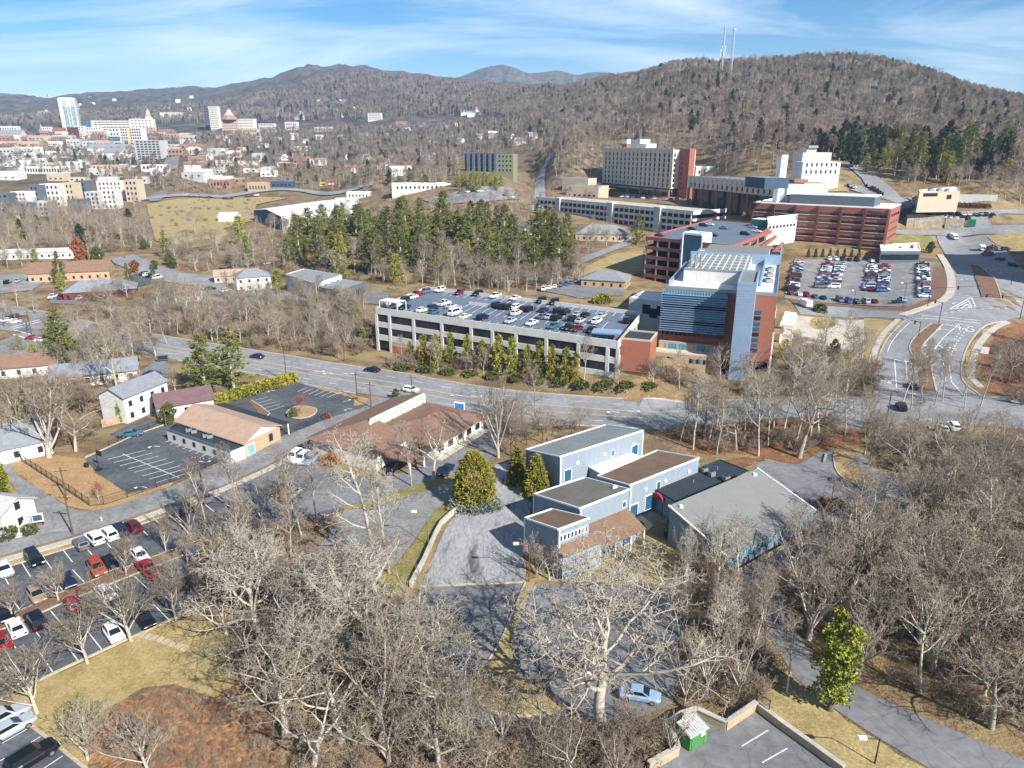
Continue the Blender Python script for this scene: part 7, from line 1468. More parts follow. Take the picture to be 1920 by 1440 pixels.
# woods of the middle distance
def woods(pix, n, mind, keys, smin, smax, label, seed, cat='woods', name='bare_woods'):
    r = random.Random(seed); P = [tuple(p) for p in scatter(pix, n, mind, seed)]; r.shuffle(P)
    for i, k in enumerate(keys): q = P[i::len(keys)]; stuff(name, label, cat, k, 'all', q, [r.uniform(smin, smax) for _ in q], seed + i)
NK = ['forest0', 'oak1', 'brown0', 'forest3', 'oak3', 'brown1', 'multi1']
woods([(-60,440),(60,412),(200,412),(275,425),(292,470),(200,482),(60,482),(-60,484)], 150, 4.0, NK, 0.7, 1.05, 'dense grey brown wood above the brown roofed hall', 31)
woods([(285,470),(420,448),(545,430),(560,480),(565,535),(430,525),(330,505)], 80, 4.5, NK, 0.5, 0.9, 'scattered bare trees below the tan field', 32)
woods([(555,465),(700,445),(900,440),(1080,452),(1100,500),(1090,530),(960,548),(760,542),(600,525)], 130, 4.0, NK[:4], 0.7, 1.15, 'bare trees mixed through the pine wood', 33)
woods([(300,575),(330,560),(520,560),(690,572),(702,660),(640,674),(540,660),(420,645),(300,625)], 120, 3.5, NK, 0.45, 0.85, 'brown thicket on the bank left of the white deck', 34)
woods([(0,478),(60,480),(70,500),(0,505)], 14, 5, NK, 0.5, 0.8, 'bare trees beside the long white shed', 35)
woods([(180,600),(110,640),(160,655),(250,640),(300,660),(240,680),(130,690),(90,650),(130,600)], 26, 4.0, NK, 0.45, 0.75, 'bare trees along the near side of the main road at left', 36)
woods([(690,405),(760,398),(900,385),(1000,385),(1000,420),(1080,430),(1080,450),(900,430),(700,438),(600,425),(560,440),(540,430),(660,410)], 120, 5, NK[:4], 0.55, 0.95, 'bare trees between the warehouse and the hospital garage', 37)
woods([(640,330),(860,300),(860,352),(740,362),(680,372),(640,355)], 90, 6, ['far0', 'far1', 'far2', 'far3'], 0.6, 0.95, 'bare trees round the white roofed long building', 38)
woods([(1040,300),(1120,268),(1300,268),(1330,300),(1120,330),(1040,345)], 150, 5, ['far0', 'far1', 'far2', 'far3'], 0.7, 1.0, 'bare trees on the slope left of the hospital tower', 39)
woods([(1330,300),(1500,290),(1530,320),(1480,330),(1340,325)], 60, 6, ['far0', 'far1', 'far2'], 0.6, 0.9, 'bare trees behind the hospital wing', 40)
woods([(1690,330),(1900,335),(1990,350),(1990,395),(1870,372),(1800,350),(1700,350)], 90, 5, ['far0', 'far1', 'oak0', 'brown1'], 0.55, 0.9, 'bare trees round the small tan office', 41)
woods([(270,352),(330,345),(560,340),(640,335),(640,355),(560,352),(440,358),(330,362)], 60, 6, ['far0', 'far1', 'far2'], 0.4, 0.7, 'bare street trees behind the tan field', 42)
woods([(-40,400),(270,395),(280,412),(200,412),(60,410),(-40,425)], 60, 5, NK[:4], 0.55, 0.9, 'bare trees before the apartment row', 43)
woods([(1090,440),(1190,440),(1205,465),(1170,460),(1100,480)], 22, 4, ['brown0', 'oak0', 'forest1'], 0.5, 0.8, 'bare trees round the low clinic below the hospital', 44)
woods([(935,800),(1080,800),(1100,815),(985,840),(950,862),(930,850)], 26, 2.5, ['brown0', 'brown1', 'brush0', 'brush1'], 0.5, 0.9, 'russet thicket between clinic and slate-blue block', 46)
woods([(215,1345),(270,1300),(330,1292),(400,1315),(450,1292),(495,1297),(515,1350),(530,1450),(190,1460)], 300, 0.7, ['brush0', 'brush1'], 0.14, 0.3, 'matted brown vines on the slope at bottom left', 47, 'brush', 'vines')

cr_ = [Wd(px, y, Z) for px, y, Z in [(1285 + 14 * i, np.interp(1285 + 14 * i, [1280, 1420, 1550, 1620, 1700, 1760, 1830], [128, 127, 119, 121, 136, 156, 180]), np.interp(1285 + 14 * i, [1280, 1420, 1620, 1830], [1115, 1030, 1040, 915])) for i in range(39)]]
cr_ = [(p.x + r_.uniform(-6, 6), p.y + r_.uniform(-25, 5)) for p in cr_ if r_.random() < 0.8]; cr_ = [(a, b, tz(a, b)) for a, b in cr_]
for i in range(2): stuff('crest_trees', 'tall bare trees standing out along the crest of the hill', 'woods', 'oak%d' % i, 'all', cr_[i::2], [r_.uniform(1.0, 1.6) for _ in cr_[i::2]], 60 + i)
brush([([(280,388),(430,375),(540,374),(475,410),(420,430),(440,455),(330,468),(292,448)], 90)], 'low brown brush dotted over the tan field', 'field_brush', ('brush0', 'brush2'), 0.5, 1.3, 9)

for i, (a, b, c) in enumerate([(1006,1078,1000),(1030,1088,1015),(1064,1078,1030),(1082,1070,1035)]): T(['multi2', 'oak0', 'brown0', 'vase1'][i], a, b, c, 'small bare tree before the slate-blue wing, %s from left' % ordw(i), group='small trees before the wing', sx=1.2)
for i, (a, b) in enumerate([(1042,1072),(1068,1064),(1092,1054),(1116,1042),(1140,1030)]): T('bush1' if i % 2 else 'bush0', a, b, b - 17, 'low bush at the foot of the slate-blue wing, %s from left' % ordw(i), 'bush', 'bushes before the wing', 'shrub')

def greens(pix, n, mind, keys, smin, smax, label, group, seed, name='evergreen_tree'): grove(pix, n, mind, keys, smin, smax, label, group, seed, name, sxr=(0.9, 1.3))
greens([(0,480),(330,470),(560,500),(540,560),(330,560),(0,560)], 20, 8, ['magnolia0', 'pine_young0', 'bush0', 'pine0'], 0.45, 0.8, 'small evergreen among the left lots', 'evergreens among the left lots', 51)
greens([(300,590),(520,580),(690,590),(690,655),(540,650),(320,620)], 14, 7, ['magnolia0', 'ivy0', 'bush2'], 0.35, 0.7, 'ivy green tree in the left bank thicket', 'greens in the bank thicket', 52)
greens([(0,420),(270,425),(285,470),(0,478)], 14, 8, ['pine_young0', 'magnolia0', 'pine_dark0'], 0.45, 0.75, 'evergreen in the wood above the hall', 'evergreens above the hall', 53)
greens([(40,730),(180,740),(250,760),(190,790),(120,770),(40,800)], 8, 4, ['magnolia0', 'bush0', 'rust0'], 0.5, 0.8, 'shrubby evergreen behind the wooden fence', 'greens behind the wooden fence', 54)
greens([(1500,640),(1600,650),(1640,700),(1500,745),(1330,745)], 8, 8, ['magnolia0', 'pine_young0', 'bush2'], 0.4, 0.6, 'evergreen below the blue tower', 'evergreens below the blue tower', 55)
woods([(0,560),(60,575),(330,635),(330,680),(270,680),(160,735),(60,730),(0,700)], 46, 4.0, NK, 0.4, 0.75, 'bare garden trees round the left houses', 56)
woods([(20,740),(110,720),(180,760),(190,800),(150,840),(60,840)], 22, 3.0, ['brown0', 'brown1', 'brush1', 'oak1'], 0.5, 0.8, 'brown thicket behind the straw lawn', 57)
tg = far_pts(260, 520, 1500, -60, 1050, 58, [TOWN], CORR); stuff('town_greens', 'green garden trees through the town', 'woods', 'magnolia0', 'all', tg, [r_.uniform(0.6, 1.2) for _ in tg], 58)

for a, b, c, k, lb in [(42,846,715,'multi1','brown bare tree left of the wide tree by the fenced yard'),(142,846,735,'oak1','bare tree right of the wide tree by the fenced yard'),(62,800,690,'brown1','dark bare tree behind the wide tree by the fenced yard'),(330,742,690,'oak0','bare tree behind the plum roofed house'),(160,775,715,'brown0','brown bare tree behind the wooden fence'),(20,760,690,'oak2','bare tree above the pale roofed house at left'),(1737,722,650,'forest0','thin bare tree at the foot of the lower median'),(1732,690,632,'forest3','thin bare tree midway on the lower median')]: T(k, a, b, c, lb, sx=1.15)
woods([(735,546),(790,532),(900,528),(1010,535),(1090,512),(1100,522),(1020,548),(900,545),(800,537)], 46, 3.5, NK[:5], 0.5, 0.85, 'bare trees close behind the white parking deck', 61)
woods([(1000,345),(1130,360),(1130,372),(1060,385),(1000,400),(985,380)], 30, 5, ['far0', 'brown0', 'far2'], 0.5, 0.8, 'bare trees left of the hospital garage', 62)
# ------------------------------------------------------------------ vehicles
CARC = dict(white=(225,226,224), silver=(165,170,176), grey=(96,100,106), black=(20,22,26), navy=(26,38,62), blue=(60,92,140), red=(132,26,30), maroon=(92,22,30), tan=(150,132,108), teal=(50,96,108), orange=(150,62,30), paleblue=(132,160,186))
for k, c in CARC.items(): m = mat('paint_' + k + '_car', srgb(*c)[:3], 0.28, 0.03, 0.5, spec=0.55)
mat('tyre', (0.015, 0.015, 0.016), 0.9); mat('rim', (0.32, 0.33, 0.34), 0.4, metal=0.6); mat('car_glass', (0.012, 0.016, 0.022), 0.08, 0.1, 0.5, spec=0.7); mat('lamp_lens', (0.7, 0.7, 0.68), 0.2); mat('tail_lens', (0.25, 0.01, 0.01), 0.3); mat('plastic_black', (0.02, 0.02, 0.022), 0.7)
CT = dict( # L, W, stations (x, z_bottom, z_top), cabin base x0,x1, top x0,x1, belt z, roof z
 sedan=(4.7, 1.82, [(-2.35, .45, .82), (-2.2, .3, .95), (-1.2, .25, .98), (0.9, .25, .95), (1.9, .27, .84), (2.28, .32, .72), (2.35, .42, .6)], -1.75, 1.15, -1.0, 0.25, .93, 1.44),
 hatch=(4.2, 1.78, [(-2.1, .4, .95), (-2.0, .3, 1.0), (-1.2, .25, 1.0), (0.8, .25, .98), (1.7, .27, .88), (2.05, .32, .74), (2.1, .42, .6)], -2.0, 1.1, -1.6, 0.2, .97, 1.5),
 suv=(4.75, 1.92, [(-2.37, .45, 1.05), (-2.3, .35, 1.1), (-1.2, .3, 1.1), (0.9, .3, 1.08), (2.0, .32, 1.0), (2.32, .38, .85), (2.37, .5, .7)], -2.25, 1.05, -2.0, 0.35, 1.07, 1.76),
 pickup=(5.6, 1.98, [(-2.8, .5, 1.05), (-2.7, .4, 1.1), (-1.2, .35, 1.1), (1.1, .35, 1.1), (2.4, .37, 1.05), (2.75, .42, .9), (2.8, .55, .7)], -0.9, 1.3, -0.6, 0.6, 1.07, 1.85),
 van=(5.4, 2.0, [(-2.7, .45, 1.2), (-2.6, .35, 1.25), (-1.2, .3, 1.25), (1.2, .3, 1.2), (2.3, .32, 1.1), (2.65, .38, .85), (2.7, .5, .7)], -2.6, 1.9, -2.5, 1.1, 1.2, 2.15))
def car_meshes(t):
    L_, W, st, c0, c1, t0, t1, zb, zr = CT[t]; hw = W / 2
    B_ = MB(); rings = []
    for x, lo, hi in st:
        e = 0.86 if abs(x) > L_ / 2 - 0.12 else 1.0; w = hw * e
        rings.append([(x, -w * .9, lo), (x, -w, lo + .2), (x, -w, hi - .16), (x, -w * .86, hi), (x, w * .86, hi), (x, w, hi - .16), (x, w, lo + .2), (x, w * .9, lo)])
    for a, b in zip(rings[:-1], rings[1:]):
        for i in range(8): j = (i + 1) % 8; B_.quad(a[i], a[j], b[j], b[i])
    n = len(B_.V); B_.V += rings[0]; B_.F.append(tuple(n + i for i in reversed(range(8)))); B_.I.append(0); n = len(B_.V); B_.V += rings[-1]; B_.F.append(tuple(n + i for i in range(8))); B_.I.append(0)
    bw, tw = hw * .86, hw * .70; q = [(c0, -bw, zb), (c1, -bw, zb), (c1, bw, zb), (c0, bw, zb)]; r = [(t0, -tw, zr), (t1, -tw, zr), (t1, tw, zr), (t0, tw, zr)]
    for i in range(4): j = (i + 1) % 4; B_.quad(q[i], q[j], r[j], r[i])
    B_.quad(*r)
    if t == 'pickup': B_.box(-2.6, -1.0, -hw * .74, hw * .74, 1.08, 1.12, 1)
    gl = {}
    def pane(name, a, b, c, d, f=0.10, g=0.16):
        a, b, c, d = map(Vector, (a, b, c, d)); nrm = (b - a).cross(d - a).normalized() * 0.02
        A = a.lerp(b, f).lerp(d.lerp(c, f), g); Bq = a.lerp(b, 1 - f).lerp(d.lerp(c, 1 - f), g); Cq = d.lerp(c, 1 - f).lerp(a.lerp(b, 1 - f), .1); Dq = d.lerp(c, f).lerp(a.lerp(b, f), .1)
        m = MB(); m.quad(*[tuple(v + nrm) for v in (A, Bq, Cq, Dq)]); gl[name] = m
    pane('windshield', q[1], q[2], r[2], r[1], .05, .1); pane('rear_window', q[3], q[0], r[0], r[3], .08, .2); pane('side_window_a', q[0], q[1], r[1], r[0], .07); pane('side_window_b', q[2], q[3], r[3], r[2], .07)
    wr = 0.33 if t in ('sedan', 'hatch') else 0.38; wx = L_ * 0.30; wh = []
    for x in (-wx, wx):
        for s in (-1, 1): wh.append((x, s * (hw - 0.08), wr))
    return B_, gl, wh, wr
CM = {}
def wheel_mesh(r):
    m = MB(); m.tube((0, -.11, 0), (0, .11, 0), r, sides=12); m.tube((0, -.115, 0), (0, .115, 0), r * .58, sides=10, i=1); return m.mesh('wheel', [M('tyre'), M('rim')])
for t in CT:
    B_, gl, wh, wr = car_meshes(t); L_, W = CT[t][:2]; hw = W / 2; hz_ = CT[t][2][-2][2] - .12; tzz = CT[t][2][1][2] - .22
    CM[t] = dict(body={}, glass={k: v.mesh(k[:11] if 'side' in k else k, M('car_glass')) for k, v in gl.items()}, wh=wh, wheel=wheel_mesh(wr), B=B_, gl=gl, wr=wr, far={})
    m = MB(); m.box(-.03, .03, -.2, .2, -.08, .08); CM[t]['head'] = m.mesh('headlight', M('lamp_lens')); m = MB(); m.box(-.03, .03, -.17, .17, -.12, .12); CM[t]['tail'] = m.mesh('taillight', M('tail_lens')); CM[t]['hp'] = (L_ / 2 - .03, hw * .62, hz_); CM[t]['tp'] = (-L_ / 2 + .02, hw * .66, tzz)
CARN = {'sedan': 'sedan', 'hatch': 'hatchback', 'suv': 'SUV', 'pickup': 'pickup truck', 'van': 'van'}
CCN = dict(white='white', silver='silver', grey='dark grey', black='black', navy='navy blue', blue='blue', red='red', maroon='maroon', tan='tan', teal='teal', orange='rusty orange', paleblue='pale blue')
NCAR = [0]
def car(p, ang, t, c, where, group, near=True):
    m = CM[t]; o = empty('parked_car', p, ang, '%s %s %s' % (CCN[c], CARN[t], where), 'car' if t not in ('pickup', 'van') else {'pickup': 'pickup', 'van': 'van'}[t], group); NCAR[0] += 1
    if near:
        if c not in m['body']: m['body'][c] = m['B'].mesh('body', [M('paint_%s_car' % c), M('plastic_black')])
        link('body', m['body'][c], o)
        for k, g in m['glass'].items(): link(k[:11] if k.startswith('side') else k, g, o)
        for w in m['wh']: link('wheel', m['wheel'], o, w)
        for s in (-1, 1): link('headlight', m['head'], o, (m['hp'][0], s * m['hp'][1], m['hp'][2])); link('taillight', m['tail'], o, (m['tp'][0], s * m['tp'][1], m['tp'][2]))
    else:
        if c not in m['far']:
            a = MB(); a.V = list(m['B'].V); a.F = list(m['B'].F); a.I = [3 if i else 0 for i in m['B'].I]
            for g in m['gl'].values(): a.quad(*g.V, i=1)
            for w in m['wh']: a.tube((w[0], w[1] - .1, w[2]), (w[0], w[1] + .1, w[2]), m['wr'], sides=8, i=2)
            m['far'][c] = a.mesh('body', [M('paint_%s_car' % c), M('car_glass'), M('tyre'), M('plastic_black')])
        link('body', m['far'][c], o)
    return o
ORD = ['first', 'second', 'third', 'fourth', 'fifth', 'sixth', 'seventh', 'eighth', 'ninth', 'tenth', 'eleventh', 'twelfth', 'thirteenth', 'fourteenth', 'fifteenth', 'sixteenth', 'seventeenth', 'eighteenth', 'nineteenth', 'twentieth']
def heading(a, b): A, B = Gs([a, b]); return math.atan2(B.y - A.y, B.x - A.x)
lotA = heading((0,1068), (412,928)); perp = lotA - math.pi / 2          # pointing away from the verge
def cars_px(rows, ang, group, near=True, dz=0.06, zplane=None, flip=None):
    for px, py, c, t, wh, f in rows:
        if zplane is None: p = Rz(px, py, 0.75); p.z = dz
        else: p = Rz(px, py, zplane + 0.75); p.z = zplane + 0.02
        car(p, ang + (math.pi if f else 0) + rnd.uniform(-.04, .04), t, c, wh, group, near)
G1 = 'cars in the left parking lot'
cars_px([(64,1046,'black','suv','beside two empty stalls in the row along the verge',0),(8,1066,'white','sedan','cut by the left edge in the row along the verge',0),(152,1018,'grey','hatch','with its rear to the camera in the row along the verge',1),(177,1008,'white','suv','left of the white pair under the utility pole',1),(204,1000,'white','suv','right of the white pair under the utility pole',1),(223,993,'navy','suv','between white pair and maroon car',1),(250,985,'maroon','sedan','at the end of the row near the orange hydrant',1),
  (326,956,'navy','suv','left of the blue pair farther along the verge',1),(345,949,'navy','sedan','right of the blue pair farther along the verge',1),(382,931,'grey','sedan','alone by the kerb below the fence pole',1)], perp, G1)
cars_px([(125,1086,'navy','sedan','by the second small median tree',0),(182,1064,'orange','suv','with black roof facing the hedge median',0),(206,1055,'black','sedan','right of the orange one at the median',0),(262,1040,'white','sedan','half hidden behind the median tree',0),(68,1114,'tan','hatch','facing the mulch median',0),(8,1147,'black','sedan','at left edge facing the mulch median',0),
  (197,1109,'white','sedan','with its rear to the camera below the hedge',1),(137,1131,'red','hatch','behind the bare tree twigs below the median',1),(30,1175,'white','sedan','below the median at the left',1),(67,1162,'black','suv','between white and red cars below the median',1),(2,1200,'red','sedan','cut by the left edge below the median',1),(277,1066,'red','pickup','behind bare branches at the median',1),(362,1038,'blue','sedan','at the far end of the median',1)], perp, G1)
cars_px([(213,1186,'white','hatch','facing the lawn kerb',0),(270,1158,'black','sedan','facing the lawn kerb beside a bare tree',0),(34,1272,'grey','sedan','behind the corner tree at the lawn kerb',0)], perp, G1)
hb = heading((0,1397), (54,1366))
cars_px([(6,1345,'silver','suv','behind the nearer silver one in the bottom left lot',0),(18,1364,'silver','sedan','nearest the kerb corner in the bottom left lot',0),(60,1418,'black','suv','long dark one in the bottom left lot',0)], hb, 'cars in the bottom left lot')
hc = heading((552,868), (575,850))
cars_px([(551,855,'white','suv','first of three by the clinic corner',1),(566,859,'white','suv','second of three by the clinic corner',1),(582,861,'paleblue','suv','third of three by the clinic corner',1),(528,918,'maroon','sedan','behind bare branches in the clinic lot',1),(546,926,'silver','sedan','beside the maroon one in the clinic lot',1),(837,880,'navy','sedan','beside the big golden cedar',1),(966,803,'white','sedan','in the brush right of the clinic',0),(735,878,'black','suv','by the clinic front walk',0)], hc, 'cars round the clinic')
hr = heading((467,675), (633,702)); 
cars_px([(482,667,'navy','sedan','driving on the far left lanes of the main road',1)], hr, 'cars on the main road'); cars_px([(698,692,'black','sedan','driving on the far lanes before the parking deck',1),(771,730,'white','hatch','driving on the near lanes behind the clinic',0)], heading((633,702),(740,718)), 'cars on the main road')
cars_px([(1200,1300,'paleblue','sedan','under the pale sycamore',0)], R_(-12), None)
cars_px([(1745,806,'white','sedan','left of the white cars beyond the right lot',0),(1768,803,'white','sedan','middle of the white cars beyond the right lot',0),(1788,799,'white','suv','right of the white cars beyond the right lot',0),(1690,762,'black','suv','waiting at the stop line left of the median',0),(1712,722,'black','sedan','in the lane beside the brushy median',0)], R_(75), 'cars at the right road')
cars_px([(285,700,'navy','sedan','left of the pair beside the church sign lawn',0),(297,704,'teal','sedan','right of the pair beside the church sign lawn',0),(224,673,'red','pickup','behind the dark grey house roof',0),(63,632,'red','sedan','beside the white one below the junction',0),(80,636,'white','sedan','below the left junction',0),(112,672,'blue','sedan','in shade by the brown roofed house',0),(92,672,'red','hatch','in shade beside the blue one',0),(246,812,'teal','sedan','in the small black lot by the wooden fence',0),(10,600,'white','sedan','first in the corner lot at the left edge',1),(27,602,'white','sedan','second in the corner lot at the left edge',1),(23,594,'black','suv','third in the corner lot at the left edge',1),(38,597,'black','suv','fourth in the corner lot at the left edge',1)], R_(20), 'cars among the left houses')
# roof of the white deck
A_, B_w, d_, n_w, Lw, R0w = DK; hd = math.atan2(-n_w.y, -n_w.x)
DKC = [(740,573,'white','pickup',0),(757,562,'navy','suv',1),(758,575,'navy','sedan',1),(773,556,'white','sedan',1),(781,551,'red','pickup',1),(797,546,'grey','suv',1),(825,543,'white','suv',1),(862,548,'maroon','suv',1),(895,550,'black','suv',1),(929,554,'white','pickup',1),(966,558,'white','sedan',1),(1014,563,'black','suv',1),(1038,566,'black','suv',1),
 (792,580,'white','sedan',0),(812,576,'navy','suv',0),(814,584,'teal','hatch',0),(833,568,'white','pickup',0),(846,573,'silver','sedan',0),(853,586,'white','van',0),(872,592,'white','sedan',0),(905,594,'black','suv',0),(932,571,'navy','suv',0),(943,574,'black','suv',0),(955,575,'black','suv',0),(969,575,'white','suv',0),(981,577,'maroon','sedan',0),(993,579,'black','suv',0),(1020,580,'navy','sedan',0),(968,586,'white','suv',0),(957,600,'silver','sedan',1),(997,604,'white','sedan',1),
 (1018,592,'grey','sedan',0),(1031,593,'silver','sedan',0),(1044,595,'black','suv',0),(1046,582,'black','suv',0),(1060,584,'black','suv',0),(1074,597,'black','suv',0),(1083,588,'silver','sedan',0),(1097,589,'black','sedan',0),(1088,600,'silver','sedan',0),(1119,601,'white','suv',0),(1128,591,'silver','sedan',0),(1038,610,'teal','sedan',1),(1065,613,'black','suv',1),(1082,615,'maroon','sedan',1),(1108,617,'black','sedan',1),(1178,600,'black','suv',0)]
DKC.sort(key=lambda a: a[0]); cnt = {}
for px, py, c, t, f in DKC:
    k = (c, t); cnt[k] = cnt.get(k, 0) + 1; tot = sum(1 for a in DKC if (a[2], a[3]) == k)
    cars_px([(px, py, c, t, ('%s of its kind from left ' % ORD[cnt[k] - 1] if tot > 1 else '') + 'on the white parking deck roof', f)], hd + R_(0), 'cars on the white parking deck', True, zplane=DECK_Z)
rdd = RDK; hrd = math.atan2(rdd[1].y, rdd[1].x)
for i, (px, py, c, t) in enumerate([(1237,440,'red','sedan'),(1297,428,'navy','sedan'),(1319,422,'black','suv'),(1337,440,'black','sedan'),(1397,438,'black','suv'),(1420,433,'white','sedan'),(1357,427,'grey','sedan'),(1331,420,'white','sedan'),(1412,425,'silver','sedan')]): cars_px([(px, py, c, t, '%s from the left on the red deck roof' % ORD[i], 0)], hrd, 'cars on the red deck', False, zplane=RED_Z)
# hospital surface lot
rc = random.Random(3); PAL = ['white', 'white', 'white', 'silver', 'silver', 'grey', 'black', 'black', 'navy', 'blue', 'red', 'paleblue', 'maroon']; TY = ['sedan', 'sedan', 'suv', 'suv', 'hatch', 'pickup', 'van']
def row(a, b, pitch, ang, where, group, skip=0.08, near=False):
    A, B = Gs([a, b]); L_ = (B - A).length; n = int(L_ / pitch); k = 0
    for i in range(n + 1):
        if rc.random() < skip: continue
        p = A.lerp(B, i / max(1, n)); p.z = float(lift(np.array([p.x]), np.array([p.y]), 0.11)[0]); car(p, ang + rc.choice([0, math.pi]) + rc.uniform(-.03, .03), rc.choice(TY), rc.choice(PAL), '%s in %s' % (ORD[min(k, 19)], where), group, near); k += 1
GH = 'cars in the hospital lot'; hx = heading((1600,520), (1640,520))
row((1484,547), (1497,494), 2.75, hx, 'the left column in the hospital lot', GH); row((1538,541), (1551,498), 2.75, hx, 'the second column in the hospital lot', GH, 0.02); row((1562,541), (1575,498), 2.75, hx, 'the third column in the hospital lot', GH, 0.02)
row((1628,546), (1634,499), 2.75, hx, 'the fourth column in the hospital lot', GH, 0.02); row((1654,548), (1658,500), 2.75, hx, 'the fifth column in the hospital lot', GH, 0.02); row((1732,558), (1729,496), 2.75, hx, 'the right column in the hospital lot', GH, 0.02)
row((1482,553), (1690,565), 3.0, hx + math.pi / 2, 'the bottom row in the hospital lot', GH, 0.15); row((1540,488), (1700,491), 3.4, hx + math.pi / 2, 'the top row in the hospital lot', GH, 0.2)
GT = 'cars on the upper terrace'; row((1712,389), (1860,406), 2.9, R_(80), 'the back terrace row', GT); row((1705,397), (1815,411), 2.9, R_(80), 'the front terrace row', GT)
row((1625,350), (1655,366), 3.0, R_(60), 'the slope row below the annex', GT, 0.1); row((1590,350), (1602,354), 3.0, R_(60), 'the small row below the annex', GT, 0)
row((1165,380), (1290,392), 4.2, R_(60), 'the hospital forecourt row', 'cars on the hospital forecourt', 0.3)
for o in [o for o in bpy.data.objects if o.get('group') == 'cars on the hospital forecourt']: o.location.z = 22.1
row((350,367), (500,366), 4.5, R_(10), 'the roadside row by the tan field', 'cars by the tan field', 0.35); row((830,368), (960,372), 5.0, R_(40), 'the lot below the blue apartments', 'cars below the apartments', 0.35)
row((15,533), (70,525), 3.6, R_(100), 'the small lot at the left edge', 'cars in the small left lots', 0.4); row((100,560), (150,563), 3.2, R_(100), 'the lot by the brick building', 'cars in the small left lots', 0.3); row((270,517), (296,524), 3.0, R_(80), 'the black lot by the left street', 'cars in the small left lots', 0.2)
row((395,545), (500,556), 4.0, R_(60), 'the lot below the cottages', 'cars in the small left lots', 0.35); row((650,557), (722,556), 4.2, R_(60), 'the lot left of the white deck', 'cars in the small left lots', 0.3); row((400,505), (520,495), 4.6, R_(50), 'the lot under the pines', 'cars in the small left lots', 0.35)
row((1020,545), (1080,530), 3.4, R_(80), 'the lot behind the white deck', 'cars behind the white deck', 0.3); row((1850,480), (1900,500), 6, R_(-60), 'the shaded lanes at the right', 'cars on the hospital road', 0.3); row((1825,466), (1885,470), 6.0, R_(5), 'the top of the junction', 'cars on the hospital road', 0.2)
cars_px([(1823,546,'grey','suv','waiting at the crosswalk on the hospital road',0)], R_(-100), 'cars on the hospital road', False, 3.2); cars_px([(1683,578,'black','sedan','leaving the hospital lot drive',0)], R_(-10), 'cars on the hospital road', False, 2.6)
def truck(px, py, ang, label, L_=6.5, w=2.3, h=2.9, c='white'):
    p = G(px, py); o = empty('box_truck', p, ang, label, 'truck'); mb = MB(); mb.box(-L_ / 2, L_ / 2 - 1.9, -w / 2, w / 2, 0.7, h); mb.build('cargo_box', M('trim_white'), o); mb = MB(); mb.box(L_ / 2 - 1.8, L_ / 2 - 0.1, -w * .46, w * .46, 0.6, 2.3); mb.build('cab', M('paint_white_car'), o)
    mb = MB(); mb.quad((L_ / 2 - .08, -w * .4, 1.4), (L_ / 2 - .08, w * .4, 1.4), (L_ / 2 - .08, w * .4, 2.1), (L_ / 2 - .08, -w * .4, 2.1)); mb.build('windshield', M('car_glass'), o)
    for x in (-L_ * .3, L_ * .36):
        for s in (-1, 1): link('wheel', CM['van']['wheel'], o, (x, s * (w / 2 - .1), 0.4), None, (1.1, 1.1, 1.1))
truck(1508,575, R_(100), 'white box truck parked by the blue tower building drive'); truck(1787,448, R_(-100), 'white box truck with blue cab turning on the hospital road', 8); truck(1841,470, R_(-110), 'white van body seen from behind at the junction', 6)
# ------------------------------------------------------------------ fences, walls, poles, signs, towers
def fence(label, pix, h=1.5, sp=2.4, m='metal_dark', pk=0.22):
    W_ = densify(world(pix), sp); o = empty('iron_fence', (W_[0][0], W_[0][1], 0), 0, label, 'fence'); ox, oy = W_[0]
    pm_ = MB(); pm_.tube((0, 0, 0), (0, 0, h + .1), .05, sides=5); post = pm_.mesh('post', M(m))
    for x, y in W_: link('post', post, o, (x - ox, y - oy, 0))
    for a, b in zip(W_[:-1], W_[1:]):
        mb = MB(); A = Vector((a[0] - ox, a[1] - oy, 0)); B = Vector((b[0] - ox, b[1] - oy, 0))
        for z in (0.15, h - .1): mb.tube(A + Vector((0, 0, z)), B + Vector((0, 0, z)), .03, sides=4)
        mb.build('rail', M(m), o); mp2 = MB(); n = max(2, int((B - A).length / pk))
        for k in range(1, n): p = A.lerp(B, k / n); mp2.tube(p + Vector((0, 0, .12)), p + Vector((0, 0, h)), .014, sides=3, cap=False)
        mp2.build('picket_panel', M(m), o)
fence('black iron fence round the straw lawn and fenced lot', [(22,853),(60,878),(120,917),(168,949),(195,947),(240,933),(320,905)], 1.7)
fence('black iron fence along the street before the tan roofed office', [(322,904),(385,878),(460,845),(500,829),(535,815)], 1.5); fence('black iron fence beside the rear lot', [(537,814),(575,800),(615,783)], 1.4)
fence('wire fence behind the fenced lot', [(205,838),(255,813),(325,789)], 1.3)
W_ = densify(world([(192,802),(232,792),(277,776)]), 0.30); o = empty('wooden_fence', (W_[0][0], W_[0][1], 0), 0, 'grey wooden plank fence below the white house', 'fence'); mb = MB(); mb.box(0, .27, -.02, .02, 0, 1.9); pk_ = mb.mesh('plank', M('wood_grey'))
for a, b in zip(W_[:-1], W_[1:]): link('plank', pk_, o, (a[0] - W_[0][0], a[1] - W_[0][1], rnd.uniform(-.05, .03)), (0, 0, math.atan2(b[1] - a[1], b[0] - a[0])))
wall_px('retaining_wall', 'low pale concrete wall curving along the left side of the drive', [(861,956),(846,968),(828,985),(818,1003),(806,1030),(795,1055),(770,1102)], 0.8, 'concrete', 0.3, cap='concrete')
wall_px('retaining_wall', 'timber capped retaining wall round the bottom right lot', [(1250,1372),(1277,1352),(1305,1343)], 1.1, 'wood_grey', 0.4, cap='concrete'); wall_px('retaining_wall', 'timber capped wall stepping in the bottom right lot', [(1306,1344),(1360,1369),(1416,1331)], 1.1, 'wood_grey', 0.4, cap='concrete')
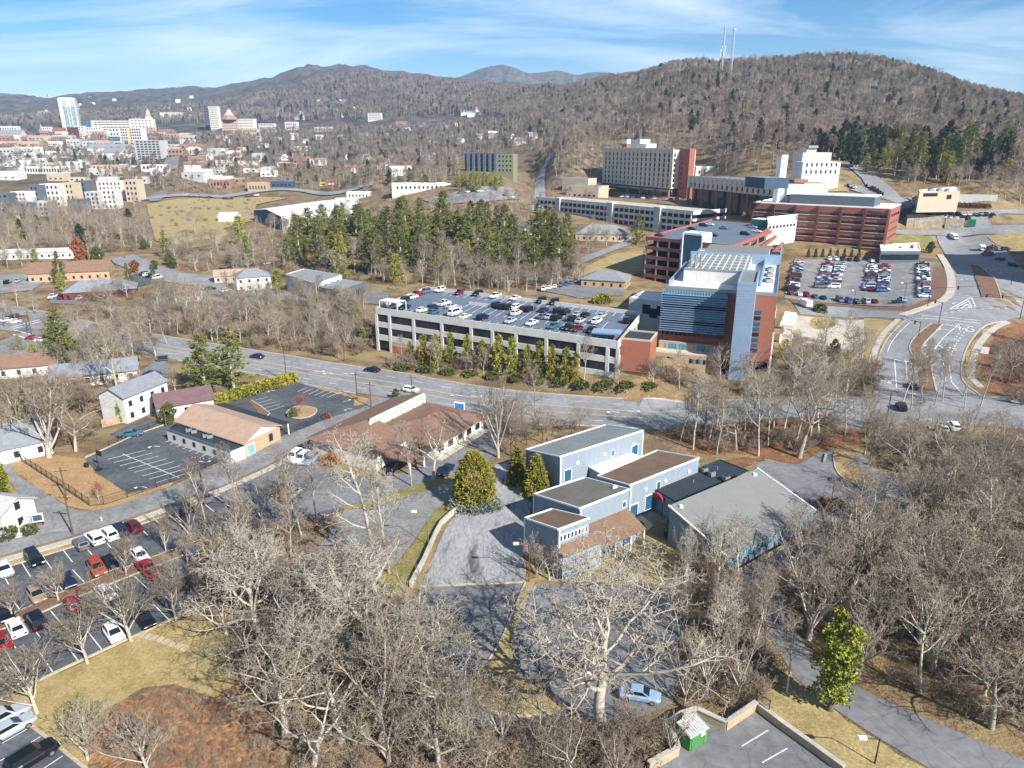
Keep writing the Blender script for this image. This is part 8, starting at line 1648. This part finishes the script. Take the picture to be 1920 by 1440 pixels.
wall_px('retaining_wall', 'long timber wall on the right side of the bottom lot', [(1418,1330),(1470,1370),(1527,1411),(1580,1450)], 0.9, 'wood_grey', 0.4, cap='concrete'); wall_px('retaining_wall', 'timber wall at the bottom left of the bottom lot', [(1215,1447),(1270,1416),(1258,1378)], 1.1, 'wood_grey', 0.4, cap='concrete')
fence('dark wire fence on top of the timber wall', [(1362,1364),(1416,1326),(1440,1345)], 2.3, 2.5, pk=0.12); fence('dark wire fence at the bottom left of the bottom lot', [(1200,1448),(1268,1412)], 2.2, 2.5, pk=0.12)
def pole(px, py, top, label, kind='utility', m='wood_pole', name='utility_pole', r=0.16):
    p = G(px, py); h = up_to(p, top); o = empty(name, p, rnd.uniform(-.3, .3), label, 'pole' if kind == 'utility' else 'lamp post'); mb = MB(); mb.tube((0, 0, -.3), (0, 0, h), r, r * .65, 7); mb.build('shaft', M(m), o)
    if kind == 'utility':
        mb = MB(); mb.box(-1.2, 1.2, -.06, .06, h - .8, h - .65); mb.build('crossarm', M(m), o)
        for x in (-1.1, -.5, .5, 1.1): mb = MB(); mb.tube((x, 0, h - .65), (x, 0, h - .42), .06, .04, 6); mb.build('insulator', M('wall_grey'), o)
    elif kind == 'flood':
        mb = MB(); mb.tube((-.9, 0, h), (.9, 0, h), .06, sides=5); mb.build('arm', M(m), o)
        for x in (-.9, .9): mb = MB(); mb.box(x - .28, x + .28, -.25, .2, h - .05, h + .35); mb.build('floodlight', M('metal_dark'), o)
    else:
        mb = MB(); mb.tube((0, 0, h - .1), (-1.6, -.4, h + .35), .05, sides=5); mb.build('arm', M(m), o); mb = MB(); mb.box(-2.3, -1.5, -.6, -.2, h + .25, h + .48); mb.build('lamp_head', M('trim_white'), o)
    return o
for a in [(137,1003,925,'wooden utility pole at the street corner with long shadow'),(380,919,853,'brown utility pole beside the fenced lot'),(126,938,876,'pale utility pole inside the straw verge fence'),(538,716,650,'tall utility pole with crossarm by the main road'),(670,748,697,'dark pole on the rear lot island'),(696,764,716,'dark pole at the mouth of the street'),(773,750,702,'dark pole behind the clinic roof'),(646,677,640,'thin pole on the far road verge'),(808,702,655,'thin pole before the young evergreens'),(988,720,670,'thin pole below the parking deck'),(312,800,765,'pole beside the white house'),(60,628,582,'thin pole at the left junction'),(1662,790,735,'pole below the hospital road junction')]: pole(*a)
pole(803,1024,962,'green lamp post beside the curving wall','lamp','green_paint','lamp_post',.09); pole(1300,1092,1012,'green grey lamp post before the blue gable','lamp','wood_grey','lamp_post',.09)
pole(1352,1072,996,'tall red floodlight post beside the grey roof','flood','rust_steel','lamp_post',.11); pole(1557,952,900,'red floodlight post at the right lot','flood','rust_steel','lamp_post',.11); pole(992,1092,1020,'red lamp post at the corner of the small wing','lamp','rust_steel','lamp_post',.1); pole(1640,1432,1385,'dark lamp post with white head at bottom right','lamp','metal_dark','lamp_post',.09)
for a in [(1692,578,532,'dark lamp post in the hospital lot'),(1712,428,398,'lamp post before the stone wall'),(1600,575,545,'thin lamp post at the lot edge')]: pole(*a, 'lamp', 'metal_dark', 'lamp_post', .09)
# traffic signals on mast arms
def signal(px, py, top, dirv, L_, label, n=2):
    p = G(px, py); h = up_to(p, top); o = empty('traffic_signal', p, 0, label, 'traffic light'); mb = MB(); mb.tube((0, 0, -.2), (0, 0, h), .13, .1, 7); mb.build('mast', M('metal_dark'), o); d = Vector((math.cos(dirv), math.sin(dirv), 0)); mb = MB(); mb.tube((0, 0, h - .5), d * L_ + Vector((0, 0, h - .1)), .1, .06, 6); mb.build('arm', M('metal_dark'), o)
    for k in range(n): q = d * (L_ * (0.55 + 0.4 * k)) + Vector((0, 0, h - .3)); mb = MB(); mb.box(q.x - .2, q.x + .2, q.y - .2, q.y + .2, q.z - .9, q.z + .3); mb.build('signal_head', M('metal_dark'), o)
signal(1739,575,538,R_(8),20,'traffic signal mast with long arm over the hospital road'); signal(1760,606,566,R_(100),6,'traffic signal pole on the lower median',1); signal(1912,598,556,R_(160),12,'traffic signal mast at the right edge'); signal(1722,630,602,R_(150),3,'short lamp mast beside the lower median',1); signal(1895,535,505,R_(170),10,'traffic signal mast beyond the upper median')
# signs
def sign(px, py, w, h, z, yaw, m, label, cat='sign', m2=None, name='sign'):
    p = G(px, py); o = empty(name, p, yaw, label, cat); mb = MB(); mb.box(-w / 2, w / 2, -.1, .1, z, z + h); mb.build('panel', M(m), o)
    for x in (-w * .35, w * .35): mb = MB(); mb.box(x - .1, x + .1, -.08, .08, -.5, z); mb.build('post', M('metal_dark'), o)
    if m2: mb = MB(); mb.box(-w * .42, w * .42, -.13, -.1, z + h * .15, z + h * .85); mb.build('face', M(m2), o)
    return o
sign(306,678,3.2,1.5,.5,R_(20),'wall_dark','dark church notice board on the verge lawn',m2='glass_dark'); sign(862,775,2.6,2.2,.6,R_(-20),'trim_white','blue and white sign at the clinic drive',m2='blue_sign') if pm('blue_sign', (60,130,190)) else None
sign(74,985,1.6,1.5,.7,R_(20),'trim_white','small white sign at the street corner',m2='wall_blue'); sign(1845,665,2.0,2.0,.3,R_(-30),'trim_white','white sign panel on the right verge'); sign(1820,428,4,4,1,R_(-20),'teal_green','dark green direction sign on the upper road')
pm('board_red', (190,50,56)); pm('board_yellow', (205,180,70))
for px, m, lb in ((607,'board_yellow','left yellow and red billboard behind the warehouse'),(622,'board_red','right red billboard behind the warehouse')): 
    o = sign(px,357,6.5,3.4,4.0,R_(0),m,lb,'billboard',None,'billboard'); mb = MB(); mb.box(-2.6, 2.6, -.14, -.1, 5.2, 6.4); mb.build('face', M('brick_dark' if px < 615 else 'wall_cream'), o)
# dumpster, hoop, hydrant, path slabs, wheel stop
o = empty('dumpster', G(1296,1390), R_(32), 'green dumpster with ribbed white lid in the bottom right lot', 'dumpster'); mb = MB(); mb.box(-1.25, 1.25, -.95, .95, .1, 2.0); mb.build('bin', M('green_paint'), o); V = [(-1.35, -1.05, 2.02), (1.35, -1.05, 2.02), (1.35, 1.05, 2.4), (-1.35, 1.05, 2.4)]; mb = MB(); mb.quad(*V); mb.quad(*[(x, y, z - .08) for x, y, z in reversed(V)]); mb.build('lid', M('trim_white'), o)
for k in range(9): x = -1.25 + k * .31; mb = MB(); mb.tube((x, -1.04, 2.06), (x, 1.04, 2.44), .05, sides=4); mb.build('lid_rib', M('metal_grey'), o)
for x in (-.9, .9): mb = MB(); mb.box(x - .12, x + .12, -.99, -.95, .1, 2.0); mb.build('rib', M('green_paint'), o)
mb = MB(); mb.box(.3, .9, -1.0, -.96, 1.3, 1.8); mb.build('notice', M('trim_white'), o)
o = empty('basketball_hoop', G(186,882), R_(-30), 'black basketball hoop at the edge of the fenced lot', 'basketball hoop'); mb = MB(); mb.tube((0, 0, 0), (0, 0, 3.4), .08, sides=6); mb.box(-.6, .6, -.5, .5, 0, .35); mb.build('stand', M('metal_dark'), o); mb = MB(); mb.box(-.9, .9, .5, .56, 2.9, 4.0); mb.build('backboard', M('metal_dark'), o)
o = empty('trash_bin', G(163,876), 0, 'round dark bin on the straw lawn by the hoop', 'bin'); mb = MB(); mb.tube((0, 0, 0), (0, 0, .85), .4, .45, 10); mb.build('drum', M('metal_dark'), o); mb = MB(); mb.tube((0, 0, .85), (0, 0, .95), .47, .3, 10); mb.build('lid', M('metal_dark'), o)
o = empty('fire_hydrant', G(191,977), 0, 'yellow fire hydrant on the kerb', 'hydrant'); mb = MB(); mb.tube((0, 0, 0), (0, 0, .7), .16, .13, 8); mb.build('barrel', M('paint_yellow'), o); mb = MB(); mb.tube((0, 0, .7), (0, 0, .85), .17, .05, 8); mb.build('cap', M('paint_yellow'), o); mb = MB(); mb.tube((-.28, 0, .5), (.28, 0, .5), .07, sides=7); mb.build('nozzle', M('paint_yellow'), o)
SP_ = sheet('flagged_path', [(262,1192),(275,1187),(330,1205),(362,1218),(356,1226),(320,1214)], M('straw'), 0.06); W_ = densify(world([(266,1191),(300,1200),(335,1212),(358,1222)]), 0.85); mb = MB(); mb.box(-.36, .36, -.5, .5, 0, .06); fl = mb.mesh('slab', M('kerb_tan'))
for a, b in zip(W_[:-1], W_[1:]): link('slab', fl, SP_, (a[0], a[1], .07), (0, 0, math.atan2(b[1] - a[1], b[0] - a[0]) + rnd.uniform(-.1, .1)))
o = empty('wheel_stop', G(1547,860), R_(62), 'pale concrete bar lying across the upper lot entry', 'barrier'); mb = MB(); mb.box(-2.2, 2.2, -.2, .2, .06, .4); mb.build('bar', M('concrete'), o)
# radio masts on the hill
def lattice(px, py, top, label, w, guy=False, gear=False):
    p = G(px, py); h = up_to(p, top); o = empty('radio_mast', p, 0.4, label, 'radio mast'); r = 0.33
    for k in range(3):
        a = 2.094 * k; b = a + 2.094; c, s_ = math.cos(a), math.sin(a); c2, s2 = math.cos(b), math.sin(b); mb = MB(); mb.tube((w * c, w * s_, -3), (w * .45 * c, w * .45 * s_, h), r, r * .8, 4); mb.build('leg', M('wall_grey'), o); n = int(h / 5); mb = MB()
        for j in range(n):
            z0, z1 = h * j / n, h * (j + 1) / n; f0 = w * (1 - .55 * z0 / h); f1 = w * (1 - .55 * z1 / h); mb.tube((f0 * c, f0 * s_, z0), (f1 * c2, f1 * s2, z1), r * .6, sides=3); mb.tube((f1 * c, f1 * s_, z1), (f1 * c2, f1 * s2, z1), r * .5, sides=3)
        mb.build('bracing', M('wall_grey'), o)
    if gear:
        for z in (.50, .56, .62):
            for k in range(3): a = 2.094 * k + z * 9; mb = MB(); mb.box(-.5, .5, -.5, .5, -1.4, 1.4); link('antenna_panel', mb.mesh('antenna_panel', M('trim_white')), o, (2.8 * math.cos(a), 2.8 * math.sin(a), h * z), (0, 0, a))
    else: mb = MB(); mb.box(-2.0, 2.0, -.8, .8, h - 3, h - 1); mb.build('antenna_array', M('wall_grey'), o)
lattice(1351,150,50,'taller left radio mast with antenna clusters on the hill',2.0,gear=True); lattice(1369,148,52,'right radio mast with square head on the hill',2.2)

# ------------------------------------------------------------------ haze
mb = MB(); mb.box(-6500, 6500, -6500, 7500, -14, 660); hz_o = mb.build('haze', bpy.data.materials.new('haze')); tag(hz_o, 'thin blue winter haze over the valley', 'haze', kind='stuff')
hm = hz_o.data.materials[0]; hm.use_nodes = True; hm.node_tree.nodes.clear(); ho = hm.node_tree.nodes.new('ShaderNodeOutputMaterial'); pv = hm.node_tree.nodes.new('ShaderNodeVolumePrincipled')
pv.inputs['Density'].default_value = 0.00009; pv.inputs['Color'].default_value = (0.50, 0.70, 1.0, 1); pv.inputs['Anisotropy'].default_value = 0.0; hm.node_tree.links.new(pv.outputs[0], ho.inputs['Volume'])
